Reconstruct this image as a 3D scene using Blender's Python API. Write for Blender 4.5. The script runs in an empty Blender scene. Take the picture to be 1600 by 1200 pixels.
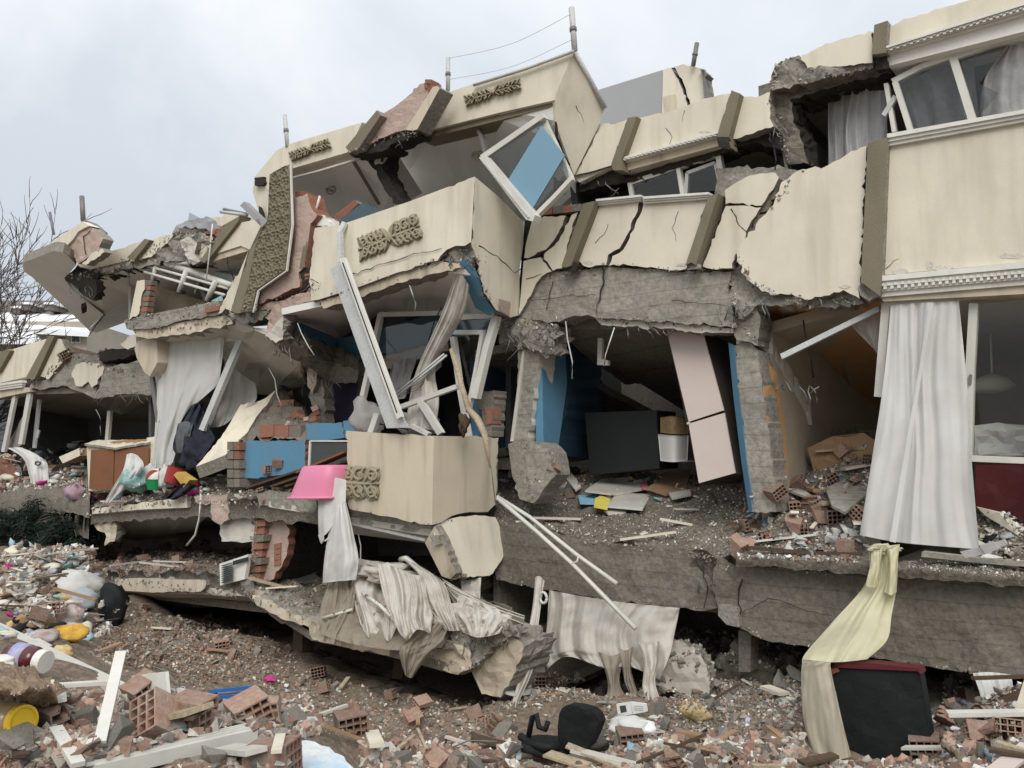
import bpy, bmesh, math, random
import numpy as np
from mathutils import Vector, Matrix, noise, geometry, Euler
from mathutils.bvhtree import BVHTree

random.seed(7)
rng = np.random.default_rng(11)
sc = bpy.context.scene
COL = sc.collection

# ------------------------------------------------------------------ camera
EZ = 3.2                      # eye height above the yard in front of the ruin
FPX = 1295.0                  # focal length in photo pixels (1600 wide)
PITCH = math.radians(5.3)
cam_d = bpy.data.cameras.new('camera')
cam = bpy.data.objects.new('camera', cam_d)
COL.objects.link(cam)
cam.location = (0, 0, EZ)
cam.rotation_euler = (math.radians(90) + PITCH, 0, 0)
cam_d.sensor_width = 36.0
cam_d.lens = 36.0 * FPX / 1600.0
cam_d.clip_start = 0.1
cam_d.clip_end = 2000
sc.camera = cam

# ------------------------------------------------------------------ sky and light: bright overcast
SUN_EL, SUN_AZ = math.radians(40), math.radians(180)     # azimuth measured clockwise from +Y
wd = bpy.data.worlds.new('World'); sc.world = wd; wd.use_nodes = True
nt = wd.node_tree; nt.nodes.clear()
def wn(t, **k):
    n = nt.nodes.new(t)
    for a, b in k.items(): setattr(n, a, b)
    return n
out = wn('ShaderNodeOutputWorld'); bg = wn('ShaderNodeBackground')
sky = wn('ShaderNodeTexSky'); sky.sky_type = 'NISHITA'; sky.sun_disc = False
sky.sun_elevation = SUN_EL; sky.sun_rotation = SUN_AZ
tc = wn('ShaderNodeTexCoord')
sep = wn('ShaderNodeSeparateXYZ'); nt.links.new(tc.outputs['Generated'], sep.inputs[0])
addz = wn('ShaderNodeMath', operation='ADD'); addz.inputs[1].default_value = 0.7
mx0 = wn('ShaderNodeMath', operation='MAXIMUM'); mx0.inputs[1].default_value = 0.0
nt.links.new(sep.outputs[2], mx0.inputs[0]); nt.links.new(mx0.outputs[0], addz.inputs[0])
dx = wn('ShaderNodeMath', operation='DIVIDE'); dy = wn('ShaderNodeMath', operation='DIVIDE')
nt.links.new(sep.outputs[0], dx.inputs[0]); nt.links.new(addz.outputs[0], dx.inputs[1])
nt.links.new(sep.outputs[1], dy.inputs[0]); nt.links.new(addz.outputs[0], dy.inputs[1])
cmb = wn('ShaderNodeCombineXYZ'); nt.links.new(dx.outputs[0], cmb.inputs[0]); nt.links.new(dy.outputs[0], cmb.inputs[1])
cmb.inputs[2].default_value = 3.7
nz = wn('ShaderNodeTexNoise'); nz.inputs['Scale'].default_value = 1.6; nz.inputs['Detail'].default_value = 7
nz.inputs['Roughness'].default_value = 0.55; nz.inputs['Distortion'].default_value = 0.4
nt.links.new(cmb.outputs[0], nz.inputs['Vector'])
rp = wn('ShaderNodeValToRGB')
e = rp.color_ramp.elements
e[0].position = 0.40; e[0].color = (0.62, 0.67, 0.725, 1)
e[1].position = 0.58; e[1].color = (0.86, 0.875, 0.885, 1)
m = rp.color_ramp.elements.new(0.48); m.color = (0.72, 0.755, 0.795, 1)
nt.links.new(nz.outputs['Fac'], rp.inputs[0])
zen = wn('ShaderNodeMapRange'); zen.inputs['From Max'].default_value = 1.0
zen.inputs['To Min'].default_value = 6.4; zen.inputs['To Max'].default_value = 11.0
nt.links.new(mx0.outputs[0], zen.inputs['Value'])
scl = wn('ShaderNodeVectorMath', operation='SCALE')
nt.links.new(rp.outputs[0], scl.inputs[0]); nt.links.new(zen.outputs[0], scl.inputs['Scale'])
mixs = wn('ShaderNodeMixRGB'); mixs.inputs[0].default_value = 0.94
nt.links.new(sky.outputs[0], mixs.inputs[1]); nt.links.new(scl.outputs[0], mixs.inputs[2])
nt.links.new(mixs.outputs[0], bg.inputs[0]); bg.inputs[1].default_value = 0.1
nt.links.new(bg.outputs[0], out.inputs[0])

sl = bpy.data.lights.new('sun', 'SUN'); sl.energy = 1.5; sl.angle = math.radians(35); sl.color = (1.0, 0.96, 0.90)
so = bpy.data.objects.new('sun', sl); COL.objects.link(so)
sdir = Vector((math.sin(SUN_AZ) * math.cos(SUN_EL), math.cos(SUN_AZ) * math.cos(SUN_EL), math.sin(SUN_EL)))
so.rotation_euler = sdir.to_track_quat('Z', 'Y').to_euler()
so.location = sdir * 60

sc.view_settings.view_transform = 'Standard'
sc.view_settings.look = 'None'
sc.view_settings.exposure = 0.52
sc.view_settings.gamma = 1.0
sc.view_settings.use_curve_mapping = False
sc.render.engine = 'CYCLES'
sc.cycles.use_denoising = True
sc.cycles.max_bounces = 8
sc.cycles.diffuse_bounces = 6
sc.cycles.transparent_max_bounces = 12

# ------------------------------------------------------------------ coordinates of the ruin
A50 = math.radians(50)
UA = Vector((math.sin(A50), -math.cos(A50), 0))     # along the facade, towards the near end
NA = Vector((-math.cos(A50), -math.sin(A50), 0))    # out of the facade, towards the street
P0 = Vector((3.76, 7.5, 0))
EYE = Vector((0, 0, EZ))
CF = Vector((0, math.cos(PITCH), math.sin(PITCH))); CU = Vector((0, -math.sin(PITCH), math.cos(PITCH)))
PN = P0.dot(NA)
def ray(px, py):
    return Vector(((px - 800) / FPX, 0, 0)) - CU * ((py - 600) / FPX) + CF
def W(px, py, n=0.0):
    """survey point: where the sight line of a photo pixel meets the upright plane n metres in front of the facade"""
    d = ray(px, py)
    return EYE + d * ((PN + n) / d.dot(NA))
def WY(px, py, y):
    d = ray(px, py)
    return EYE + d * (y / d.y)
def UNZ(u, n, z):
    return P0 + UA * u + NA * n + Vector((0, 0, z))

# ------------------------------------------------------------------ materials
MATS = {}
def mat(name, c1, c2=None, scale=1.5, streak=0.0, fine=0.25, bump=0.3, bscale=40, rough=0.9, c3=None, island=0.0,
        obj=False, board=0.0, spec=0.25, blotch=0.5, objrand=0.0):
    m = bpy.data.materials.new(name); m.use_nodes = True
    t = m.node_tree; N = t.nodes; L = t.links
    b = N['Principled BSDF']; b.inputs['Roughness'].default_value = rough
    b.inputs['Specular IOR Level'].default_value = spec
    c2 = c2 or tuple(x * 0.6 for x in c1); c3 = c3 or tuple(x * 0.45 for x in c1)
    if obj:
        g = N.new('ShaderNodeTexCoord'); pos = g.outputs['Object']
    else:
        g = N.new('ShaderNodeNewGeometry'); pos = g.outputs['Position']
    n1 = N.new('ShaderNodeTexNoise'); n1.inputs['Scale'].default_value = scale; n1.inputs['Detail'].default_value = 8
    n1.inputs['Roughness'].default_value = 0.62
    L.new(pos, n1.inputs['Vector'])
    r1 = N.new('ShaderNodeMapRange'); r1.inputs[1].default_value = 0.42; r1.inputs[2].default_value = 0.72
    r1.inputs[4].default_value = blotch
    L.new(n1.outputs['Fac'], r1.inputs[0])
    mx = N.new('ShaderNodeMixRGB'); mx.inputs[1].default_value = (*c1, 1); mx.inputs[2].default_value = (*c2, 1)
    L.new(r1.outputs[0], mx.inputs[0])
    last = mx.outputs[0]
    if streak > 0:
        mp = N.new('ShaderNodeMapping'); mp.inputs['Scale'].default_value = (1, 1, 0.12)
        L.new(pos, mp.inputs[0])
        n2 = N.new('ShaderNodeTexNoise'); n2.inputs['Scale'].default_value = 5; n2.inputs['Detail'].default_value = 6
        L.new(mp.outputs[0], n2.inputs['Vector'])
        r2 = N.new('ShaderNodeMapRange'); r2.inputs[1].default_value = 0.5; r2.inputs[2].default_value = 0.8; r2.inputs[4].default_value = streak
        L.new(n2.outputs['Fac'], r2.inputs[0])
        m2 = N.new('ShaderNodeMixRGB'); m2.inputs[2].default_value = (*c3, 1)
        L.new(r2.outputs[0], m2.inputs[0]); L.new(last, m2.inputs[1]); last = m2.outputs[0]
    if fine > 0:
        n3 = N.new('ShaderNodeTexNoise'); n3.inputs['Scale'].default_value = bscale; n3.inputs['Detail'].default_value = 5
        n3.inputs['Roughness'].default_value = 0.7
        L.new(pos, n3.inputs['Vector'])
        r3 = N.new('ShaderNodeMapRange'); r3.inputs[1].default_value = 0.3; r3.inputs[2].default_value = 0.7
        r3.inputs[3].default_value = 1 - fine; r3.inputs[4].default_value = 1 + fine
        L.new(n3.outputs['Fac'], r3.inputs[0])
        m3 = N.new('ShaderNodeVectorMath'); m3.operation = 'SCALE'
        L.new(last, m3.inputs[0]); L.new(r3.outputs[0], m3.inputs['Scale']); last = m3.outputs[0]
    if island > 0 or objrand > 0:
        if island > 0:
            gi = N.new('ShaderNodeNewGeometry'); rv = gi.outputs['Random Per Island']; amt = island
        else:
            gi = N.new('ShaderNodeObjectInfo'); rv = gi.outputs['Random']; amt = objrand
        r4 = N.new('ShaderNodeMapRange'); r4.inputs[3].default_value = 1 - amt; r4.inputs[4].default_value = 1 + amt
        L.new(rv, r4.inputs[0])
        m4 = N.new('ShaderNodeVectorMath'); m4.operation = 'SCALE'
        L.new(last, m4.inputs[0]); L.new(r4.outputs[0], m4.inputs['Scale']); last = m4.outputs[0]
    L.new(last, b.inputs['Base Color'])
    if board > 0:      # seams left by the formwork boards
        wb_ = N.new('ShaderNodeTexWave'); wb_.bands_direction = 'Z'; wb_.inputs['Scale'].default_value = 1.9; wb_.inputs['Distortion'].default_value = 1.6
        wb_.inputs['Detail Scale'].default_value = 0.5; wb_.wave_profile = 'SAW'; L.new(pos, wb_.inputs['Vector'])
        rb = N.new('ShaderNodeMapRange'); rb.inputs[1].default_value = 0.90; rb.inputs[2].default_value = 0.98; rb.inputs[3].default_value = 1.0; rb.inputs[4].default_value = 0.72
        L.new(wb_.outputs['Fac'], rb.inputs[0])
        mb = N.new('ShaderNodeVectorMath'); mb.operation = 'SCALE'; L.new(last, mb.inputs[0]); L.new(rb.outputs[0], mb.inputs['Scale']); last = mb.outputs[0]
        L.new(last, b.inputs['Base Color'])
    if bump > 0:
        n5 = N.new('ShaderNodeTexNoise'); n5.inputs['Scale'].default_value = bscale * 0.7; n5.inputs['Detail'].default_value = 8
        n5.inputs['Roughness'].default_value = 0.65
        L.new(pos, n5.inputs['Vector'])
        h = n5.outputs['Fac']
        if board > 0:
            sx = N.new('ShaderNodeSeparateXYZ'); L.new(pos, sx.inputs[0])
            wv = N.new('ShaderNodeTexWave'); wv.bands_direction = 'Z'; wv.inputs['Scale'].default_value = 1.7
            wv.inputs['Distortion'].default_value = 1.2; wv.inputs['Detail Scale'].default_value = 0.6; wv.wave_profile = 'SAW'
            L.new(pos, wv.inputs['Vector'])
            am = N.new('ShaderNodeMath'); am.operation = 'MULTIPLY_ADD'; am.inputs[1].default_value = board
            L.new(wv.outputs['Fac'], am.inputs[0]); L.new(h, am.inputs[2]); h = am.outputs[0]
        bp = N.new('ShaderNodeBump'); bp.inputs['Strength'].default_value = bump; bp.inputs['Distance'].default_value = 0.02
        L.new(h, bp.inputs['Height']); L.new(bp.outputs[0], b.inputs['Normal'])
    MATS[name] = m
    return m

cream = mat('cream_stucco', (0.70, 0.65, 0.53), (0.56, 0.515, 0.42), 1.1, streak=0.6, fine=0.05, bump=0.10, bscale=90, c3=(0.40, 0.355, 0.27), blotch=0.85)
tan = mat('dirty_tan_stucco', (0.57, 0.50, 0.39), (0.43, 0.375, 0.29), 1.3, streak=0.75, fine=0.05, bump=0.12, bscale=90, c3=(0.23, 0.195, 0.145))
olive = mat('olive_brown_paint', (0.205, 0.178, 0.125), (0.15, 0.13, 0.095), 2, streak=0.3, fine=0.08, bump=0.25, bscale=60)
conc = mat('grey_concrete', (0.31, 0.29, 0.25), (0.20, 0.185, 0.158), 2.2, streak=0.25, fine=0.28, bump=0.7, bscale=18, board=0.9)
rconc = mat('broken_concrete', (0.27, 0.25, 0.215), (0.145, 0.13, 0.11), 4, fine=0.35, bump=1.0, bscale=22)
dconc = mat('dark_concrete', (0.19, 0.17, 0.14), (0.125, 0.112, 0.09), 2.2, streak=0.2, fine=0.3, bump=0.8, bscale=20, board=0.6)  # darker concrete for beams, broken sides and lower rooms
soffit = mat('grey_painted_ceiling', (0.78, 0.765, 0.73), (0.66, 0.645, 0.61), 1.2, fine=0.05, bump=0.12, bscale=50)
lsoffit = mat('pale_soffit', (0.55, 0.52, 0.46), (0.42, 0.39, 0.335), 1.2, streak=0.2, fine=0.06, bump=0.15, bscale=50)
dirt = mat('brown_dirt', (0.21, 0.165, 0.125), (0.12, 0.092, 0.068), 1.6, fine=0.5, bump=1.0, bscale=25, c3=(0.05, 0.04, 0.03), blotch=0.9)
gdirt = mat('grey_dust', (0.18, 0.16, 0.132), (0.10, 0.088, 0.07), 3.0, fine=0.5, bump=1.0, bscale=28, blotch=0.8)
blue = mat('blue_wall_paint', (0.105, 0.25, 0.375), (0.10, 0.20, 0.285), 2.5, streak=0.35, c3=(0.20, 0.22, 0.22), fine=0.08, bump=0.15, bscale=50)
purple = mat('dark_purple_paint', (0.05, 0.04, 0.075), None, 1.5, fine=0.05, bump=0.1)
pink = mat('pink_plaster', (0.47, 0.345, 0.30), (0.40, 0.34, 0.28), 4, streak=0.35, fine=0.12, bump=0.6, bscale=35, blotch=0.9, c3=(0.30, 0.24, 0.20))
orange = mat('ochre_wall_paint', (0.52, 0.30, 0.14), (0.44, 0.25, 0.13), 2, fine=0.06, bump=0.2)
beige = mat('beige_wall_paint', (0.42, 0.36, 0.28), None, 2, fine=0.06, bump=0.2)
darkw = mat('shade_grey_room_wall', (0.10, 0.10, 0.10), None, 2, fine=0.1, bump=0.2)  # grey walls with the shade of the deep rooms put into the colour
darkb = mat('shade_blue_room_wall', (0.030, 0.070, 0.115), None, 2, fine=0.1, bump=0.2)  # blue walls painted dark to stand in for the shade indoors
pvc = mat('white_window_plastic', (0.62, 0.61, 0.56), (0.45, 0.43, 0.38), 3, streak=0.3, fine=0.03, bump=0.05, rough=0.45, spec=0.4)
gpvc = mat('dusty_metal_profile', (0.50, 0.51, 0.50), (0.36, 0.36, 0.34), 5, streak=0.2, fine=0.2, bump=0.1, rough=0.5, spec=0.5)
white = mat('white_paint', (0.70, 0.69, 0.64), (0.52, 0.50, 0.44), 3, streak=0.3, fine=0.05, bump=0.15)
steel = mat('grey_steel', (0.17, 0.165, 0.16), (0.11, 0.09, 0.07), 6, fine=0.2, bump=0.1, rough=0.5, spec=0.5)
brickm = mat('red_brick', (0.29, 0.135, 0.09), (0.22, 0.14, 0.105), 7, fine=0.25, bump=0.6, bscale=40, island=0.3)
brickd = mat('dusty_brick', (0.29, 0.18, 0.135), (0.31, 0.265, 0.22), 7, fine=0.25, bump=0.6, bscale=40, obj=True, objrand=0.3, blotch=0.9)
mortar = mat('mortar', (0.20, 0.18, 0.15), None, 6, fine=0.3, bump=0.8)
blackm = mat('black_upholstery', (0.012, 0.014, 0.015), None, 6, fine=0.2, bump=0.2, rough=0.7)
maroon = mat('maroon_panel', (0.10, 0.018, 0.02), None, 4, fine=0.1, bump=0.1, rough=0.6)
wood = mat('brown_veneer', (0.20, 0.085, 0.04), (0.14, 0.06, 0.03), 4, fine=0.1, bump=0.1, rough=0.55)
dwood = mat('dark_timber', (0.09, 0.06, 0.04), (0.06, 0.04, 0.03), 5, fine=0.25, bump=0.4)
pinkd = mat('pale_pink_laminate', (0.58, 0.49, 0.45), (0.52, 0.44, 0.40), 1.5, fine=0.02, bump=0.02, rough=0.5)
darkv = mat('dark_cabinet_side', (0.06, 0.048, 0.042), None, 2, fine=0.1, bump=0.1)
pinkp = mat('pink_plastic', (0.66, 0.21, 0.34), (0.58, 0.20, 0.30), 3, fine=0.02, bump=0.0, rough=0.4, spec=0.4)
bluep = mat('blue_plastic', (0.03, 0.17, 0.50), None, 3, fine=0.02, bump=0.0, rough=0.4)
greenp = mat('green_plastic', (0.02, 0.27, 0.09), None, 3, fine=0.02, bump=0.0, rough=0.4)
yellow = mat('yellow_plastic', (0.75, 0.50, 0.03), None, 3, fine=0.02, bump=0.0, rough=0.4)
mustard = mat('mustard_card', (0.55, 0.36, 0.10), None, 3, fine=0.05, bump=0.1)
lemon = mat('lemon_card', (0.72, 0.62, 0.12), None, 3, fine=0.05, bump=0.1)
redp = mat('dark_red_plastic', (0.27, 0.03, 0.03), None, 3, fine=0.05, bump=0.0, rough=0.4)
teal = mat('teal_cloth', (0.30, 0.47, 0.45), (0.16, 0.28, 0.27), 14, fine=0.2, bump=0.6, bscale=25)
navy = mat('navy_cloth', (0.02, 0.022, 0.035), (0.05, 0.055, 0.065), 8, fine=0.2, bump=0.3)
paper = mat('white_paper', (0.74, 0.74, 0.74), (0.6, 0.6, 0.6), 12, fine=0.04, bump=0.05)
tile = mat('white_floor_tile', (0.55, 0.53, 0.48), (0.36, 0.33, 0.28), 5, fine=0.1, bump=0.1, rough=0.5)
cardb = mat('brown_cardboard', (0.34, 0.22, 0.13), None, 5, fine=0.1, bump=0.2)
amber = mat('brown_blanket', (0.36, 0.19, 0.07), (0.25, 0.13, 0.06), 9, fine=0.2, bump=0.5)
bark = mat('bare_bark', (0.13, 0.108, 0.095), None, 8, fine=0.3, bump=0.5)
leafm = mat('dark_evergreen', (0.025, 0.04, 0.03), (0.02, 0.03, 0.025), 4, fine=0.3, bump=0, island=0.4)
snow = mat('snow', (0.80, 0.82, 0.85), (0.72, 0.75, 0.80), 2, fine=0.03, bump=0.2)
farwall = mat('far_building_wall', (0.42, 0.38, 0.31), None, 0.4, fine=0.05, bump=0)
roofm = mat('far_roof_tiles', (0.16, 0.14, 0.13), None, 0.6, fine=0.2, bump=0.2)
greyp = mat('grey_roof_wall', (0.33, 0.335, 0.345), (0.29, 0.29, 0.30), 0.8, fine=0.03, bump=0.1)
screen = mat('dark_grey_panel', (0.055, 0.065, 0.065), (0.08, 0.09, 0.09), 3, fine=0.1, bump=0.05, rough=0.5)
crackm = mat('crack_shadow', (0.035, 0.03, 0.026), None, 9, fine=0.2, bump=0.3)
wicker = mat('straw_wicker', (0.30, 0.21, 0.11), None, 9, fine=0.3, bump=0.4)
earth = mat('soil_mound', (0.28, 0.205, 0.135), (0.15, 0.11, 0.07), 3, fine=0.5, bump=1.0, bscale=30, blotch=0.9)

def cloth_mat(name, c, c2, transl=0.35, clear=0.0, scale=2.5, blotch=0.7):
    m = bpy.data.materials.new(name); m.use_nodes = True
    t = m.node_tree; N = t.nodes; L = t.links; N.remove(N['Principled BSDF'])
    o = N['Material Output']
    g = N.new('ShaderNodeNewGeometry')
    n1 = N.new('ShaderNodeTexNoise'); n1.inputs['Scale'].default_value = scale; n1.inputs['Detail'].default_value = 8; n1.inputs['Roughness'].default_value = 0.6
    L.new(g.outputs['Position'], n1.inputs['Vector'])
    r = N.new('ShaderNodeMapRange'); r.inputs[1].default_value = 0.45; r.inputs[2].default_value = 0.75; r.inputs[4].default_value = blotch
    L.new(n1.outputs['Fac'], r.inputs[0])
    mx = N.new('ShaderNodeMixRGB'); mx.inputs[1].default_value = (*c, 1); mx.inputs[2].default_value = (*c2, 1)
    L.new(r.outputs[0], mx.inputs[0])
    n2 = N.new('ShaderNodeTexNoise'); n2.inputs['Scale'].default_value = 9; n2.inputs['Detail'].default_value = 4
    mpp = N.new('ShaderNodeMapping'); mpp.inputs['Scale'].default_value = (1, 1, 0.35); L.new(g.outputs['Position'], mpp.inputs[0]); L.new(mpp.outputs[0], n2.inputs['Vector'])
    bp = N.new('ShaderNodeBump'); bp.inputs['Strength'].default_value = 0.14; bp.inputs['Distance'].default_value = 0.05
    L.new(n2.outputs['Fac'], bp.inputs['Height'])
    d = N.new('ShaderNodeBsdfDiffuse'); tr = N.new('ShaderNodeBsdfTranslucent')
    L.new(mx.outputs[0], d.inputs[0]); L.new(mx.outputs[0], tr.inputs[0]); L.new(bp.outputs[0], d.inputs['Normal'])
    ms = N.new('ShaderNodeMixShader'); ms.inputs[0].default_value = transl
    L.new(d.outputs[0], ms.inputs[1]); L.new(tr.outputs[0], ms.inputs[2])
    last = ms.outputs[0]
    if clear > 0:
        tp = N.new('ShaderNodeBsdfTransparent'); m2 = N.new('ShaderNodeMixShader'); m2.inputs[0].default_value = clear
        L.new(last, m2.inputs[1]); L.new(tp.outputs[0], m2.inputs[2]); last = m2.outputs[0]
    L.new(last, o.inputs[0])
    return m
ornm = mat('ornament_paint', (0.33, 0.29, 0.205), (0.25, 0.215, 0.15), 3, streak=.2, fine=.08, bump=.2)
chestm = mat('near_black_chest', (0.022, 0.024, 0.025), None, 3, fine=.1, bump=.05, rough=.6)
wcloth = cloth_mat('white_curtain_cloth', (0.80, 0.80, 0.78), (0.66, 0.645, 0.60), 0.35, 0.0, scale=1.6)
sheer = cloth_mat('sheer_net_cloth', (0.62, 0.61, 0.58), (0.5, 0.48, 0.44), 0.4, 0.30)
lace = cloth_mat('grey_lace_cloth', (0.66, 0.66, 0.66), (0.42, 0.42, 0.42), 0.45, 0.15, scale=14)
dcloth = cloth_mat('dirty_curtain_cloth', (0.70, 0.67, 0.61), (0.40, 0.335, 0.26), 0.3, 0.0, scale=3.5, blotch=0.8)
dsheer = cloth_mat('dirty_net_cloth', (0.42, 0.37, 0.30), (0.26, 0.21, 0.16), 0.3, 0.22, scale=3)
ycloth = cloth_mat('pale_yellow_cloth', (0.66, 0.63, 0.44), (0.56, 0.52, 0.38), 0.25)
gcloth = cloth_mat('greyish_cream_cloth', (0.47, 0.43, 0.34), (0.38, 0.33, 0.26), 0.2)

def glass_mat(name, tint, fac):
    m = bpy.data.materials.new(name); m.use_nodes = True
    t = m.node_tree; N = t.nodes; L = t.links; N.remove(N['Principled BSDF'])
    tp = N.new('ShaderNodeBsdfTransparent'); tp.inputs[0].default_value = (*tint, 1)
    gl = N.new('ShaderNodeBsdfGlossy'); gl.inputs['Roughness'].default_value = 0.03
    fr = N.new('ShaderNodeFresnel'); fr.inputs[0].default_value = 1.5
    ad = N.new('ShaderNodeMath'); ad.operation = 'ADD'; ad.inputs[1].default_value = fac; L.new(fr.outputs[0], ad.inputs[0])
    gb = N.new('ShaderNodeNewGeometry'); iv = N.new('ShaderNodeMath'); iv.operation = 'SUBTRACT'; iv.inputs[0].default_value = 1.0; L.new(gb.outputs['Backfacing'], iv.inputs[1])
    mu = N.new('ShaderNodeMath'); mu.operation = 'MULTIPLY'; L.new(ad.outputs[0], mu.inputs[0]); L.new(iv.outputs[0], mu.inputs[1])
    mx = N.new('ShaderNodeMixShader'); L.new(mu.outputs[0], mx.inputs[0]); L.new(tp.outputs[0], mx.inputs[1]); L.new(gl.outputs[0], mx.inputs[2])
    L.new(mx.outputs[0], N['Material Output'].inputs[0])
    return m
glass = glass_mat('window_glass', (0.92, 0.93, 0.93), 0.0)
dglass = glass_mat('dusty_window_glass', (0.72, 0.74, 0.74), 0.02)
bglass = mat('blue_sun_film', (0.16, 0.30, 0.40), (0.13, 0.25, 0.34), 1.0, fine=0.03, bump=0, rough=0.12, spec=0.6)
sglass = mat('dark_blue_solar_glass', (0.03, 0.065, 0.085), None, 3, fine=0.05, bump=0, rough=0.08, spec=0.7)
pglass = mat('pale_green_acrylic', (0.55, 0.66, 0.64), None, 2, fine=0.02, bump=0, rough=0.3)

# ------------------------------------------------------------------ building blocks
SOLID_V, SOLID_F = [], []
ORIG = {}
def tag(o, label=None, cat=None, group=None, kind=None):
    if label: o['label'] = label
    if cat: o['category'] = cat
    if group: o['group'] = group
    if kind: o['kind'] = kind
    return o
def thing(name, loc, label, cat, group=None):
    o = bpy.data.objects.new(name, None); COL.objects.link(o); o.empty_display_size = 0.2
    o.location = loc; ORIG[o.name] = Vector(loc)
    return tag(o, label, cat, group)
def mk(name, verts, faces, mats, parent=None, midx=None, smooth=False, solid=True, label=None, cat=None, group=None, kind=None, recalc=True):
    verts = [Vector(v) for v in verts]
    if not isinstance(mats, (list, tuple)): mats = [mats]
    if solid:
        b = len(SOLID_V); SOLID_V.extend(verts); SOLID_F.extend([tuple(i + b for i in f) for f in faces])
    if parent is not None:
        org = ORIG[parent.name]
    else:
        n = len(verts)
        org = Vector((sum(v.x for v in verts) / n, sum(v.y for v in verts) / n, min(v.z for v in verts)))
    me = bpy.data.meshes.new(name)
    me.from_pydata([v - org for v in verts], [], faces)
    for mm in mats: me.materials.append(mm)
    if midx is not None: me.polygons.foreach_set('material_index', midx)
    if recalc:
        bm = bmesh.new(); bm.from_mesh(me); bmesh.ops.recalc_face_normals(bm, faces=bm.faces); bm.to_mesh(me); bm.free()
    if smooth: me.polygons.foreach_set('use_smooth', [True] * len(me.polygons))
    me.update()
    o = bpy.data.objects.new(name, me); COL.objects.link(o)
    if parent is not None: o.parent = parent
    else: o.location = org
    ORIG[o.name] = org
    return tag(o, label, cat, group, kind)

def outline(pts, n, rough, step):
    """close outline of (px,py[,n]) with 'r'/'s' switching ragged edges on and off"""
    P = []; flag = rough > 0
    for p in pts:
        if p == 'r': flag = True
        elif p == 's': flag = False
        else: P.append(((p[0], p[1], p[2] if len(p) > 2 else n), flag))
    out = []
    for i, (a, fl) in enumerate(P):
        b = P[(i + 1) % len(P)][0]
        L = math.hypot(b[0] - a[0], b[1] - a[1])
        out.append(a)
        k = max(1, int(L / (step if fl else max(step * 3, 30))))
        ex, ey = -(b[1] - a[1]) / max(L, 1e-6), (b[0] - a[0]) / max(L, 1e-6)
        for j in range(1, k):
            t = j / k + (random.uniform(-.3, .3) / k if fl else 0)
            d = random.gauss(0, rough) if fl else 0
            out.append((a[0] + (b[0] - a[0]) * t + ex * d, a[1] + (b[1] - a[1]) * t + ey * d, a[2] + (b[2] - a[2]) * t))
    return out

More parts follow.
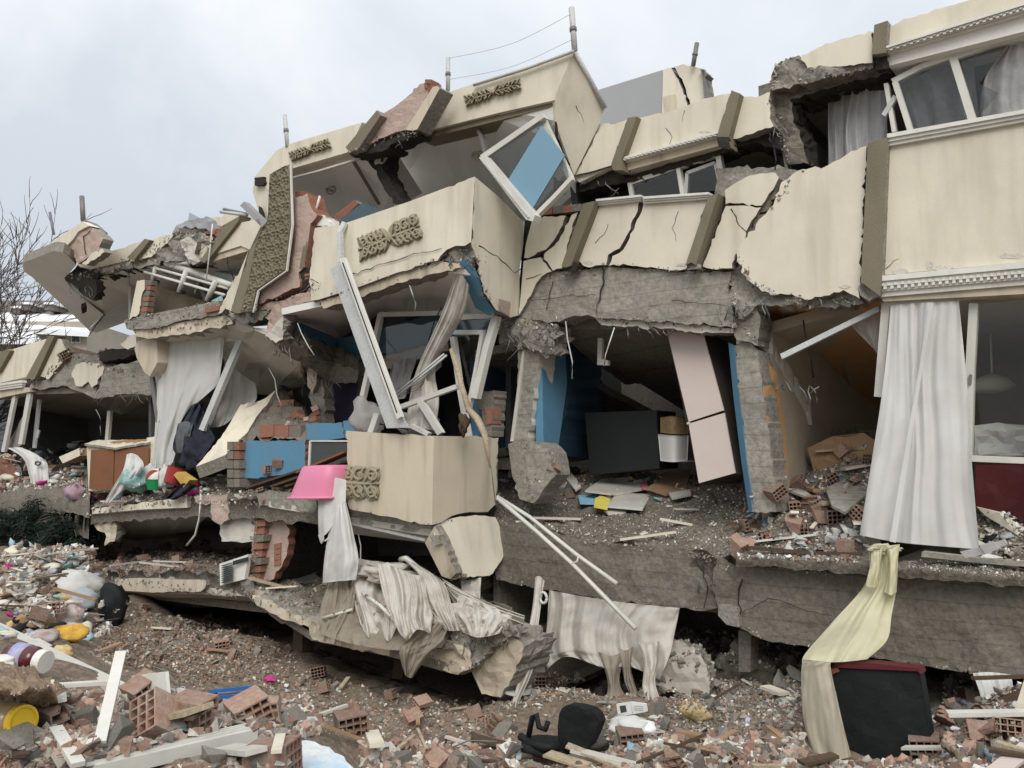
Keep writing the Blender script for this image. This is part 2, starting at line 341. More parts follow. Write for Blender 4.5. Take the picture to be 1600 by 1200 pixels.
def slab(name, pts, n=0.0, th=0.12, m=None, side=None, rough=0.0, step=8, res=0, disp=0.0, parent=None, dirv=None, freq=3.0, smooth=False, planar=False, **kw):
    """a plate with the surveyed outline, real thickness, optional ragged edges and uneven face"""
    o = outline(pts, n, rough, step)
    nb = len(o)
    xs = [p[0] for p in o]; ys = [p[1] for p in o]
    T = []
    for p in o:
        d = ray(p[0], p[1]); T.append((d.dot(NA)) / (PN + p[2]))       # inverse range: affine on any plane
    A = np.array([[1, p[0], p[1]] for p in o]); tv = np.array(T)
    co, *_ = np.linalg.lstsq(A, tv, rcond=None)
    if planar:
        if planar is not True:
            A3 = np.array([[1, q[0], q[1]] for q in planar]); t3 = np.array([ray(q[0], q[1]).dot(NA) / (PN + q[2]) for q in planar])
            co = np.linalg.solve(A3, t3)
        T = list(A @ co)
    resid = np.array(T) - A @ co
    flat = [Vector((p[0], p[1])) for p in o]
    if res:
        y = min(ys) + res * 0.5; row = 0
        while y < max(ys):
            x = min(xs) + res * (0.25 + 0.5 * (row % 2))
            while x < max(xs):
                flat.append(Vector((x + random.uniform(-.3, .3) * res, y + random.uniform(-.3, .3) * res)))
                x += res
            y += res * 0.87; row += 1
    edges = [(i, (i + 1) % nb) for i in range(nb)]
    v2, e2, f2, ov, oe, of = geometry.delaunay_2d_cdt(flat, edges, [], 1, 1e-5)
    V = []
    ix = np.array(xs); iy = np.array(ys)
    used = sorted({i for f in f2 for i in f}); remap = {k: i for i, k in enumerate(used)}
    isb = {}
    for k in used:
        x, y = v2[k]
        src = [q for q in ov[k] if q < nb]
        if src: t = T[src[0]]
        else:
            d2 = (ix - x) ** 2 + (iy - y) ** 2 + 1e-3
            w = 1 / d2 ** 1.5
            t = co[0] + co[1] * x + co[2] * y + float((w * resid).sum() / w.sum())
        V.append(EYE + ray(x, y) / t)
        isb[remap[k]] = bool(src)
    F = [tuple(remap[i] for i in f) for f in f2]
    # best-fit normal
    c = sum(V, Vector()) / len(V)
    M = np.array([list(v - c) for v in V]); _, _, vt = np.linalg.svd(M, full_matrices=False)
    nrm = Vector(vt[2]);
    if nrm.dot(EYE - c) < 0: nrm = -nrm
    if dirv is None: dirv = -NA if abs(nrm.dot(NA)) > 0.3 else -nrm
    dirv = Vector(dirv)
    if disp > 0:
        for i, v in enumerate(V):
            h = noise.fractal(v * freq, 0.8, 2.1, 5) * disp
            V[i] = v + nrm * (h * (0.6 if isb[i] else 1.0))
    nv = len(V)
    cnt = {}
    for f in F:
        for a, b in zip(f, f[1:] + f[:1]):
            cnt[(a, b)] = 1
    bed = [(a, b) for (a, b) in cnt if (b, a) not in cnt]
    # ragged plates break off unevenly behind their face
    bset = {q for ab in bed for q in ab}
    j = min(disp * 1.3, th * .35) if disp > .035 else 0
    def back(i, v):
        if j > 0 and i in bset:
            h = Vector((noise.noise(v * 7), noise.noise(v * 7 + Vector((9, 3, 1))), noise.noise(v * 7 + Vector((4, 8, 2)))))
            return v + dirv * th * (.75 + .35 * noise.noise(v * 5 + Vector((1, 1, 7)))) + (c - v).normalized() * j * .6 + h * j
        return v + dirv * th
    VV = V + [back(i, v) for i, v in enumerate(V)]
    FF = list(F); mi = [0] * len(F)
    for f in F: FF.append(tuple(reversed([i + nv for i in f]))); mi.append(1 if side else 0)
    K = min(4, int(th / .09)) if j > 0 else 1
    rings = [{q: q for q in bset}]
    for k in range(1, K):
        mp = {}
        for q in bset:
            t = k / K; v = VV[q].lerp(VV[q + nv], t)
            h = noise.noise_vector(v * 9 + Vector((k * 3.3, 0, 0))) * j * .9
            mp[q] = len(VV); VV.append(v + h)
        rings.append(mp)
    rings.append({q: q + nv for q in bset})
    for r0, r1 in zip(rings[:-1], rings[1:]):
        for a, b in bed: FF.append((r0[b], r0[a], r1[a], r1[b])); mi.append(1 if side else 0)
    return mk(name, VV, FF, [m, side] if side else [m], parent, mi, smooth=smooth, **kw)

def strip(name, pts, wpx, n=0.0, th=0.05, m=None, parent=None, **kw):
    """straight bars (window profiles, battens) along surveyed points, width in photo pixels, real depth; one mesh"""
    VV, FF = [], []
    for a, b in zip(pts[:-1], pts[1:]):
        an = a[2] if len(a) > 2 else n; bn = b[2] if len(b) > 2 else n
        L = math.hypot(b[0] - a[0], b[1] - a[1]); ex, ey = -(b[1] - a[1]) / L * wpx / 2, (b[0] - a[0]) / L * wpx / 2
        q = [W(a[0] + ex, a[1] + ey, an), W(b[0] + ex, b[1] + ey, bn), W(b[0] - ex, b[1] - ey, bn), W(a[0] - ex, a[1] - ey, an)]
        s = len(VV); VV += q + [v - NA * th for v in q]
        FF += [(s, s + 1, s + 2, s + 3), (s + 7, s + 6, s + 5, s + 4), (s, s + 4, s + 5, s + 1), (s + 1, s + 5, s + 6, s + 2), (s + 2, s + 6, s + 7, s + 3), (s + 3, s + 7, s + 4, s)]
    return mk(name, VV, FF, m, parent, **kw)

def tube_vf(pts, r, sides=6):
    V, F = [], []
    n = len(pts)
    for i, p in enumerate(pts):
        d = (pts[min(i + 1, n - 1)] - pts[max(i - 1, 0)]).normalized()
        a = d.cross(Vector((0, 0, 1)));
        if a.length < 1e-3: a = d.cross(Vector((1, 0, 0)))
        a.normalize(); b = d.cross(a)
        rr = r[i] if isinstance(r, (list, tuple)) else r
        for k in range(sides):
            t = 2 * math.pi * k / sides
            V.append(p + a * (math.cos(t) * rr) + b * (math.sin(t) * rr))
    for i in range(n - 1):
        for k in range(sides):
            F.append((i * sides + k, i * sides + (k + 1) % sides, (i + 1) * sides + (k + 1) % sides, (i + 1) * sides + k))
    F.append(tuple(range(sides - 1, -1, -1))); F.append(tuple((n - 1) * sides + k for k in range(sides)))
    return V, F
def join(list_vf):
    V, F = [], []
    for v, f in list_vf:
        s = len(V); V += v; F += [tuple(i + s for i in q) for q in f]
    return V, F
def tube(name, pts, r, m, parent=None, sides=6, smooth=True, **kw):
    V, F = tube_vf([Vector(p) for p in pts], r, sides)
    return mk(name, V, F, m, parent, smooth=smooth, **kw)
def boxvf(c, ax, ay, az):
    """box from centre and three half-axis vectors"""
    V = [c + ax * i + ay * j + az * k for k in (-1, 1) for j in (-1, 1) for i in (-1, 1)]
    return V, [(0, 2, 3, 1), (4, 5, 7, 6), (0, 1, 5, 4), (2, 6, 7, 3), (0, 4, 6, 2), (1, 3, 7, 5)]
def hexa(name, front, back, m, parent=None, **kw):
    """solid between two quads given as world points"""
    V = list(front) + list(back)
    F = [(0, 1, 2, 3), (7, 6, 5, 4), (0, 4, 5, 1), (1, 5, 6, 2), (2, 6, 7, 3), (3, 7, 4, 0)]
    return mk(name, V, F, m, parent, **kw)

def cat(p0, p1, p2, p3, t):
    return tuple(0.5 * ((2 * b) + (-a + c) * t + (2 * a - 5 * b + 4 * c - d) * t * t + (-a + 3 * b - 3 * c + d) * t ** 3) for a, b, c, d in zip(p0, p1, p2, p3))
def curve(P, n):
    out = []; k = len(P) - 1
    if k == 0: return [P[0]] * n
    for i in range(n):
        s = i / (n - 1) * k; j = min(int(s), k - 1); t = s - j
        out.append(cat(P[max(j - 1, 0)], P[j], P[j + 1], P[min(j + 2, k)], t))
    return out
def sheet(name, rows, m, nu=40, nv=40, folds=0, amp=0.0, disp=0.0, freq=3.0, parent=None, th=0.0, wob=1.0, dirv=None, smooth=True, seed=0, solid=None, vgrow=0.0, **kw):
    if solid is None: solid = not folds
    """cloth or heap surface through surveyed rows of (px,py,n); folds ripple it out of its own plane"""
    fine = [curve(r, nu) for r in rows]
    G = list(zip(*[curve(list(c), nv) for c in zip(*fine)]))       # nv rows of nu
    V = []
    for j, r in enumerate(G):
        for i, p in enumerate(r):
            s = i / (nu - 1); t = j / (nv - 1)
            d = 0.0
            if folds:
                g_ = amp * (vgrow * t + 1 - vgrow) * 1.5
                dr = noise.noise(Vector((s * 1.3 + seed, t * 1.4, 3.1))) * 0.13 * wob
                d += g_ * (noise.noise(Vector(((s + dr) * folds * 1.5 + seed * 3.3, t * .8, seed * 1.7))) * 1.3
                           + .5 * noise.noise(Vector(((s + dr) * folds * 3.6 + 11, t * 1.3, seed * 2.9)))
                           + .22 * noise.noise(Vector((s * 8.1 + 3, t * 9.0 + s * 4, seed + 2)))
                           + .35 * noise.noise(Vector((s * 3.1 + 5, t * 4.5 + s * 2, seed))))
            w = W(p[0], p[1], p[2] + d)
            if disp: w = w + Vector((0, 0, 1)) * (noise.fractal(w * freq, 0.9, 2.0, 6) * disp)
            V.append(w)
    F = []
    for j in range(nv - 1):
        for i in range(nu - 1):
            a = j * nu + i; F.append((a, a + 1, a + nu + 1, a + nu))
    if th:
        s = len(V); dv = Vector(dirv) if dirv is not None else -NA
        ring = [i for i in range(nu)] + [j * nu + nu - 1 for j in range(1, nv)] + [(nv - 1) * nu + i for i in range(nu - 2, -1, -1)] + [j * nu for j in range(nv - 2, 0, -1)]
        B = [V[i] + dv * th for i in ring]
        V += B; k = len(ring)
        for q in range(k): F.append((ring[q], ring[(q + 1) % k], s + (q + 1) % k, s + q))
    return mk(name, V, F, m, parent, smooth=smooth, solid=solid, recalc=False, **kw)

def crack(name, pts, w0, w1, n, parent, m=None):
    """a flat dark ribbon along surveyed points, its colour painting the shade inside a crack"""
    P = []
    for a, b in zip(pts[:-1], pts[1:]):
        L = math.hypot(b[0] - a[0], b[1] - a[1]); k = max(1, int(L / 7))
        for j in range(k):
            t = j / k; P.append((a[0] + (b[0] - a[0]) * t + (random.gauss(0, 1.1) if j else 0), a[1] + (b[1] - a[1]) * t + (random.gauss(0, 1.1) if j else 0), n if len(a) < 3 else a[2] + (b[2] - a[2]) * t))
    P.append((pts[-1][0], pts[-1][1], n if len(pts[-1]) < 3 else pts[-1][2]))
    Lp, Rp = [], []
    for i, p in enumerate(P):
        a = P[max(i - 1, 0)]; b = P[min(i + 1, len(P) - 1)]
        L = math.hypot(b[0] - a[0], b[1] - a[1]) or 1; ex, ey = -(b[1] - a[1]) / L, (b[0] - a[0]) / L
        w = (w0 + (w1 - w0) * i / (len(P) - 1)) * random.uniform(.6, 1.4) / 2
        Lp.append(W(p[0] + ex * w, p[1] + ey * w, p[2])); Rp.append(W(p[0] - ex * w, p[1] - ey * w, p[2]))
    V = Lp + Rp; k = len(Lp)
    F = [(i, i + 1, k + i + 1, k + i) for i in range(k - 1)]
    return mk(name, V, F, m or crackm, parent, solid=False)

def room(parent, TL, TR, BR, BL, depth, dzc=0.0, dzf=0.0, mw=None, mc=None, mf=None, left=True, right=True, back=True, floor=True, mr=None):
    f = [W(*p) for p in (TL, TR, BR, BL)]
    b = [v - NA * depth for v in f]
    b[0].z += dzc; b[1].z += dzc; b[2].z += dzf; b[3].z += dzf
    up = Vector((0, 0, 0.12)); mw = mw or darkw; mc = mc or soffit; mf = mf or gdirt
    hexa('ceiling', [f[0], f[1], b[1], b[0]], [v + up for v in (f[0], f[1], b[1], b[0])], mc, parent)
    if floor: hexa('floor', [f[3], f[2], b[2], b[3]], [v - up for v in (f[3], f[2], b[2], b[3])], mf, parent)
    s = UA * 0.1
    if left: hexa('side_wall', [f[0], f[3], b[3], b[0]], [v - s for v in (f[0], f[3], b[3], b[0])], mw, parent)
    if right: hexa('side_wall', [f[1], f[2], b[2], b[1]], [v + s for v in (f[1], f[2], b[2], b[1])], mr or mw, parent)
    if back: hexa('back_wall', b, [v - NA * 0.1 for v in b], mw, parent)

def moulding(parent, a, b, hpx, n, m=None, bands=3, dent=0, name='cornice'):
    """stepped strip of mouldings from a to b (top edge), hpx = heights at a and b; optional dentils"""
    m = m or white
    q = []
    V, F = [], []
    for k in range(bands):
        t0, t1 = k / bands, (k + 1) / bands
        pr = n + (bands - k) * 0.022 if bands > 1 else n + .04
        f = [W(a[0], a[1] + hpx[0] * t0, pr), W(b[0], b[1] + hpx[1] * t0, pr), W(b[0], b[1] + hpx[1] * t1, pr), W(a[0], a[1] + hpx[0] * t1, pr)]
        s = len(V); V += f + [v - NA * (pr - n + 0.05) for v in f]
        F += [tuple(s + i for i in x) for x in [(0, 1, 2, 3), (7, 6, 5, 4), (0, 4, 5, 1), (1, 5, 6, 2), (2, 6, 7, 3), (3, 7, 4, 0)]]
    c = mk(name, V, F, m, parent)
    if dent:
        V, F = [], []
        for k in range(dent):
            for rw in range(2):
                t0 = (k + 0.5 * rw + 0.1) / (dent + .6); t1 = t0 + 0.45 / (dent + .6)
                v0 = 0.36 + rw * 0.16; v1 = v0 + 0.13
                ps = []
                for t, vv in ((t0, v0), (t1, v0), (t1, v1), (t0, v1)):
                    h = hpx[0] + (hpx[1] - hpx[0]) * t
                    ps.append(W(a[0] + (b[0] - a[0]) * t, a[1] + (b[1] - a[1]) * t + h * vv, n + 0.075))
                s = len(V); V += ps + [p - NA * 0.03 for p in ps]
                F += [tuple(s + i for i in x) for x in [(0, 1, 2, 3), (0, 4, 5, 1), (1, 5, 6, 2), (2, 6, 7, 3), (3, 7, 4, 0)]]
        d = mk('dentil', V, F, m, c); d['kind'] = 'stuff'
    return c

def scrolls(name, quad, n, parent, m, seed=1, half=False):
    """moulded scrollwork in relief: curling leaves carved as one height field on the panel between the corners of quad"""
    r = random.Random(seed)
    (x0, y0), (x1, y1), (x2, y2), (x3, y3) = quad
    wpx = math.hypot(x1 - x0, y1 - y0); hpx = math.hypot(x3 - x0, y3 - y0); asp = wpx / hpx
    P = []                                     # (a*asp, b, radius)
    def spiral(ca, cb, rad, start, sgn, turns=1.25, tk=.055):
        for i in range(46):
            t = i / 45; an = start + sgn * turns * 6.283 * t; q = rad * (1 - .82 * t)
            P.append((ca + math.cos(an) * q, cb + math.sin(an) * q, tk * (1.15 - .4 * t)))
    def stem(a, b, c, tk):
        for i in range(22):
            t = i / 21
            P.append(((1 - t) ** 2 * a[0] + 2 * t * (1 - t) * b[0] + t * t * c[0], (1 - t) ** 2 * a[1] + 2 * t * (1 - t) * b[1] + t * t * c[1], tk * (.45 + .75 * math.sin(math.pi * min(t + .1, 1)))))
    mid = asp / 2 if not half else 0.0
    sides = (1, -1) if not half else (1,)
    L = asp / 2 if not half else asp
    for sx in sides:
        for sy in (1, -1):
            for k, (fx, rad) in enumerate(((.84, .19), (.56, .21), (.30, .17))):
                spiral(mid + sx * L * fx, .5 + sy * .25, rad, 1.57 * sy + (0 if sx > 0 else 3.14), sx * sy * (1 if k % 2 else -1))
            for k in range(6):
                f = .08 + .15 * k
                stem((mid + sx * L * f, .5 + sy * .05), (mid + sx * L * (f + .05), .5 + sy * .3), (mid + sx * L * (f + .14), .5 + sy * (.46 + .03 * r.random())), .06)
        stem((mid, .5), (mid + sx * L * .5, .5 + .06), (mid + sx * L * .97, .5), .075)
    for k in range(8): stem((mid, .5), (mid + .1 * math.cos(k * .785), .5 + .1 * math.sin(k * .785)), (mid + .2 * math.cos(k * .785), .5 + .2 * math.sin(k * .785)), .07)
    P = np.array(P)
    nx, ny = int(wpx * 1.5), int(hpx * 1.5)
    dep = .045
    V, H, idx = [], [], {}
    for j in range(ny + 1):
        for i in range(nx + 1):
            a, b = i / nx * 1.06 - .03, j / ny * 1.1 - .05
            d = np.hypot(P[:, 0] - a * asp, P[:, 1] - b) / P[:, 2]
            h = float(np.sqrt(np.maximum(0, 1 - np.minimum(d, 2) ** 2)).max())
            if d.min() < 1.9: h = max(h, .18)
            X = (x0 * (1 - a) + x1 * a) * (1 - b) + (x3 * (1 - a) + x2 * a) * b
            Y = (y0 * (1 - a) + y1 * a) * (1 - b) + (y3 * (1 - a) + y2 * a) * b
            V.append(W(X, Y, n + (h * dep if h > 0 else -.01))); H.append(h)
    F = []
    for j in range(ny):
        for i in range(nx):
            q = (j * (nx + 1) + i, j * (nx + 1) + i + 1, (j + 1) * (nx + 1) + i + 1, (j + 1) * (nx + 1) + i)
            if max(H[k] for k in q) > 0: F.append(q)
    used = sorted({i for f in F for i in f}); rm = {k: i for i, k in enumerate(used)}
    return mk(name, [V[k] for k in used], [tuple(rm[i] for i in f) for f in F], m, parent, smooth=True, solid=False)

def pane(name, pts, n, parent, m=None):
    return slab(name, pts, n, 0.012, m or glass, parent=parent, solid=False)
# ================================================================== THE RUIN: near (right) wing
ground_z = 0.0
B = thing('collapsed_building', UNZ(-6, -2, 0), 'large cream apartment block collapsed into broken tilted storeys', 'building')

# --- storey-height parapets right of the wide pilaster
slab('parapet_panel', [(1384, 225), (1660, 180), (1660, 404), (1376, 430)], 0.0, 0.16, cream, parent=B)
moulding(B, (1386, 209), (1660, 160), (19, 19), 0.02, white, 3, name='sill_moulding')
moulding(B, (1374, 431), (1660, 404), (33, 36), 0.0, white, 4, dent=26)
slab('lintel', [(1376, 464), (1660, 440), (1660, 456), (1380, 471)], -0.01, 0.3, tan, parent=B)
slab('pilaster', [(1356, 224), (1387, 214), (1378, 440), 'r', (1374, 462), (1345, 440), 's'], 0.09, 0.16, olive, rconc, rough=0, parent=B)
slab('pilaster_stub', ['r', (1344, 440), (1352, 430), (1366, 424), (1373, 436), (1375, 464), (1358, 470), (1345, 462)], 0.03, 0.2, rconc, rough=2, res=6, disp=0.08, parent=B)
slab('parapet_panel', [(1354, 228), 'r', (1330, 236), (1312, 249), (1294, 258), (1268, 262), (1246, 267), (1230, 280), (1219, 289), (1203, 325), (1181, 351), (1156, 384), (1152, 402), (1158, 425), (1172, 440), (1190, 455), (1212, 461), (1238, 460), (1260, 469), (1288, 462), (1318, 453), (1343, 467), 's'], 0.03, 0.15, cream, rconc, rough=1.6, step=7, parent=B)
# concrete showing behind the torn plaster edge
slab('broken_beam', ['r', (1140, 425), (1160, 410), (1200, 440), (1250, 455), (1345, 440), (1350, 474), (1290, 480), (1230, 478), (1185, 476), (1160, 500), (1140, 470)], -0.06, 0.3, rconc, rough=2.5, step=7, res=8, disp=0.09, parent=B)
slab('broken_beam', ['r', (1134, 440), (1158, 428), (1180, 462), (1188, 500), (1184, 540), (1150, 530), (1140, 508)], -0.12, 0.3, conc, dconc, rough=1.4, step=6, res=9, disp=0.03, parent=B)
slab('fallen_wall_strip', ['r', (1150, 512, -.2), (1188, 500, -.25), (1216, 546, -.7), (1262, 618, -1.5), (1268, 640, -1.6), (1248, 640, -1.6), (1206, 590, -.9), (1176, 548, -.4)], 0, 0.18, dconc, lsoffit, rough=.9, step=6, parent=B, dirv=(0, 0, -1))
slab('backing_wall', ['r', (1120, 262), (1225, 262), (1250, 268), (1225, 300), (1175, 380), (1165, 430), (1140, 430), (1125, 420)], -0.12, 0.1, rconc, rough=2, res=10, disp=0.05, parent=B)
slab('parapet_panel', ['s', (1133, 297), 'r', (1152, 284), (1172, 274), (1212, 270), (1217, 278), (1208, 296), (1201, 303), (1196, 313), (1190, 321), 's', (1134, 319)], 0.0, 0.14, cream, rconc, rough=1.2, step=7, parent=B)
slab('parapet_panel', ['s', (1134, 322), 'r', (1160, 321), (1189, 324), (1181, 337), (1170, 354), (1165, 370), (1150, 397), (1144, 419), (1120, 421), (1098, 416), 's'], 0.0, 0.14, cream, rconc, rough=1.2, step=7, parent=B)
crack('crack', [(1142, 326), (1150, 338), (1155, 352), (1170, 366), (1178, 378)], 1.5, 0.8, 0.004, B)
for bx, by in ((1196, 322), (1185, 346), (1174, 366), (1205, 304)):
    slab('brick', [(bx - 7, by - 8), (bx + 9, by - 12), (bx + 6, by + 7), (bx - 8, by + 10)], -0.05, 0.1, mortar, parent=B)
# middle run: pilaster, cracked panel, pilaster, small cracked panel
slab('pilaster', [(1107, 306), (1122, 302), (1087, 414), 'r', (1080, 410), (1071, 414), 's'], 0.12, 0.2, olive, parent=B)
slab('pilaster_stub', ['r', (1073, 412), (1085, 408), (1096, 414), (1094, 420), (1072, 421)], 0.09, 0.2, rconc, rough=1, res=5, disp=.05, parent=B)
slab('parapet_panel', [(932, 321), (1000, 314), 'r', (996, 330), (988, 344), (985, 358), (978, 370), (968, 388), (950, 398), (947, 414), (925, 417), (911, 415), (899, 405), 's'], 0.0, 0.14, cream, mortar, rough=1.1, step=7, parent=B)
slab('parapet_panel', [(1006, 318), (1104, 312), (1072, 420), 'r', (1052, 423), (1034, 420), (1017, 417), (980, 414), (952, 415), (957, 400), (974, 390), (984, 372), (991, 358), (995, 344), (1003, 330), 's'], 0.0, 0.14, cream, mortar, rough=1.1, step=7, parent=B)
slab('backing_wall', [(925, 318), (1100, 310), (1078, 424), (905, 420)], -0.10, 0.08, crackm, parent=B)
moulding(B, (931, 311), (1001, 304), (10, 10), 0.02, white, 3, name='sill_moulding')
moulding(B, (1005, 307), (1107, 300), (11, 11), 0.02, white, 3, name='sill_moulding')
slab('pilaster', [(911, 318), (929, 314), (925, 328), (892, 415), 'r', (884, 418), (877, 416), 's'], 0.12, 0.16, olive, parent=B)
slab('pilaster_stub', ['r', (879, 414), (893, 404), (902, 414), (900, 422), (880, 424)], 0.1, 0.2, crackm, rough=1, res=5, disp=.05, parent=B)
slab('parapet_panel', [(832, 342), (862, 338), (884, 337), 'r', (879, 352), (868, 371), (853, 390), (836, 398), (819, 403), 's', (822, 380)], 0.0, 0.14, cream, mortar, rough=1, step=6, parent=B)
slab('parapet_panel', [(893, 336), (903, 331), (897, 345), (878, 419), 'r', (864, 423), (858, 414), (850, 405), (850, 397), (866, 384), (880, 364), 's'], 0.0, 0.14, cream, mortar, rough=1, step=6, parent=B)
slab('parapet_panel', [(818, 408), 'r', (834, 404), (845, 402), (853, 412), (862, 424), (846, 432), (838, 442), (831, 458), (822, 474), (811, 492), 's', (812, 480)], 0.0, 0.14, cream, rconc, rough=1, step=6, parent=B)
crack('crack', [(822, 436), (834, 433), (845, 428)], 1.2, 0.6, 0.004, B)
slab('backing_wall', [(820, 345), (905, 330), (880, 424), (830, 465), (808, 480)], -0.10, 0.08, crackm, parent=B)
for k, (bx, by) in enumerate(((841, 331), (856, 329), (871, 327), (886, 326), (900, 324))):
    slab('brick', [(bx - 7, by - 4), (bx + 7, by - 6), (bx + 7, by + 5), (bx - 7, by + 7)], 0.02 - 0.02 * (k % 2), 0.18, brickm if k % 2 else mortar, parent=B)
# board-marked ring beam
slab('ring_beam', ['r', (846, 432), (862, 426), (902, 421), (950, 417), (1052, 424), (1142, 424), (1136, 450), (1144, 480), (1148, 512), (1108, 508), (1050, 503), (990, 500), (933, 497), (918, 492), (898, 493), (874, 503), (840, 500), (808, 497), (826, 474)], -0.06, 0.35, conc, rconc, rough=1.3, step=8, res=10, disp=0.025, parent=B)
crack('crack', [(941, 418), (944, 440), (938, 462), (931, 492)], 3.0, 1.2, -0.035, B)
crack('crack', [(864, 440), (858, 462), (854, 484)], 1.4, 0.8, -0.035, B)
crack('crack', [(830, 470), (880, 463), (930, 461)], 1.0, 0.8, -0.035, B)
crack('crack', [(1050, 470), (1100, 475), (1136, 477)], 1.0, 0.8, -0.035, B)
slab('ceiling_edge', ['r', (930, 497), (990, 500), (1108, 509), (1146, 513), (1146, 520), (1090, 520), (1040, 513), (1000, 512), (940, 508)], -0.12, 0.3, lsoffit, rconc, rough=1.2, step=6, parent=B)

# --- upper storey, squeezed windows
slab('parapet_panel', [(1384, 42), 'r', (1430, 26), (1470, 13), (1515, 0), (1540, -20), (1660, -50), 's', (1660, -14), (1384, 73)], 0.0, 0.14, cream, rconc, rough=1.2, step=9, parent=B)
moulding(B, (1384, 72), (1660, -16), (13, 20), 0.0, white, 4, dent=26)
slab('lintel', [(1385, 86), (1660, 5), (1660, 34), (1388, 103)], -0.03, 0.5, soffit, parent=B)
slab('pilaster', [(1366, 39), (1387, 32), (1384, 82), 'r', (1372, 84), (1362, 85), 's'], 0.09, 0.16, olive, rconc, parent=B)
slab('pilaster_stub', ['r', (1362, 86), (1384, 80), (1389, 106), (1366, 108)], 0.02, 0.3, crackm, rough=2, res=6, disp=.06, parent=B)
slab('parapet_panel', [(1363, 50), (1363, 98), 'r', (1340, 100), (1310, 104), (1280, 110), (1262, 106), (1251, 93), (1253, 86), (1290, 68), (1330, 58), 's'], 0.03, 0.12, cream, rconc, rough=1.2, step=6, parent=B)
slab('broken_slab_edge', ['r', (1202, 140), (1204, 118), (1212, 102), (1230, 92), (1248, 86), (1262, 104), (1300, 106), (1362, 98), (1364, 104), (1300, 122), (1250, 132)], 0.0, 0.9, rconc, dconc, rough=1.5, step=6, res=8, disp=0.07, parent=B)
slab('roof_beam', ['r', (1203, 142), (1250, 132), (1300, 122), (1362, 104), (1390, 104), (1392, 112), (1330, 128), (1300, 136), (1234, 156), (1262, 255), (1232, 258), (1212, 200)], -0.15, 0.4, dconc, crackm, rough=1.5, step=7, res=9, disp=0.06, parent=B)
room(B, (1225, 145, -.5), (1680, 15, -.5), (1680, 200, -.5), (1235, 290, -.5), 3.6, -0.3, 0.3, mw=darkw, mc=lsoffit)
# --- upper middle run at the roof
slab('roof_parapet', [(996, 186), 'r', (1060, 170), (1100, 154), (1141, 146), 's', (1122, 207), (971, 247)], 0.0, 0.14, cream, rough=1, step=8, parent=B)
moulding(B, (971, 246), (1122, 205), (9, 9), 0.0, white, 3, dent=22)
slab('lintel', [(971, 256), (1122, 215), (1122, 228), (974, 268)], -0.02, 0.4, tan, parent=B)
slab('pilaster', [(981, 184), (995, 182), (971, 250), (973, 266), (958, 266), (955, 256)], 0.10, 0.18, olive, parent=B)
slab('pilaster', [(1143, 141), (1156, 146), (1139, 213), (1141, 230), (1124, 228), (1121, 212)], 0.10, 0.18, olive, parent=B)
slab('pilaster_stub', ['r', (1121, 214), (1139, 214), (1141, 232), (1124, 230)], 0.11, 0.3, crackm, rough=1, res=5, disp=.05, parent=B)
slab('roof_parapet', [(1158, 150), 'r', (1180, 152), (1203, 144), 's', (1203, 185), 'r', (1209, 197), (1190, 203), (1171, 210), (1150, 217), 's', (1142, 216)], 0.0, 0.14, cream, rconc, rough=1, step=6, parent=B)
slab('roof_parapet', [(938, 200), 'r', (960, 194), (980, 187), 's', (956, 258), 'r', (930, 266), (898, 274), 's'], 0.0, 0.14, cream, rconc, rough=.8, step=7, parent=B)
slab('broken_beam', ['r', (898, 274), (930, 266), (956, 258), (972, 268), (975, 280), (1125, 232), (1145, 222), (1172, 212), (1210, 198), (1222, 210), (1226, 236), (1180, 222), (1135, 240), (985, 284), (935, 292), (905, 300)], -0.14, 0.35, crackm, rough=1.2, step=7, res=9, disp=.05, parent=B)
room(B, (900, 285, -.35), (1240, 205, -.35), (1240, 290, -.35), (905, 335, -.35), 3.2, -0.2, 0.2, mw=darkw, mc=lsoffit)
# crushed window frames
win = slab('window', [(981, 283), (1122, 237), (1122, 243), (984, 289)], -0.16, 0.07, pvc, parent=B)
strip('frame', [(983, 285), (987, 308)], 6, -0.15, 0.07, pvc, win)
strip('frame', [(1059, 262), (1066, 304)], 6, -0.15, 0.07, pvc, win)
strip('frame', [(1121, 240), (1131, 298)], 8, -0.15, 0.07, pvc, win)
strip('sash', [(1071, 303), (1073, 270), (1117, 254), (1126, 296)], 5, -0.19, 0.05, gpvc, win)
pane('pane', [(988, 288), (1058, 266), (1064, 303), (988, 308)], -0.18, win, dglass)
pane('pane', [(1075, 272), (1116, 257), (1124, 297), (1075, 302)], -0.20, win, dglass)
strip('batten', [(1222, 222), (1226, 245), (1231, 275)], 5, -0.18, 0.06, rconc, B)
# top right window with torn net
win = strip('window', [(1397, 206), (1384, 130)], 7, -0.14, 0.07, pvc, B)
strip('frame', [(1394, 127), (1440, 103), (1490, 86)], 8, -0.13, 0.07, pvc, win)
strip('frame', [(1490, 89), (1550, 68), (1660, 44)], 9, -0.13, 0.07, pvc, win)
strip('frame', [(1398, 128), (1423, 207)], 9, -0.10, 0.07, pvc, win)
strip('frame', [(1489, 90), (1520, 190)], 13, -0.12, 0.07, pvc, win)
strip('sash', [(1380, 180), (1399, 150)], 7, -0.13, 0.05, gpvc, win)
pane('pane', [(1404, 130), (1486, 96), (1508, 186), (1426, 206)], -0.15, win, dglass)
pane('pane', ['r', (1500, 92), (1540, 78), (1580, 62), (1530, 130), (1560, 145), (1526, 185)], -0.17, win, dglass)
wlace = cloth_mat('pale_lace_cloth', (0.78, 0.78, 0.78), (0.60, 0.60, 0.60), 0.45, 0.1, scale=10)
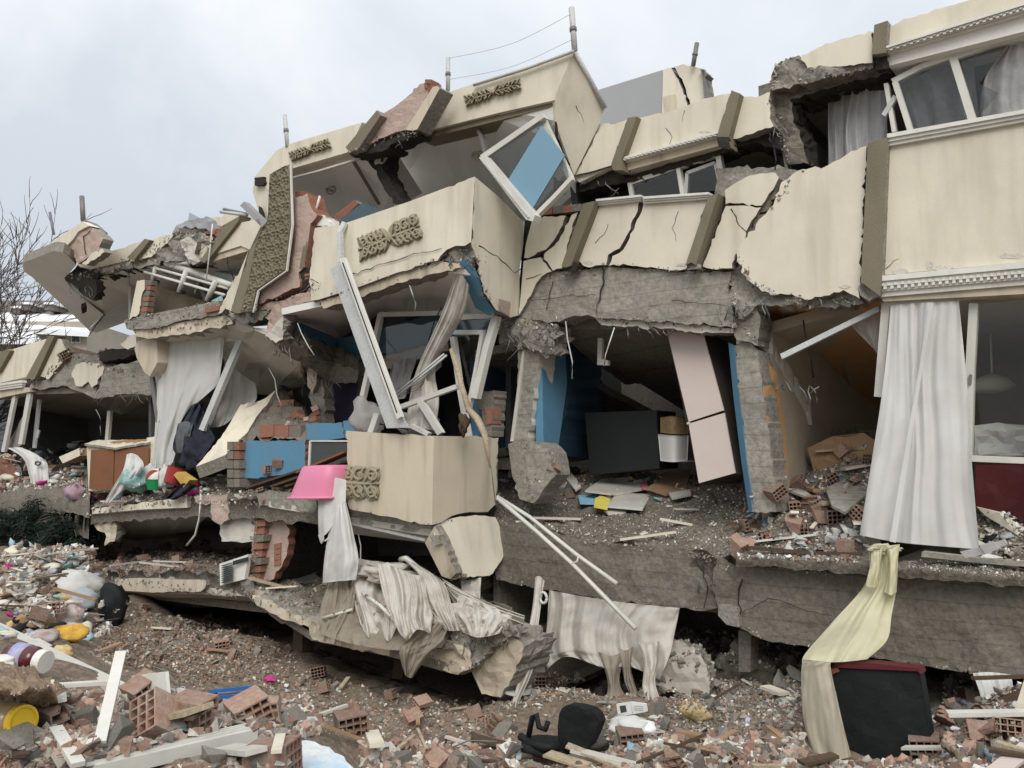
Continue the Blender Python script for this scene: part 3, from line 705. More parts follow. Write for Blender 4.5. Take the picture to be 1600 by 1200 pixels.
for i, (x0, x1, lab, nn) in enumerate(((1294, 1340, 'grey lace curtain in the open top floor bay, nearer the broken slab edge', -0.5), (1322, 1388, 'plain grey curtain hanging slack beside the top floor window frame', -0.42))):
    sheet('curtain', [[(x0 + 10 * i, 145 - 10 * i, nn), ((x0 + x1) / 2 + 4, 140 - 10 * i, nn), (x1, 128 - 4 * i, nn)], [(x0, 200, nn), ((x0 + x1) / 2, 200, nn), (x1 - 2, 190, nn)], [(x0, 268, nn), ((x0 + x1) / 2, 262, nn), (x1, 226, nn)]], wlace, 40, 20, 5, 0.035, label=lab, cat='curtain', group='net curtains on the top floor', solid=False)
sheet('curtain', [[(1578, 66, -.2), (1590, 62, -.2), (1640, 50, -.2)], [(1540, 120, -.25), (1580, 120, -.2), (1640, 110, -.2)], [(1530, 182, -.25), (1580, 184, -.2), (1640, 170, -.2)]], lace, 30, 24, 4, 0.04, label='torn lace curtain behind the broken top floor pane', cat='curtain', group='net curtains on the top floor', solid=False)
sheet('curtain', [[(1400, 128, -.3), (1450, 112, -.3), (1520, 90, -.3)], [(1408, 165, -.3), (1460, 152, -.3), (1525, 140, -.3)], [(1420, 208, -.3), (1466, 200, -.3), (1530, 188, -.3)]], lace, 36, 16, 7, 0.04, label='dim lace curtain behind the leaning top floor window pane', cat='curtain', group='net curtains on the top floor', solid=False)

# --- penthouse behind the roof line
PH = thing('roof_penthouse', UNZ(-4, -3.5, 7), 'grey and cream rooftop stair hut cracked open behind the parapet', 'stair hut')
slab('wall', [(936, 140), (1036, 109), (1036, 200), (930, 215)], -3.0, 0.25, greyp, parent=PH)
slab('wall', [(1036, 109), (1049, 106), 'r', (1056, 120), (1064, 135), (1072, 150), (1076, 172), 's', (1076, 190), (1034, 190)], -2.98, 0.2, cream, rconc, rough=.8, step=5, parent=PH)
slab('wall', [(1054, 104), (1068, 100), (1097, 107), (1104, 165), (1100, 190), 'r', (1084, 190), (1078, 160), (1068, 130), 's'], -2.98, 0.3, cream, rconc, rough=.8, step=5, parent=PH)
slab('inner_wall', [(1046, 106), (1070, 104), (1090, 190), (1066, 190)], -3.2, 0.2, crackm, parent=PH)
slab('patch', [(1036, 151), (1054, 147), (1058, 172), (1040, 176)], -2.96, 0.02, tan, parent=PH)
strip('downpipe', [(1098, 108), (1104, 165)], 4, -2.9, 0.06, steel, PH)
slab('roof_cap', [(1093, 108), (1099, 109), (1106, 116), (1101, 121)], -2.9, 0.2, steel, parent=PH)

# --- ground-floor opening, right: room, curtain, window
room(B, (1372, 472, -.28), (1680, 452, -.28), (1680, 905, -.28), (1372, 885, -.28), 4.2, -0.25, 0.1, mw=beige, mc=lsoffit, left=False)
win = strip('window', [(1384, 474), (1372, 620)], 13, -0.12, 0.08, pvc, B)
strip('frame', [(1381, 473), (1500, 464), (1660, 452)], 9, -0.115, 0.08, pvc, win)
strip('frame', [(1521, 474), (1515, 580), (1512, 690), (1511, 720)], 14, -0.13, 0.08, pvc, win)
strip('sash', [(1514, 716), (1660, 722)], 10, -0.10, 0.06, pvc, win)
strip('handle', [(1516, 585), (1515, 600)], 4, -0.10, 0.03, steel, win)
pane('pane', [(1526, 476), (1660, 462), (1660, 716), (1519, 712)], -0.17, win, glass)
slab('sofa', [(1524, 726), (1660, 726), (1660, 830), (1600, 815), (1545, 800), (1524, 790)], -0.7, 0.6, maroon, res=20, disp=0.03, label='dark red sofa back inside the room below the window sash', cat='sofa')
long_cur = sheet('curtain', [[(1392, 477, -.05), (1425, 474, -.05), (1462, 472, -.05), (1498, 470, -.05)],
                  [(1380, 600, .02), (1420, 600, .02), (1450, 600, .02), (1510, 590, .02)],
                  [(1362, 720, .1), (1410, 720, .1), (1450, 725, .1), (1518, 715, .1)],
                  [(1343, 836, .16), (1395, 846, .16), (1450, 852, .16), (1530, 858, .16)]], wcloth, 90, 50, 4, 0.035, wob=1.4, seed=3, vgrow=-0.2, label='long white curtain hanging full height in the near ground floor window', cat='curtain', solid=False)
sheet('hem', [[(1452, 474, .03), (1458, 474, .05)], [(1432, 600, .10), (1438, 600, .12)], [(1418, 680, .18), (1425, 680, .2)], [(1390, 846, .24), (1400, 848, .24)]], wcloth, 5, 40, 0, 0, parent=long_cur, solid=False)
pend = thing('ceiling_lamp', W(1550, 500, -2), 'white pendant lamp seen inside the room behind the near window', 'lamp')
tube('cord', [W(1548, 520, -2.2), W(1550, 590, -2.2)], 0.012, white, pend)
V, F = [], []
c0 = W(1550, 604, -2.2)
for i, (rr, zz) in enumerate(((0.03, 0.14), (0.16, 0.09), (0.24, 0.0), (0.16, -0.06), (0.02, -0.08))):
    for k in range(16): V.append(c0 + Vector((math.cos(k * math.pi / 8) * rr, math.sin(k * math.pi / 8) * rr, zz)))
for i in range(4):
    for k in range(16): F.append((i * 16 + k, i * 16 + (k + 1) % 16, i * 16 + 16 + (k + 1) % 16, i * 16 + 16 + k))
mk('shade', V, F, white, pend, smooth=True)
slab('reflection_heap', ['s', (1524, 665), (1560, 660), (1600, 668), (1640, 660), (1660, 700), (1600, 712), (1524, 712)], -0.9, 0.3, wcloth, res=10, disp=0.12, label='white heap put in for the bedding heaped behind the window glass', cat='reflection')  # cloth heap behind the pane imitates a reflection in the glass
# ochre room: fallen ceiling, stripes
slab('ceiling', [(1180, 476, -.3), (1376, 470, -.3), (1376, 560, -2.2), (1372, 640, -4.2), (1240, 640, -4.2)], 0, 0.1, orange, parent=B, dirv=(0, 0, 1), res=20, disp=0.03)
for (a, b_, c_, d_) in (((1216, 477, -.29), (1240, 477, -.29), (1300, 640, -3.9), (1280, 640, -3.9)), ((1295, 474, -.29), (1330, 473, -.29), (1350, 600, -3.2), (1330, 610, -3.2))):
    slab('ceiling_stripe', [a, b_, c_, d_], 0, 0.012, beige, parent=B, dirv=(0, 0, 1))
room(B, (1205, 520, -.5), (1376, 474, -.5), (1376, 880, -.5), (1205, 860, -.5), 4.2, -0.3, 0.4, mw=beige, mc=beige, right=False, floor=False)
crack('crack', [(1236, 508, -.9), (1240, 530, -1.3), (1252, 545, -1.6), (1250, 570, -2.0)], 6, 3, 0, B)
slab('batten', [(1219, 553, .0), (1372, 478, -.2), (1374, 486, -.2), (1222, 561, .0)], 0, 0.05, gpvc, parent=B)
sheet('curtain', [[(1328, 506, -.3), (1350, 494, -.3), (1374, 484, -.3)], [(1340, 520, -.35), (1358, 520, -.3), (1375, 520, -.3)], [(1365, 545, -.35), (1370, 552, -.3), (1376, 562, -.3)]], sheer, 20, 20, 3, 0.02, label='scrap of net curtain caught at the window corner under the fallen batten', cat='curtain', solid=False)
slab('column', ['s', (1148, 540), (1168, 530), (1184, 548), 'r', (1190, 590), (1196, 640), (1204, 700), (1212, 765), (1212, 800), 's', (1176, 800), 'r', (1166, 720), (1158, 640), (1152, 590), 's'], -0.18, 0.35, conc, rconc, rough=1.2, step=7, res=9, disp=0.02, parent=B)
slab('wall', ['s', (1184, 548, -.2), (1214, 582, -.6), (1226, 660, -.8), (1234, 760, -.8), (1214, 775, -.2), (1204, 700, -.2), (1194, 620, -.2)], 0, 0.1, orange, parent=B, dirv=UA * -1)
slab('wall', [(1138, 535, -.3), (1147, 540, -.17), (1152, 590, -.17), (1166, 720, -.17), (1179, 800, -.17), (1170, 800, -.3), (1158, 720, -.3), (1146, 620, -.3)], 0, 0.08, blue, parent=B, dirv=-NA)
sheet('debris_heap', [[(1205, 735, -2.2), (1260, 700, -2.4), (1320, 680, -2.4), (1376, 672, -2.4)], [(1190, 775, -1.2), (1260, 750, -1.3), (1320, 735, -1.3), (1376, 730, -1.3)], [(1170, 820, -.5), (1260, 805, -.5), (1320, 800, -.5), (1376, 800, -.5)], [(1150, 858, .1), (1260, 866, .1), (1320, 870, .1), (1376, 874, .1)]], gdirt, 50, 40, disp=.16, freq=3, parent=B)
slab('leaning_board', ['s', (1262, 700), (1300, 682), (1350, 676), (1370, 690), (1366, 760), (1300, 790), (1280, 770)], -1.4, 0.06, cardb, res=14, disp=0.05, label='sheet of brown board leaning on rubble in the ochre room', cat='board')

def storey(u0, u1, z0, z1, n0=-.30, n1=-5.5):
    f = [UNZ(u0, n0, EZ + z0), UNZ(u1, n0, EZ + z0), UNZ(u1, n1, EZ + z0), UNZ(u0, n1, EZ + z0)]
    hexa('floor_slab', f, [v + Vector((0, 0, z1 - z0)) for v in f], dconc, B)
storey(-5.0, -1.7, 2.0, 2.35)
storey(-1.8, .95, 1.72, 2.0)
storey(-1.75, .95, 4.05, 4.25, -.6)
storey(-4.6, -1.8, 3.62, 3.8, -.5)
# --- long floor beams of the near half
slab('floor_beam', ['r', (1120, 872), (1150, 884), (1173, 884), (1300, 892), (1450, 903), (1660, 918), 's', (1660, 1072), 'r', (1600, 1058), (1500, 1050), (1400, 1034), (1300, 1014), (1200, 1002), (1176, 992), (1153, 980), (1123, 950), (1112, 920)], 0.12, 0.5, dconc, dconc, rough=1.4, step=9, res=13, disp=0.035, parent=B)
crack('crack', [(1160, 905), (1154, 930), (1156, 960), (1152, 978)], 3, 2, 0.16, B)
crack('crack', [(1160, 958), (1200, 935), (1220, 938), (1260, 955), (1300, 962)], 1.3, .8, 0.16, B)
slab('floor_beam', ['r', (775, 815), (868, 832), (916, 845), (1033, 856), (1063, 856), (1090, 864), (1120, 875), (1114, 920), (1122, 950), (1099, 955), (1060, 950), (997, 944), (945, 937), (861, 922), (776, 906)], 0.06, 0.4, dconc, dconc, rough=1.3, step=9, res=12, disp=0.03, parent=B)
crack('crack', [(1088, 870), (1100, 895), (1106, 920), (1100, 950)], 3, 1.5, 0.1, B)
slab('beam_patch', ['r', (1122, 945), (1152, 950), (1155, 980), (1135, 976), (1122, 962)], 0.2, 0.1, rconc, rough=1, parent=B)
sheet('floor_edge', [[(1150, 858, .1), (1300, 868, .1), (1450, 878, .1), (1660, 892, .1)], [(1150, 866, .35), (1300, 876, .35), (1450, 886, .35), (1660, 900, .35)], [(1150, 884, .34), (1300, 894, .34), (1450, 905, .34), (1660, 920, .34)]], gdirt, 80, 12, disp=0.035, freq=5, parent=B)
strip('sill_strip', [(1170, 856), (1260, 864), (1345, 866)], 5, .3, .05, dwood, B)
strip('sill_strip', [(1440, 866), (1530, 876), (1660, 886)], 8, .3, .12, conc, B)

for pts_, n_ in (([(1384, 420), (1396, 408), (1404, 404)], .004), ([(1060, 330), (1050, 356), (1056, 376)], .004), ([(930, 380), (944, 366), (950, 350)], .004), ([(1040, 200), (1050, 214), (1046, 226)], .004), ([(1070, 172), (1066, 190)], .004)):
    crack('hairline_crack', pts_, 1.0, .5, n_, B)
flake = mat('bare_render_patch', (.56, .535, .47), (.42, .39, .33), 8, fine=.2, bump=.5)
for (x, y, w_, h_, n_) in ((1405, 424, 26, 9, .004), (1470, 418, 40, 8, .004), (1580, 400, 40, 10, .004), (1452, 414, 12, 14, .004), (1200, 452, 18, 9, .034), (1320, 448, 16, 8, .034), (1230, 300, 8, 5, .034), (1064, 414, 20, 6, .004), (920, 410, 14, 6, .004), (1100, 206, 18, 4, .004), (1010, 242, 22, 4, .004)):
    slab('flaked_patch', ['r'] + [(x + math.cos(t * .785) * w_ * random.uniform(.35, .6), y + math.sin(t * .785) * h_ * random.uniform(.35, .6)) for t in range(8)], n_, .003, flake, rough=.8, step=4, parent=B, solid=False)
# rubble banked in the gap under the long beam and inside the near window
sheet('debris_bank', [[(1020, 975, -2.2), (1120, 985, -2.2), (1250, 1010, -2.2), (1400, 1040, -2.2), (1660, 1070, -2.2)], [(1010, 1020, -1.1), (1120, 1030, -1.1), (1250, 1045, -1.1), (1400, 1066, -1.1), (1660, 1090, -1.1)], [(1000, 1085, .3), (1120, 1098, .3), (1250, 1106, .3), (1400, 1120, .3), (1660, 1150, .3)]], gdirt, 70, 30, disp=.16, freq=3, parent=B)
sheet('debris_heap', [[(1500, 800, -1.6), (1560, 794, -1.6), (1660, 800, -1.6)], [(1500, 836, -.6), (1560, 834, -.6), (1660, 840, -.6)], [(1500, 866, .05), (1560, 872, .05), (1660, 884, .05)]], gdirt, 30, 20, disp=.12, freq=4, parent=B)

uE = (W(1660, 700, 0) - P0).dot(UA)
hexa('end_wall', [UNZ(uE - .02, -.2, EZ - 1.9), UNZ(uE - .02, -5.9, EZ - 1.9), UNZ(uE - .02, -5.9, EZ + 4.3), UNZ(uE - .02, -.2, EZ + 4.3)], [UNZ(uE + .12, -.2, EZ - 1.9), UNZ(uE + .12, -5.9, EZ - 1.9), UNZ(uE + .12, -5.9, EZ + 4.3), UNZ(uE + .12, -.2, EZ + 4.3)], cream, B)
# ================================================================== middle: projecting bays, centre room
# front parapet of the middle bay, 1.05 m proud of the facade
bay = slab('bay_parapet', ['s', (492, 356), (530, 352), (600, 328), (636, 316), 'r', (692, 295), 's', (742, 276), 'r', (736, 378), (726, 384), (712, 384), (698, 390), (688, 400), (684, 407), 's', (620, 426), (556, 450), (520, 461), (498, 468), 'r', (486, 470), (483, 440), 's'], 1.05, 0.14, cream, rconc, rough=1, step=8, parent=B, dirv=-NA - UA * .5)
slab('bay_parapet', ['s', (742, 276, 1.05), (780, 308, .5), (817, 346, 0), (818, 380, 0), (812, 420, 0), (812, 492, 0.02), 'r', (798, 496, .2), (787, 490, .35), (775, 484, .5), (766, 470, .65), (757, 458, .75), (750, 430, .9), (741, 400, 1.0), (736, 378, 1.05), 's'], 0, 0.14, cream, rconc, rough=1.2, step=7, planar=[(742, 276, 1.05), (736, 378, 1.05), (817, 346, 0)], parent=B, dirv=-UA - NA * .6)
crack('crack', [(748, 384, .97), (770, 398, .67), (790, 412, .4), (804, 427, .14), (814, 420, .06)], 1.8, 1.2, 0.02, B)
crack('crack', [(545, 431, 1.07), (585, 416, 1.07), (625, 405, 1.07), (660, 394, 1.07), (690, 388, 1.07)], 1.4, 1.0, 1.07, B)
slab('bay_corner_break', ['r', (684, 406), (700, 388), (728, 383), (740, 390), (744, 402), (736, 414), (720, 412), (700, 408)], 0.98, 0.25, rconc, rough=2, step=5, res=6, disp=.09, parent=B)
scrolls('ornament', [(558, 372), (650, 334), (660, 370), (562, 408)], 1.06, bay, ornm, 3)
slab('bay_edge', ['r', (556, 452), (620, 428), (684, 408), (716, 412), (720, 418), (620, 442), (555, 468), (505, 482), (500, 470)], 1.0, 0.25, tan, rconc, rough=1, step=7, parent=B)
slab('pink_patch', [(780, 467, .5), (798, 472, .27), (796, 494, .24), (783, 486, .42)], 0, 0.01, pink, parent=B)
# soffit of the middle bay
slab('bay_soffit', [(440, 492, .95), (505, 478, .95), (620, 440, .95), (722, 416, .95), (735, 430, .9), (770, 490, .3), (700, 488, -.8), (600, 488, -1.2), (530, 530, -1.6)], 0, 0.1, soffit, parent=B, dirv=(0, 0, 1))
slab('wall', [(723, 408, .98), (734, 404, 1.0), (748, 432, .9), (755, 462, .72), (773, 486, .45), (768, 492, .42), (748, 480, .5), (735, 450, .7)], 0, 0.06, blue, parent=B, dirv=-UA)
# blue room below it
slab('wall', ['s', (441, 490, .8), (470, 506, .3), (528, 530, -.8), 'r', (526, 572, -.8), (500, 560, -.2), (470, 545, .3), (441, 528, .8)], 0, 0.12, blue, conc, rough=1, parent=B, dirv=-UA)
slab('wall', ['s', (528, 530, -.8), (600, 512, -.9), (700, 484, -.9), 's', (770, 492, -.9), (760, 520, -.9), 'r', (690, 530, -.9), (620, 548, -.9), (590, 552, -.9), (560, 562, -.9), (526, 572, -.8)], 0, 0.12, blue, conc, rough=1.2, parent=B)
crack('crack', [(502, 532, -.25), (514, 545, -.5), (520, 555, -.6), (524, 572, -.75)], 2, 1.5, 0.04, B)
slab('fallen_beam', ['r', (424, 496, .9), (441, 525, .85), (480, 548, .4), (522, 570, -.5), (560, 580, -.7), (556, 600, -.7), (520, 598, -.6), (470, 566, .3), (436, 546, .8), (418, 530, .9)], 0, 0.3, conc, dconc, rough=1.6, step=7, res=9, disp=.05, parent=B)
slab('fallen_beam', ['r', (556, 566), (600, 556), (680, 536), (700, 534), (700, 548), (640, 566), (560, 590)], -1.0, 0.3, lsoffit, dconc, rough=1.5, step=7, res=9, disp=.05, parent=B)
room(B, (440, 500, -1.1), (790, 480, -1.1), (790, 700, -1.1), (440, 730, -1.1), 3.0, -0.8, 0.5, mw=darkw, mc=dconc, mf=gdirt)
slab('inner_wall', [(507, 592), (560, 588), (556, 664), (505, 664)], -0.95, 0.1, purple, conc, parent=B)
# left broken nib of the bay with pink plaster stub
slab('broken_nib', ['r', (400, 480), (440, 470), (470, 458), (505, 446), (512, 458), (490, 470), (445, 484), (440, 490), (442, 500), (430, 530), (414, 526), (418, 500), (402, 490)], 0.95, 0.3, pink, rconc, rough=1.4, step=6, res=8, disp=.05, parent=B)
slab('broken_nib', ['r', (414, 524), (430, 506), (442, 494), (441, 530), (430, 536)], 0.98, 0.2, lsoffit, rconc, rough=1.2, step=5, res=7, disp=.04, parent=B)
# pink and lattice clad column above
slab('column', ['r', (455, 312), (462, 308), (472, 306), (480, 302), (484, 318), (490, 330), (496, 336), 's', (486, 350), (475, 417), 'r', (466, 426), (468, 448), (440, 460), (400, 477), 's', (402, 452), (446, 424), (455, 350)], 1.0, 0.3, pink, brickm, rough=1.1, step=6, res=9, disp=.02, parent=B)
slab('column_return', [(486, 350, 1.0), (497, 337, .85), (482, 420, .85), (474, 418, 1.0)], 0, 0.1, olive, parent=B, dirv=-UA)
slab('column_end', ['r', (468, 424), (480, 418), (490, 424), (490, 440), (478, 450), (468, 446)], 0.96, 0.2, crackm, rough=1, step=5, res=6, disp=.05, parent=B)
for k in range(4):
    slab('brick', [(476 + k * .6, 428 + k * 5), (488 - k, 426 + k * 5), (488 - k, 430 + k * 5), (476 + k * .6, 432 + k * 5)], 1.0 - .02 * k, .12, brickm, parent=B)
for k, (x, y) in enumerate(((467, 303), (476, 308), (483, 318), (489, 329))):
    slab('brick', [(x - 6, y - 3), (x + 6, y - 5), (x + 6, y + 5), (x - 5, y + 6)], 0.9, .18, brickm, parent=B)

def lattice(name, pts, n, m, parent):
    """cladding panel with a pressed net of star-shaped cells, modelled in relief"""
    import mathutils
    o = outline(pts, n, 0, 6); nb = len(o)
    xs = [p[0] for p in o]; ys = [p[1] for p in o]
    flat = [Vector((p[0], p[1])) for p in o]
    y = min(ys)
    st = 1.35
    while y < max(ys):
        x = min(xs)
        while x < max(xs): flat.append(Vector((x + .11, y + .07))); x += st
        y += st
    v2, e2, f2, ov, oe, of = geometry.delaunay_2d_cdt(flat, [(i, (i + 1) % nb) for i in range(nb)], [], 1, 1e-5)
    used = sorted({i for f in f2 for i in f}); rm = {k: i for i, k in enumerate(used)}
    V = []
    for k in used:
        w = W(v2[k][0], v2[k][1], n)
        a = (w - P0).dot(UA) * 4.4; c = w.z * 4.4
        i0, j0 = math.floor(a), math.floor(c / 0.866)
        ds = []
        for j in range(j0 - 1, j0 + 3):
            for i in range(i0 - 1, i0 + 3):
                dxx = a - (i + 0.5 * (j % 2)); dyy = c - j * 0.866
                ds.append((math.hypot(dxx, dyy), math.atan2(dyy, dxx)))
        ds.sort(); d1, an = ds[0]; d2 = ds[1][0]
        ring = abs(d1 - 0.30 - 0.05 * math.cos(6 * an))
        edge = d2 - d1
        h = max(0, 1 - ring / 0.13) * 0.03
        h = max(h, max(0, 1 - edge / 0.2) * 0.03)
        h = max(h, max(0, 1 - abs(math.sin(3 * an)) * d1 / 0.09) * 0.026 * (d1 > .28))
        V.append(w + NA * h)
    F = [tuple(rm[i] for i in f) for f in f2]
    nv = len(V); cnt = {(a, b) for f in F for a, b in zip(f, f[1:] + f[:1])}
    bed = [(a, b) for a, b in cnt if (b, a) not in cnt]
    B2 = {}
    for a, b in bed:
        for q in (a, b):
            if q not in B2: B2[q] = len(V); V.append(V[q] - NA * 0.06)
    for a, b in bed: F.append((b, a, B2[a], B2[b]))
    return mk(name, V, F, m, parent, smooth=False)
lat = lattice('lattice_panel', [(422, 273), (452, 257), (455, 350), (446, 422), (402, 453), (394, 487), (378, 488), (390, 440), (401, 388), (410, 362), (420, 345)], 1.12, olive, B)
strip('edge_bead', [(453, 258), (456, 350), (447, 423), (403, 454), (395, 488)], 1.3, 1.15, 0.03, white, lat)
slab('pilaster', ['s', (390, 391), (420, 350), (420, 345), (409, 362), (401, 388), (378, 488), 'r', (370, 490), (361, 486), 's'], 1.08, 0.25, olive, rconc, rough=1, parent=B)
slab('parapet_panel', ['s', (368, 432), (372, 430), (388, 392), (361, 486), 'r', (352, 482), (346, 489), (340, 490), 's'], 1.02, 0.2, cream, rconc, rough=1, step=5, parent=B)
slab('pilaster_stub', ['r', (358, 486), (372, 490), (400, 486), (420, 484), (408, 500), (386, 506), (366, 500)], 0.98, 0.25, rconc, crackm, rough=1.5, step=5, res=6, disp=.08, parent=B)

slab('backing_wall', [(884, 205), (930, 195), (950, 192), (962, 258), (905, 285), (890, 270)], -.05, .1, cream, parent=B)
# --- roof-level bay
ub = slab('roof_bay_parapet', ['s', (398, 276), (432, 235), (449, 226), (566, 191), (543, 238), (457, 263), (420, 277)], 0.85, 0.2, cream, parent=B)
scrolls('ornament', [(450, 238), (512, 216), (518, 229), (455, 252)], 0.87, ub, ornm, 5)
slab('roof_bay_end', ['s', (398, 276, .85), (424, 277, .85), (424, 300, .85), (416, 350, .8), (404, 330, .8), (395, 300, .8)], 0, 0.15, cream, olive, parent=B)
slab('roof_bay_end', ['r', (397, 278), (412, 276), (412, 288), (398, 290)], 0.9, 0.2, crackm, rough=.8, step=4, parent=B)
slab('dark_hole', [(404, 322), (408, 324), (412, 334), (412, 344), (405, 336)], .88, .02, crackm, parent=B)  # dark plate, its colour stands for the shade inside a round hole
slab('pilaster', [(589, 172), (595, 180), (560, 232), (546, 238), (540, 230)], 0.95, 0.25, olive, rconc, parent=B)
slab('torn_wall', ['r', (593, 181), (608, 172), (622, 164), (638, 150), (656, 132), (672, 124), (675, 136), 's', (650, 196), (634, 203), 'r', (600, 214), (560, 233), 's'], 0.84, 0.2, pink, brickm, rough=1.2, step=6, res=8, disp=.03, parent=B)
for k, (x, y) in enumerate(((669, 128), (673, 137), (668, 134))):
    slab('brick', [(x - 5, y - 4), (x + 5, y - 4), (x + 4, y + 5), (x - 5, y + 4)], .87, .15, brickm, parent=B)
slab('pilaster', [(676, 136), (683, 134), (687, 138), (652, 202), 'r', (645, 204), (634, 203), 's'], 0.95, 0.25, tan, rconc, parent=B)
slab('pilaster_stub', ['r', (634, 202), (648, 197), (652, 206), (640, 212)], .93, .2, crackm, rough=1, step=4, res=5, disp=.04, parent=B)
slab('broken_slab_edge', ['r', (544, 238), (560, 233), (600, 214), (634, 203), (652, 204), (650, 212), (612, 226), (600, 236), (552, 246)], 0.8, 0.3, crackm, rough=1.2, step=6, res=8, disp=.04, parent=B)
slab('broken_rib', ['r', (590, 236), (604, 228), (612, 226), (618, 230), (600, 244), (598, 256), (612, 290), (632, 318), (618, 320), (600, 296), (582, 262), (574, 250)], 0.5, 0.3, crackm, rough=1.2, step=6, res=8, disp=.04, parent=B)
slab('rib_wall', ['s', (604, 234, .5), (616, 232, .4), (660, 302, -.6), (630, 318, -.2), (612, 290, .3), (598, 256, .5)], 0, 0.15, lsoffit, parent=B)
ub2 = slab('roof_bay_parapet', ['s', (688, 136), (696, 146), (780, 117), (896, 81), (868, 147), (868, 156), (780, 176), (653, 208), (652, 204)], 0.5, 0.2, cream, parent=B, dirv=-NA - UA * .5)
scrolls('ornament', [(724, 150), (812, 122), (815, 138), (728, 166)], 0.52, ub2, ornm, 8)
slab('roof_bay_parapet', ['s', (896, 81, .5), (945, 168, 0), (934, 200, 0), (897, 274, 0), (868, 192, .45), (868, 156, .5), (869, 147, .5)], 0, 0.2, cream, parent=B, dirv=-UA - NA * .6, planar=[(896, 81, .5), (868, 156, .5), (945, 168, .0)])
crack('crack', [(900, 165, .36), (908, 178, .28), (912, 190, .26)], 1.2, .6, 0, B)
crack('crack', [(868, 190, .47), (870, 215, .42), (880, 240, .3), (890, 258, .12)], 5, 3, .03, B)
slab('lintel', [(652, 209), (780, 177), (868, 157), (868, 150), (872, 160), (858, 168), (780, 188), (655, 219)], .45, .3, olive, parent=B)
tube('coping_rail', [W(740, 133, .55), W(820, 108, .55), W(896, 80, .55)], .02, gpvc, B)
tube('coping_rail', [W(899, 82, .5), W(922, 124, .25), W(946, 169, .02)], .03, gpvc, B)
tube('curtain_rail', [W(455, 279, .8), W(500, 267, .8), W(562, 248, .75)], .02, lsoffit, B)
tube('curtain_rail', [W(552, 252, .6), W(575, 290, .1), W(592, 318, -.3)], .03, olive, B)
tube('curtain_rail', [W(652, 219, .42), W(760, 190, .42), W(834, 170, .42)], .025, gpvc, B)
strip('frame', [(737, 184), (752, 215), (757, 240)], 5, .38, .06, steel, B)
# ceilings seen from below in the roof bays
slab('ceiling', [(424, 285, .8), (456, 266, .8), (545, 240, .75), (575, 250, .5), (612, 300, -.2), (620, 345, -2.0), (430, 380, -2.0)], 0, .1, soffit, parent=B, dirv=(0, 0, 1))
slab('ceiling', [(612, 226, .45), (655, 212, .45), (860, 160, .45), (872, 190, .4), (900, 300, -.3), (880, 345, -2.2), (640, 345, -2.2)], 0, .1, soffit, parent=B, dirv=(0, 0, 1))
crack('crack', [(648, 222, .3), (652, 232, .1), (660, 246, -.2), (663, 262, -.5)], 1.3, .8, .04, B)
crack('crack', [(700, 205, .35), (703, 222, .1)], 5, 3, .03, B)
for cx, cy, nn in ((517, 297, -.1), (745, 243, -.2)):
    ros = tube('ceiling_rose', [W(cx + math.cos(t * .42) * 7, cy + math.sin(t * .42) * 6, nn) for t in range(16)], .018, lsoffit, B, sides=5)
    tube('boss', [W(cx - 3, cy, nn), W(cx + 3, cy + 1, nn)], .03, lsoffit, ros)
room(B, (420, 330, -2.0), (900, 290, -2.3), (900, 370, -2.3), (420, 400, -2.0), 1.0, 0, 0, mw=soffit, mc=soffit)
# bits lying on top of the middle bay parapet
slab('brick', [(520, 338), (553, 312), (560, 318), (530, 346)], .7, .25, brickm, rconc, parent=B)
slab('glass_sheet', [(528, 345), (567, 316), (597, 329), (572, 342), (535, 350)], .9, .02, sglass, label='dark blue solar glass sheet lying on the middle bay parapet beside a brick', cat='glass sheet')
tube('pipe_scrap', [W(492, 336, .9), W(500, 306, .9)], .02, white, label='short white pipe sticking up behind the pink column', cat='pipe')
slab('plaster_scrap', ['r', (497, 334), (516, 340), (530, 346), (526, 354), (506, 356), (494, 352)], .9, .1, white, rconc, rough=1, step=4, res=6, disp=.03, parent=B)

# tilted white window frame with blue film, torn loose from the roof bay
wf = thing('loose_window', W(835, 340, .75), 'white window frame with blue film hanging tilted on the roof bay corner', 'window')
slab('frame', [(846, 177), (893, 277), (886, 279), (842, 188)], .55, .07, pvc, parent=wf)
strip('frame', [(848, 180), (752, 246)], 8, .62, .08, pvc, wf)
slab('frame', [(748, 246), (757, 243), (836, 336), (832, 346), (822, 343)], .72, .12, pvc, parent=wf)
strip('frame', [(892, 278), (866, 306), (832, 340)], 6, .60, .07, pvc, wf)
strip('track', [(752, 250), (826, 340)], 2, .735, .02, gpvc, wf)
slab('film', [(846, 196), (882, 243), (832, 326), (793, 282)], .61, .015, bglass, parent=wf)
pane('pane', [(762, 246), (842, 190), (846, 196), (793, 280)], .60, wf, dglass)
pane('pane', [(882, 244), (888, 276), (836, 330), (832, 326)], .60, wf, dglass)

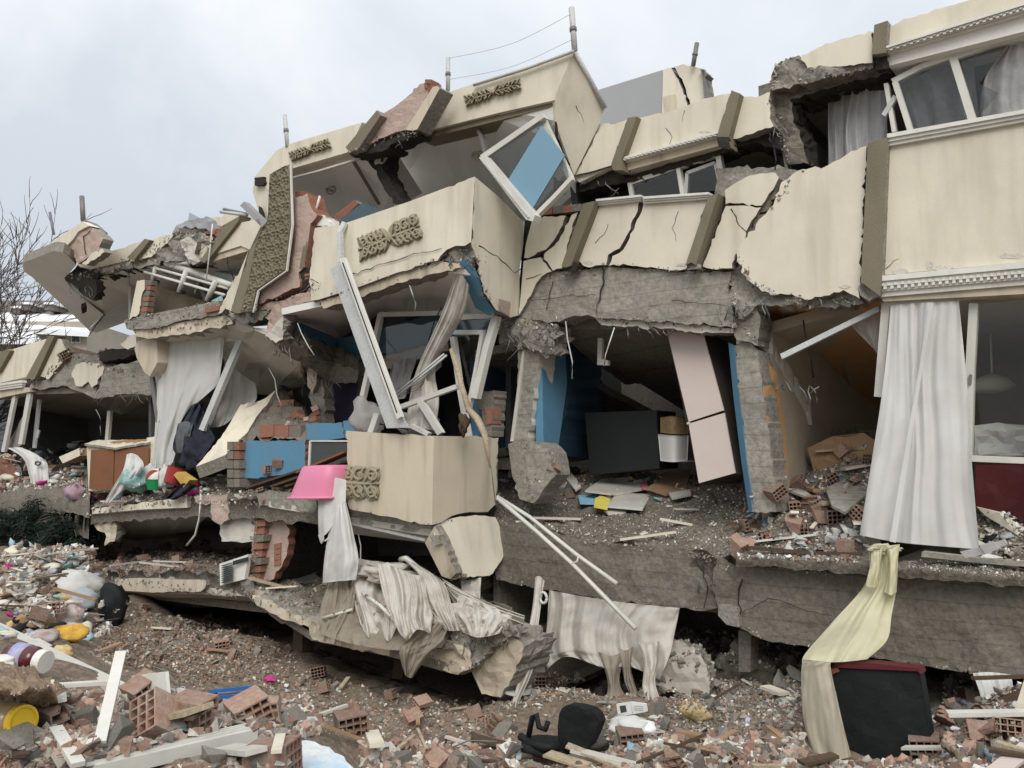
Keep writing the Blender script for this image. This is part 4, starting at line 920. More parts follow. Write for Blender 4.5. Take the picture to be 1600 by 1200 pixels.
# --- centre room behind the ring beam
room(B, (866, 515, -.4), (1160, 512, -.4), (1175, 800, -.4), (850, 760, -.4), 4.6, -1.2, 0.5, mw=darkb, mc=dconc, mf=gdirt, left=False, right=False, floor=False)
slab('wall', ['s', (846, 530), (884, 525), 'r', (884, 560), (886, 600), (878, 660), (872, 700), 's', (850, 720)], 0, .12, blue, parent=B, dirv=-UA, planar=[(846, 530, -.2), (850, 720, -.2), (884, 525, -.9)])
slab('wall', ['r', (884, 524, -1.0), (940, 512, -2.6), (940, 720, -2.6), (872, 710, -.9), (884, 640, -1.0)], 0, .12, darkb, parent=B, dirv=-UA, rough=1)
slab('column', ['s', (812, 528), (846, 524), 'r', (842, 560), (836, 600), (832, 640), (824, 690), 's', (800, 690), 'r', (806, 620)], -.12, .35, conc, lsoffit, rough=.9, step=6, res=9, disp=.03, parent=B)
slab('column_skin', [(818, 532), (822, 530), (802, 690), (797, 690)], -.1, .1, lsoffit, parent=B)
slab('broken_column_head', ['r', (770, 505), (800, 495), (870, 506), (868, 520), (868, 548), (852, 560), (838, 548), (806, 542), (780, 530)], -.05, .35, rconc, rough=2.5, step=5, res=6, disp=.12, parent=B)
for k in range(7):
    a = (790 + k * 9, 508 + (k % 3) * 8)
    tube('rebar', [W(a[0], a[1], .0), W(a[0] + random.uniform(-14, 14), a[1] + 16, .1), W(a[0] + random.uniform(-22, 22), a[1] + random.uniform(24, 40), .12)], .007, steel, B, sides=4)
slab('batten', [(934, 520), (941, 520), (940, 561), (950, 563), (950, 571), (933, 570)], -.7, .05, white, parent=B)
slab('fallen_beam', ['r', (866, 515, -.3), (890, 505, -.4), (960, 545, -1.8), (1000, 600, -3), (975, 600, -3), (920, 560, -1.6)], 0, .2, dconc, rough=1.2, res=10, disp=.03, parent=B)
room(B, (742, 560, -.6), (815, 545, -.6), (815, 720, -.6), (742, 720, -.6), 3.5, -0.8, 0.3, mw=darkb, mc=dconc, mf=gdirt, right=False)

wr = thing('wardrobe', W(1110, 750, -.6), 'tall pale pink wardrobe tipped askew in the dark centre room', 'wardrobe')
body_f = [W(1040, 512, -.45), W(1100, 519, -.45), W(1149, 741, -.35), W(1092, 757, -.35)]
hexa('body', [v - NA * .022 for v in body_f], [v - NA * .62 + UA * .12 for v in body_f], darkv, wr)
d1 = slab('door', [(1041, 513, -.42), (1099, 521, -.42), (1131, 641, -.36), (1076, 659, -.36)], 0, .02, pinkd, parent=wr)
d2 = slab('door', [(1076, 662, -.36), (1132, 645, -.36), (1149, 739, -.31), (1092, 755, -.31)], 0, .02, pinkd, parent=wr)
slab('hinge', [(1073, 660), (1077, 659), (1077, 663), (1073, 663)], -.35, .03, gpvc, parent=d2)
slab('side_panel', [(1100, 520, -.45), (1137, 535, -.9), (1168, 740, -.9), (1149, 741, -.4)], 0, .03, darkv, parent=wr, dirv=-UA)
slab('chest', [(914, 645), (1026, 641), (1030, 732), (922, 742)], -1.3, .5, chestm, label='dark grey chest standing at the back of the dark centre room', cat='chest')
bk = thing('laundry_basket', W(1055, 740, -1.2), 'straw coloured woven basket and pale tub behind the pink wardrobe', 'basket')
sheet('basket', [[(1032, 652, -1.2), (1052, 650, -1.0), (1075, 654, -1.2)], [(1032, 676, -1.2), (1052, 678, -1.0), (1075, 678, -1.2)]], wicker, 14, 8, 9, .01, parent=bk, th=.3)
sheet('tub', [[(1028, 678, -1.2), (1052, 680, -1.0), (1076, 680, -1.2)], [(1032, 720, -1.2), (1052, 722, -1.0), (1074, 720, -1.2)]], soffit, 14, 8, 0, 0, parent=bk, th=.3)

# dirt banked inside the centre opening
sheet('floor_dirt', [[(770, 716, -2.4), (850, 726, -2.4), (950, 738, -2.4), (1060, 738, -2.4), (1180, 750, -2.2), (1230, 760, -2.0)],
                     [(772, 745, -1.4), (850, 760, -1.4), (950, 768, -1.4), (1060, 772, -1.4), (1160, 790, -1.2), (1230, 800, -1.0)],
                     [(772, 785, -.5), (860, 798, -.6), (950, 812, -.6), (1060, 818, -.6), (1140, 826, -.4), (1240, 838, -.3)],
                     [(772, 818, .02), (868, 833, .04), (930, 848, .04), (1060, 858, .04), (1130, 868, .08), (1240, 872, .1)]], gdirt, 110, 60, disp=.10, freq=2.6, parent=B, th=.4, dirv=(0, 0, -1))
bc = slab('column_base', ['r', (808, 697), (830, 690), (846, 692), (862, 708), 's', (868, 742), 'r', (850, 764), (840, 780), (832, 788), 's', (822, 742)], .05, .3, conc, rconc, rough=1.2, step=6, res=8, disp=.02, label='broken pale concrete column base leaning beside the fallen bay box', cat='concrete block')
slab('face', ['r', (794, 694), (810, 688), (814, 700), 's', (822, 742), (832, 786), 'r', (812, 780), 's', (800, 742)], .08, .28, rconc, rough=1, step=6, res=8, disp=.02, parent=bc)
# --- front parapet box of the lower bay, dropped in one piece
fb = thing('fallen_bay_box', W(680, 900, .9), 'dropped tan bay parapet box with half a scroll ornament, broken off underneath', 'parapet')
f1 = slab('front_panel', ['s', (541, 673), 'r', (600, 677), 's', (678, 681), 'r', (675, 820), (656, 819), (634, 814), (612, 808), (594, 806), (570, 800), (546, 795), 's'], 1.15, .14, tan, rconc, rough=1, step=7, parent=fb, dirv=-NA - UA * .5)
scrolls('ornament', [(522, 728), (592, 732), (590, 780), (522, 776)], 1.17, f1, ornm, 12, half=True)
slab('side_panel', ['s', (678, 681, 1.15), 'r', (730, 682, .55), (779, 684, 0), 's', (774, 788, 0), 'r', (762, 800, .18), (735, 800, .48), (706, 806, .82), (690, 816, 1.0), 's', (675, 820, 1.15)], 0, .14, tan, rconc, rough=1, step=7, planar=[(678, 681, 1.15), (675, 820, 1.15), (779, 684, 0)], parent=fb, dirv=-UA - NA * .6)
slab('lower_panel', ['r', (679, 822, 1.08), (692, 814, .98), (720, 807, .65), (760, 806, .15), (774, 808, .04), (790, 836, .05), (787, 868, .05), (770, 896, .2), (740, 902, .5), (704, 905, .9), 's', (698, 884, 1.0), (678, 838, 1.08)], 0, .12, cream, rconc, rough=1.1, step=7, planar=[(679, 822, 1.08), (704, 905, .95), (787, 868, .05)], parent=fb, dirv=-UA - NA * .6)
slab('lower_front', ['s', (664, 848, 1.06), (679, 822, 1.1), 'r', (690, 840, 1.1), (700, 868, 1.05), (712, 896, 1.0), (704, 905, .95), 's', (690, 900, .98)], 0, .12, tan, rconc, rough=1, step=6, parent=fb)
slab('torn_nib', ['r', (672, 836), (686, 836), (688, 850), (674, 852)], 1.13, .1, rconc, rough=1, step=4, parent=fb)
slab('inner_panel', ['s', (690, 690, .3), (770, 690, -.2), (770, 790, -.2), (690, 800, .3)], 0, .1, rconc, parent=fb)
# ================================================================== left half
# --- tilted roof slab at the far end, standing on its edge
rs = thing('tilted_roof_slab', W(140, 530, .5), 'grey and cream roof corner folded down and tilted against the sky at the far end', 'roof slab')
slab('fascia', ['s', (35, 410), (70, 385), (118, 353), (129, 346), (140, 353), 'r', (132, 356), (122, 362), (114, 374), (104, 384), (98, 392), 's', (84, 391)], 1.6, .2, cream, parent=rs)
slab('torn_fascia', ['r', (98, 393), (104, 384), (114, 374), (122, 362), (132, 356), (141, 354), (150, 362), (160, 373), (155, 386), (152, 396), (140, 400), (130, 408), (122, 412), (112, 400)], 1.55, .2, pink, rconc, rough=1.1, step=5, res=7, disp=.03, parent=rs)
crack('crack', [(143, 357), (130, 370), (132, 388), (134, 398)], 1.4, 1, 1.57, rs)
slab('fascia_scrap', ['r', (140, 400), (152, 392), (160, 388), (163, 394), (150, 404), (138, 412), (128, 412)], 1.55, .15, cream, rconc, rough=1, step=4, parent=rs)
slab('underside', ['s', (35, 411, 1.6), (84, 392, 1.6), 'r', (98, 394, 1.55), (108, 402, 1.5), (119, 414, 1.4), (110, 425, 1.35), (102, 436, 1.3), 's', (112, 452, .8), (140, 474, .1), (162, 492, -.4), (146, 506, -.6), (138, 515, -.8), (112, 490, 0), (50, 433, 1.4), (37, 424, 1.6)], 0, .2, soffit, rconc, parent=rs, dirv=(0, .3, 1), planar=[(35, 411, 1.6), (119, 414, 1.45), (138, 515, -.8)])
slab('lamp_box', [(127, 475, .45), (134, 472, .4), (136, 480, .3), (129, 484, .3)], 0, -.1, crackm, parent=rs, dirv=(0, 0, 1))
tube('rail', [W(128, 307, 1.5), W(130, 345, 1.5)], .05, steel, rs)
tube('rail', [W(130, 345, 1.5), W(150, 352, 1.4), (W(166, 366, 1.3))], .035, steel, rs)
tube('rail', [W(78, 332, 1.4), W(84, 366, 1.4)], .03, steel, rs)
slab('broken_edge', ['r', (100, 434), (112, 424), (122, 414), (134, 420), (144, 424), (150, 450), (146, 470), (132, 462), (118, 450)], 1.2, .2, crackm, rough=1.3, step=5, res=7, disp=.05, parent=rs)

# --- far roof parapets
slab('roof_parapet', [(120, 414), 'r', (136, 404), (162, 394), (190, 388), (207, 381), (226, 374), 's', (200, 407), (146, 420), (108, 436)], 1.0, .2, cream, rconc, rough=.7, step=6, parent=B)
slab('lintel', [(146, 421), (204, 404), (206, 412), (150, 430)], .98, .3, tan, parent=B)
slab('pilaster', [(226, 373), (234, 375), (209, 407), (198, 403)], 1.08, .25, olive, parent=B)
slab('roof_parapet', [(234, 376), 'r', (252, 370), (272, 366), (262, 380), (246, 394), (232, 402), (214, 408), 's'], 1.0, .2, cream, rconc, rough=.8, step=5, parent=B)
slab('crumpled_beam', ['r', (106, 436), (146, 424), (170, 416), (204, 412), (236, 398), (262, 380), (276, 362), (292, 355), (312, 362), (334, 374), (328, 382), (310, 378), (306, 396), (316, 412), (306, 416), (286, 406), (262, 410), (230, 416), (190, 422), (150, 434), (118, 442)], .96, .4, rconc, crackm, rough=1.6, step=5, res=7, disp=.12, parent=B)
slab('torn_panel', ['r', (282, 376), (296, 370), (308, 378), (304, 396), (312, 408), (300, 414), (288, 398)], 1.05, .1, lsoffit, rconc, rough=1, step=5, res=6, disp=.05, parent=B)
slab('roof_parapet', ['s', (306, 398), (318, 372), (330, 380), (322, 408), 'r', (312, 412), 's'], .95, .15, cream, rconc, rough=.8, step=5, parent=B)
slab('roof_parapet', ['s', (355, 352), (405, 342), (408, 352), (390, 390), (376, 384), (326, 400), 's', (318, 410)], 1.0, .2, cream, parent=B)
slab('pilaster', [(352, 350), (370, 340), (375, 336), (372, 346), (326, 405), (318, 411), (314, 405)], 1.06, .2, olive, parent=B)
slab('lintel', [(326, 401), (378, 384), (391, 391), (324, 411)], .97, .25, tan, parent=B)
slab('roof_lump', ['r', (268, 366), (276, 352), (296, 344), (324, 338), (350, 350), (344, 372), (318, 372), (300, 360), (284, 358)], .4, .2, greyp, rconc, rough=.8, step=6, res=8, disp=.04, parent=B)
slab('glass_sheet', [(296, 332), (330, 350), (326, 376), (292, 352)], .3, .02, dglass, label='clear glass sheet leaning on the far roof edge', cat='glass sheet', solid=False)
slab('roof_parapet', ['r', (330, 340), (360, 334), (392, 338), (404, 346), (380, 350), (352, 350), (340, 352)], .7, .15, cream, rconc, rough=1, step=5, parent=B)
for k in range(6):
    x = 320 + k * 7; y = 366 - k * 2 + (k % 2) * 4
    slab('brick', [(x - 5, y - 3), (x + 5, y - 5), (x + 4, y + 4), (x - 5, y + 5)], .8, .15, brickm, parent=B)
# soffits of the far roof storey
slab('ceiling', [(108, 440, .9), (150, 434, .9), (200, 424, .9), (206, 500, -1.5), (150, 520, -1.8), (138, 515, -1.2), (164, 492, -.3), (130, 462, .5)], 0, .12, soffit, parent=B, dirv=(0, 0, 1))
slab('ceiling', [(190, 424, .9), (260, 412, .9), (324, 411, .9), (392, 392, .9), (392, 470, -1.6), (300, 480, -1.8), (195, 500, -1.6)], 0, .12, soffit, parent=B, dirv=(0, 0, 1))
crack('crack', [(138, 448, .6), (146, 462, .3), (144, 476, .1), (158, 490, -.2), (164, 493, -.3)], 4, 2, 0.03, B)
crack('crack', [(162, 492, -.25), (150, 508, -.6), (138, 526, -.9)], 2.5, 2, 0.05, B)
room(B, (204, 424, .2), (380, 400, .2), (380, 480, .2), (204, 500, .2), 2.2, -.6, .2, mw=soffit, mc=soffit, mf=gdirt, right=False)
# balcony with the fallen rail
slab('balcony_wall', ['s', (214, 439), (226, 437), 'r', (226, 452), (220, 470), (217, 490), 's', (202, 500)], .98, .12, cream, mortar, rough=.8, step=5, parent=B)
for k in range(7):
    t = k / 6; x = 231 - 8 * t; y = 442 + 50 * t
    slab('brick', [(x - 5, y - 4), (x + 6, y - 4), (x + 5, y + 3), (x - 6, y + 4)], .95, .12, brickm if k % 2 else mortar, parent=B)
slab('balcony_wall', ['s', (237, 445, .7), (324, 472, -.2), (326, 484, -.2), (225, 492, .7)], 0, .12, tan, parent=B, dirv=-NA)
slab('balcony_slab', ['s', (194, 501, .95), (250, 488, .95), (341, 470, .95), 'r', (346, 490, .95), (330, 494, .95), (280, 502, .95), (236, 514, .95), (198, 514, .95), 's'], 0, .25, conc, dconc, rough=.8, step=6, res=8, disp=.03, parent=B)
slab('balcony_soffit_beam', ['r', (206, 514), (236, 514), (282, 504), (332, 495), (352, 490), (362, 500), (364, 506), (300, 520), (232, 530), (214, 526)], .9, .3, tan, rconc, rough=1, step=6, res=9, disp=.03, parent=B)
for k in range(5):
    x = 322 + k * 5; slab('brick', [(x - 2, 480 - k), (x + 2.5, 479 - k), (x + 2.5, 488 - k), (x - 2, 489 - k)], .99, .1, brickm, parent=B)
rl = thing('balcony_rail', W(295, 450, .6), 'white metal balcony railing with green panel, collapsed sideways on the far balcony', 'railing')
tube('top_rail', [W(236, 404, .9), W(300, 424, .8), W(362, 446, .8)], .055, white, rl)
tube('top_rail', [W(267, 406, .3), W(320, 420, .3), W(372, 434, .3)], .045, white, rl)
tube('bar', [W(229, 415, .9), W(357, 451, .8)], .026, white, rl)
tube('bar', [W(226, 425, .9), W(351, 461, .8)], .026, white, rl)
tube('bar', [W(244, 412, .5), W(362, 449, .5)], .022, white, rl)
tube('bar', [W(240, 424, .5), W(350, 462, .5)], .022, white, rl)
for a, b in (((246, 408), (239, 439)), ((291, 424), (280, 456)), ((337, 439), (324, 469))):
    tube('post', [W(*a, .88), W(*b, .85)], .05, white, rl)
    slab('foot', [(b[0] - 4, b[1] - 2), (b[0] + 4, b[1] - 2), (b[0] + 4, b[1] + 3), (b[0] - 4, b[1] + 3)], .87, .08, blackm, parent=rl)
for a, b in (((279, 426), (274, 446)), ((310, 440), (305, 458))): tube('post', [W(*a, .4), W(*b, .4)], .03, gpvc, rl)
slab('panel', [(292, 414), (371, 432), (370, 444), (360, 441)], .42, .02, pglass, parent=rl)
slab('strut', [(298, 428), (306, 432), (324, 466), (320, 472)], .35, .05, steel, parent=rl)
slab('glass_sheet', [(330, 470), (345, 462), (346, 470), (334, 474)], .9, .03, teal, label='small turquoise board at the end of the collapsed balcony rail', cat='board')
tube('cable', [W(332, 350, 1.1), W(328, 390, 1.1), W(322, 440, 1.1)], .012, white, label='thin white cable hanging down over the far roof parapet', cat='cable')
wd_ = thing('steel_arm', W(395, 335, .9), 'grey steel arm and pipe ends sticking out left of the roof bay', 'steel arm')
strip('plate', [(378, 318), (412, 352)], 9, 1.0, .1, greyp, wd_)
tube('pipe', [W(345, 331, .9), W(386, 336, .9)], .03, gpvc, wd_)
tube('pipe', [W(350, 327, .5), W(384, 334, .5)], .03, steel, wd_)

# --- middle storey left: curtain window, broken soffits
slab('corner_post', ['s', (210, 545), (216, 532), (245, 528), (246, 566), (234, 588), (226, 582), (214, 560)], .7, .25, tan, parent=B)
slab('ceiling', [(214, 526, .85), (300, 520, .85), (366, 506, .85), (428, 528, .9), (470, 566, .3), (480, 600, -1.2), (440, 620, -1.8), (380, 612, -1.8), (350, 560, -.6)], 0, .12, lsoffit, parent=B, dirv=(0, 0, 1), res=18, disp=.05)
slab('fallen_ceiling', ['r', (388, 590, -1.2), (420, 578, -1.0), (446, 566, -.6), (448, 578, -.6), (420, 592, -1.0), (400, 600, -1.3)], 0, .2, conc, dconc, rough=1.2, step=6, res=8, disp=.05, parent=B)
slab('fallen_ceiling', ['r', (446, 552, -.2), (484, 578, -.4), (490, 580, -.5), (470, 584, -.6), (446, 584, -.6)], 0, .1, cream, rconc, rough=1, step=6, parent=B)
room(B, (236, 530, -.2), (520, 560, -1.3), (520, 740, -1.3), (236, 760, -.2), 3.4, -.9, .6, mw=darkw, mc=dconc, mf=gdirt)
slab('broken_post', ['r', (488, 596), (504, 592), (508, 664), (496, 664), (490, 640), (482, 620)], -.4, .2, conc, rconc, rough=1.2, step=6, parent=B)
slab('broken_lump', ['r', (478, 570), (496, 576), (494, 600), (488, 616), (482, 604)], -.3, .2, tan, rconc, rough=1.2, step=5, res=6, disp=.05, parent=B)
win = strip('window', [(247, 530), (246, 620)], 6, .38, .08, pvc, B)
strip('frame', [(350, 530), (374, 528)], 7, .38, .08, pvc, win)
tube('curtain_pole', [W(250, 525, .5), W(352, 518, .5)], .03, lsoffit, B)
strip('post', [(374, 530, .4), (344, 600, .5), (314, 672, .62)], 8, 0, .08, gpvc, label='white window post leaning out of the curtained left opening', cat='window post')
strip('batten', [(236, 588), (240, 620), (246, 660)], 5, .5, .05, steel, B)
sheet('curtain', [[(250, 528, .45), (285, 524, .45), (320, 521, .45), (351, 519, .45)],
                  [(247, 580, .48), (272, 580, .48), (310, 578, .48), (346, 570, .45)],
                  [(244, 640, .5), (262, 640, .5), (290, 632, .5), (337, 604, .45)],
                  [(241, 690, .52), (252, 690, .52), (270, 686, .5), (298, 640, .46)],
                  [(240, 732, .54), (248, 735, .54), (258, 736, .54), (270, 722, .54)]], wcloth, 80, 50, 5, .035, wob=1.2, seed=5, label='white curtain hanging in the left opening over the cluttered floor', cat='curtain')
sheet('net_curtain', [[(352, 560, .1), (372, 580, 0), (400, 600, -.2)], [(340, 620, .2), (365, 630, .1), (400, 625, -.1)], [(326, 668, .4), (350, 664, .3), (378, 640, .1)]], sheer, 30, 24, 4, .04, label='grey net curtain bunched beside the leaning window post', cat='curtain', solid=False)

# --- floor of the left storey
sheet('floor_top', [[(128, 760, -1.2), (240, 752, -1.2), (360, 752, -1.2), (440, 752, -1.2), (560, 745, -1.2)], [(126, 776, .2), (240, 768, .2), (360, 765, .3), (440, 765, .3), (545, 772, .4)], [(128, 796, .86), (220, 786, .86), (300, 780, .86), (400, 780, .9), (545, 792, 1.0)]], gdirt, 90, 30, disp=.06, freq=4, parent=B, th=.3, dirv=(0, 0, -1))
slab('floor_edge', ['r', (128, 796), (180, 790), (240, 784), (300, 778), (330, 776), (400, 784), (410, 800), (400, 812), (300, 790), (220, 796), (150, 802), (138, 812), (128, 806)], .84, .5, gdirt, dconc, rough=1.3, step=7, res=9, disp=.05, parent=B)
slab('floor_fascia', ['s', (144, 803), 'r', (150, 796), (170, 792), (200, 788), (230, 784), (262, 780), (292, 776), 's', (293, 793), (220, 796), (168, 801)], .92, .1, cream, rconc, rough=1.1, step=6, parent=B)
slab('floor_soffit', [(144, 803, .9), (220, 797, .9), (293, 793, .9), (330, 800, .5), (300, 830, -.8), (180, 850, -.8), (150, 826, .3)], 0, .1, lsoffit, parent=B, dirv=(0, 0, 1))
slab('floor_beam', ['r', (400, 772), (420, 766), (500, 772), (546, 780), (600, 806), (676, 820), (676, 836), (600, 824), (546, 816), (498, 804), (420, 790), (404, 790)], .95, .4, conc, dconc, rough=1, step=7, res=9, disp=.03, parent=B)
slab('beam_soffit', [(420, 792, .95), (498, 805, .95), (548, 817, .95), (676, 838, .95), (676, 850, .6), (548, 834, .6), (498, 820, .6), (422, 806, .6)], 0, .08, lsoffit, parent=B, dirv=(0, 0, 1))
strip('beam_edge', [(498, 806), (548, 818), (664, 844)], 4, .97, .06, gpvc, B)
# pink plaster stubs under the floor
slab('pink_stub', ['r', (303, 776), (332, 772), (334, 784), (322, 790), (306, 784)], .9, .15, pink, rconc, rough=1, step=5, parent=B)
slab('pink_stub', ['s', (331, 774), 'r', (356, 772), (356, 812), (346, 820), (332, 812), (330, 790)], .9, .3, pink, rconc, rough=1, step=5, res=7, disp=.03, parent=B)
slab('pier', ['r', (343, 812), (358, 772), (400, 776), (398, 846), (376, 848), (360, 846), (346, 846), (344, 826)], .78, .4, lsoffit, rconc, rough=1.2, step=6, res=8, disp=.03, parent=B)
slab('brick_pier', ['r', (398, 806), (408, 800), (420, 798), (418, 812), (412, 826), (408, 850), (402, 880), (398, 908), (390, 906), (393, 860), (396, 830)], .8, .3, rconc, rough=1.3, step=5, res=6, disp=.06, parent=B)
for k in range(9):
    t = k / 8; x = 408 - 10 * t; y = 806 + 96 * t
    slab('brick', [(x - 8, y - 5), (x + 8, y - 6), (x + 7, y + 4), (x - 8, y + 5)], .86 - .03 * (k % 3), .2, brickm if k % 3 else mortar, parent=B)
slab('torn_wall', ['r', (412, 815), (424, 812), (450, 811), (451, 850), (442, 880), (428, 905), (410, 908), (398, 906), (400, 890), (410, 872), (406, 854), (416, 836)], .72, .12, pink, brickm, rough=1.3, step=5, res=9, disp=.02, parent=B)
for k in range(4):
    slab('brick', [(428, 850 + k * 9), (438, 848 + k * 9), (438, 856 + k * 9), (428, 858 + k * 9)], .74, .1, brickm, parent=B)
room(B, (140, 815, .2), (400, 800, .2), (400, 885, .2), (140, 900, .2), 2.8, -.3, .3, mw=beige, mc=lsoffit, mf=gdirt)
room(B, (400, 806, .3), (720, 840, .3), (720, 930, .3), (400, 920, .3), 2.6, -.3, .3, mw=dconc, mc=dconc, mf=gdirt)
slab('bulge', ['r', (136, 800), (150, 804), (180, 812), (181, 830), (178, 846), (162, 853), (166, 838), (152, 828), (144, 816)], .8, .2, tan, rconc, rough=1, step=5, res=7, disp=.04, parent=B)

# --- second slab down on the left
slab('lower_floor_edge', ['r', (142, 892), (160, 888), (240, 892), (330, 896), (380, 902), (398, 910), (398, 930), (352, 932), (312, 925), (240, 924), (180, 921), (150, 918)], .95, .5, rconc, dconc, rough=1.3, step=7, res=9, disp=.06, parent=B)
slab('lower_fascia', ['s', (180, 905), 'r', (220, 903), (272, 905), (322, 907), (322, 914), (314, 924), 's', (240, 926), (181, 922)], 1.03, .1, tan, rconc, rough=.8, step=6, parent=B)
slab('lower_soffit', [(169, 922, .95), (240, 927, .95), (312, 928, .95), (393, 932, .95), (394, 946, .3), (340, 948, -.2), (240, 955, -.6), (200, 957, -.4)], 0, .1, lsoffit, parent=B, dirv=(0, 0, 1))
sheet('lower_floor_top', [[(145, 866, -.6), (250, 862, -.6), (340, 866, -.6), (400, 880, -.4)], [(145, 884, .5), (250, 880, .5), (340, 886, .5), (400, 898, .5)], [(144, 893, .96), (250, 893, .96), (340, 898, .96), (400, 912, .96)]], gdirt, 70, 20, disp=.07, freq=4, parent=B, th=.2, dirv=(0, 0, -1))

# --- third slab, slumped forward
sl3 = thing('slumped_floor_slab', W(600, 1020, 1.2), 'broken floor slab slumped forward under the dirty curtains, propped on posts', 'floor slab')
sheet('top', [[(400, 905, .4), (500, 915, .4), (600, 930, .3), (700, 930, .3), (800, 950, .3)], [(398, 918, 1.0), (480, 940, 1.2), (580, 975, 1.3), (690, 985, 1.3), (800, 985, 1.0)], [(396, 932, 1.2), (490, 972, 1.6), (600, 1004, 1.8), (690, 1010, 1.8), (735, 1030, 1.7)]], gdirt, 70, 30, disp=.08, freq=4, parent=sl3)
slab('front_edge', ['r', (394, 930), (416, 934), (440, 950), (494, 972), (560, 990), (600, 1003), (660, 1004), (700, 1000), (736, 1016), (738, 1044), (716, 1054), (660, 1040), (600, 1023), (545, 1012), (487, 1000), (482, 980), (440, 966), (402, 946)], 1.7, .5, tan, rconc, rough=1.2, step=7, res=10, disp=.05, parent=sl3)
slab('underside', [(402, 946, 1.5), (487, 1001, 1.6), (600, 1024, 1.7), (716, 1055, 1.7), (740, 1040, .2), (600, 1000, 0), (440, 960, 0)], 0, .1, dconc, parent=sl3, dirv=(0, 0, 1))
slab('end_block', ['r', (690, 1000), (720, 990), (760, 985), (800, 990), (818, 1010), (814, 1030), (800, 1060), (782, 1090), 's', (752, 1085), (736, 1046), 'r', (738, 1030), (712, 1018)], 1.5, .6, tan, rconc, rough=1.4, step=6, res=9, disp=.05, parent=sl3)
slab('broken_face', ['r', (690, 1004), (712, 984), (750, 970), (790, 978), (800, 992), (770, 1010), (752, 1034), (740, 1046), (718, 1030)], 1.62, .3, rconc, rough=2, step=5, res=6, disp=.14, parent=sl3)
slab('soffit_wedge', [(398, 932, 1.25), (418, 936, 1.3), (456, 972, 1.3), (440, 975, .6), (420, 960, .5)], 0, .1, tan, parent=sl3, dirv=(0, 0, 1))
slab('post', [(459, 974), (474, 978), (470, 1040), (456, 1037)], .9, .2, dwood, parent=sl3)
slab('post', [(616, 1030), (632, 1034), (628, 1060), (612, 1060)], .9, .2, dwood, parent=sl3)
slab('kerb_strip', ['r', (400, 1030), (440, 1036), (494, 1058), (560, 1072), (620, 1080), (620, 1092), (560, 1086), (494, 1074), (430, 1052), (396, 1042)], 1.2, .3, dconc, rough=1.2, step=7, res=9, disp=.04, parent=B)
# dark undercrofts
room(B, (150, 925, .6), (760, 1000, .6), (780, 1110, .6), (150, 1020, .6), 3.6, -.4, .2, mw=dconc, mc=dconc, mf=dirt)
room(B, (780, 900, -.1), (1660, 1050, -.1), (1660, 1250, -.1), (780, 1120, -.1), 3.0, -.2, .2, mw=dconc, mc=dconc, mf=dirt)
slab('wall_fragment', ['r', (1012, 1004), (1060, 1000), (1090, 1016), (1104, 1040), (1110, 1066), (1104, 1092), (1070, 1092), (1040, 1080), (1022, 1070)], .15, .2, lsoffit, rconc, rough=1.3, step=6, res=9, disp=.04, label='pale broken wall panel standing under the floor beam beside the torn curtain', cat='wall panel')
slab('wall_fragment', ['r', (1108, 1040), (1140, 1020), (1180, 1020), (1210, 1050), (1200, 1080), (1120, 1092), (1108, 1070)], -.4, .2, dconc, rconc, rough=1.3, step=6, res=9, disp=.04, label='grey broken panel in the shade under the near floor beam', cat='wall panel')
slab('stub_post', [(1154, 985), (1174, 990), (1172, 1050), (1154, 1050)], -.1, .2, dconc, parent=B)

# closed rear side of the block
hexa('rear_wall', [UNZ(-24, -5.6, 0), UNZ(.95, -5.6, 0), UNZ(.95, -5.6, 6.0), UNZ(-16.5, -5.6, 6.0), ], [UNZ(-24, -5.9, 0), UNZ(.95, -5.9, 0), UNZ(.95, -5.9, 6.0), UNZ(-16.5, -5.9, 6.0)], dconc, B)
hexa('rear_wall', [UNZ(-24, -5.6, 0), UNZ(-16, -5.6, 0), UNZ(-16, -5.6, 4.4), UNZ(-24, -5.6, 4.4)], [UNZ(-24, -5.85, 0), UNZ(-16, -5.85, 0), UNZ(-16, -5.85, 4.4), UNZ(-24, -5.85, 4.4)], dconc, B)
# ================================================================== far left wing
slab('parapet_panel', [(-60, 572), (-2, 550), (15, 547), (70, 530), (74, 532), (44, 588), (0, 598), (-60, 612)], .1, .2, cream, parent=B)
slab('pilaster', [(-4, 552), (13, 545), (16, 548), (-2, 580), (-24, 590)], .2, .2, olive, parent=B)
slab('pilaster', [(76, 524), (85, 525), (54, 592), (50, 594), (41, 589)], .2, .25, olive, parent=B)
slab('parapet_panel', ['s', (85, 528), (96, 530), 'r', (100, 540), (108, 550), (98, 566), (84, 580), (75, 594), (64, 588), (56, 592), 's'], .1, .16, cream, rconc, rough=1, step=5, parent=B)
moulding(B, (-60, 608), (34, 594), (10, 11), .1, white, 3)
slab('lintel', [(-60, 620), (36, 605), (46, 606), (46, 612), (-60, 634)], .06, .4, tan, parent=B)
slab('ring_beam', ['r', (48, 600), (76, 592), (100, 562), (114, 552), (150, 554), (166, 572), (150, 600), (146, 622), (130, 614), (98, 602), (70, 608), (46, 608)], .02, .4, conc, dconc, rough=1.3, step=6, res=8, disp=.05, parent=B)
slab('plaster_patch', ['r', (112, 582), (118, 570), (128, 566), (148, 568), (164, 572), (160, 586), (152, 600), (144, 606), (138, 596), (128, 604), (118, 602), (116, 592)], .08, .05, cream, rconc, rough=1, step=5, parent=B)
slab('ring_beam', ['r', (150, 612), (164, 574), (200, 568), (216, 566), (250, 584), (248, 616), (200, 616), (146, 622)], .06, .4, conc, dconc, rough=1.2, step=6, res=8, disp=.05, parent=B)
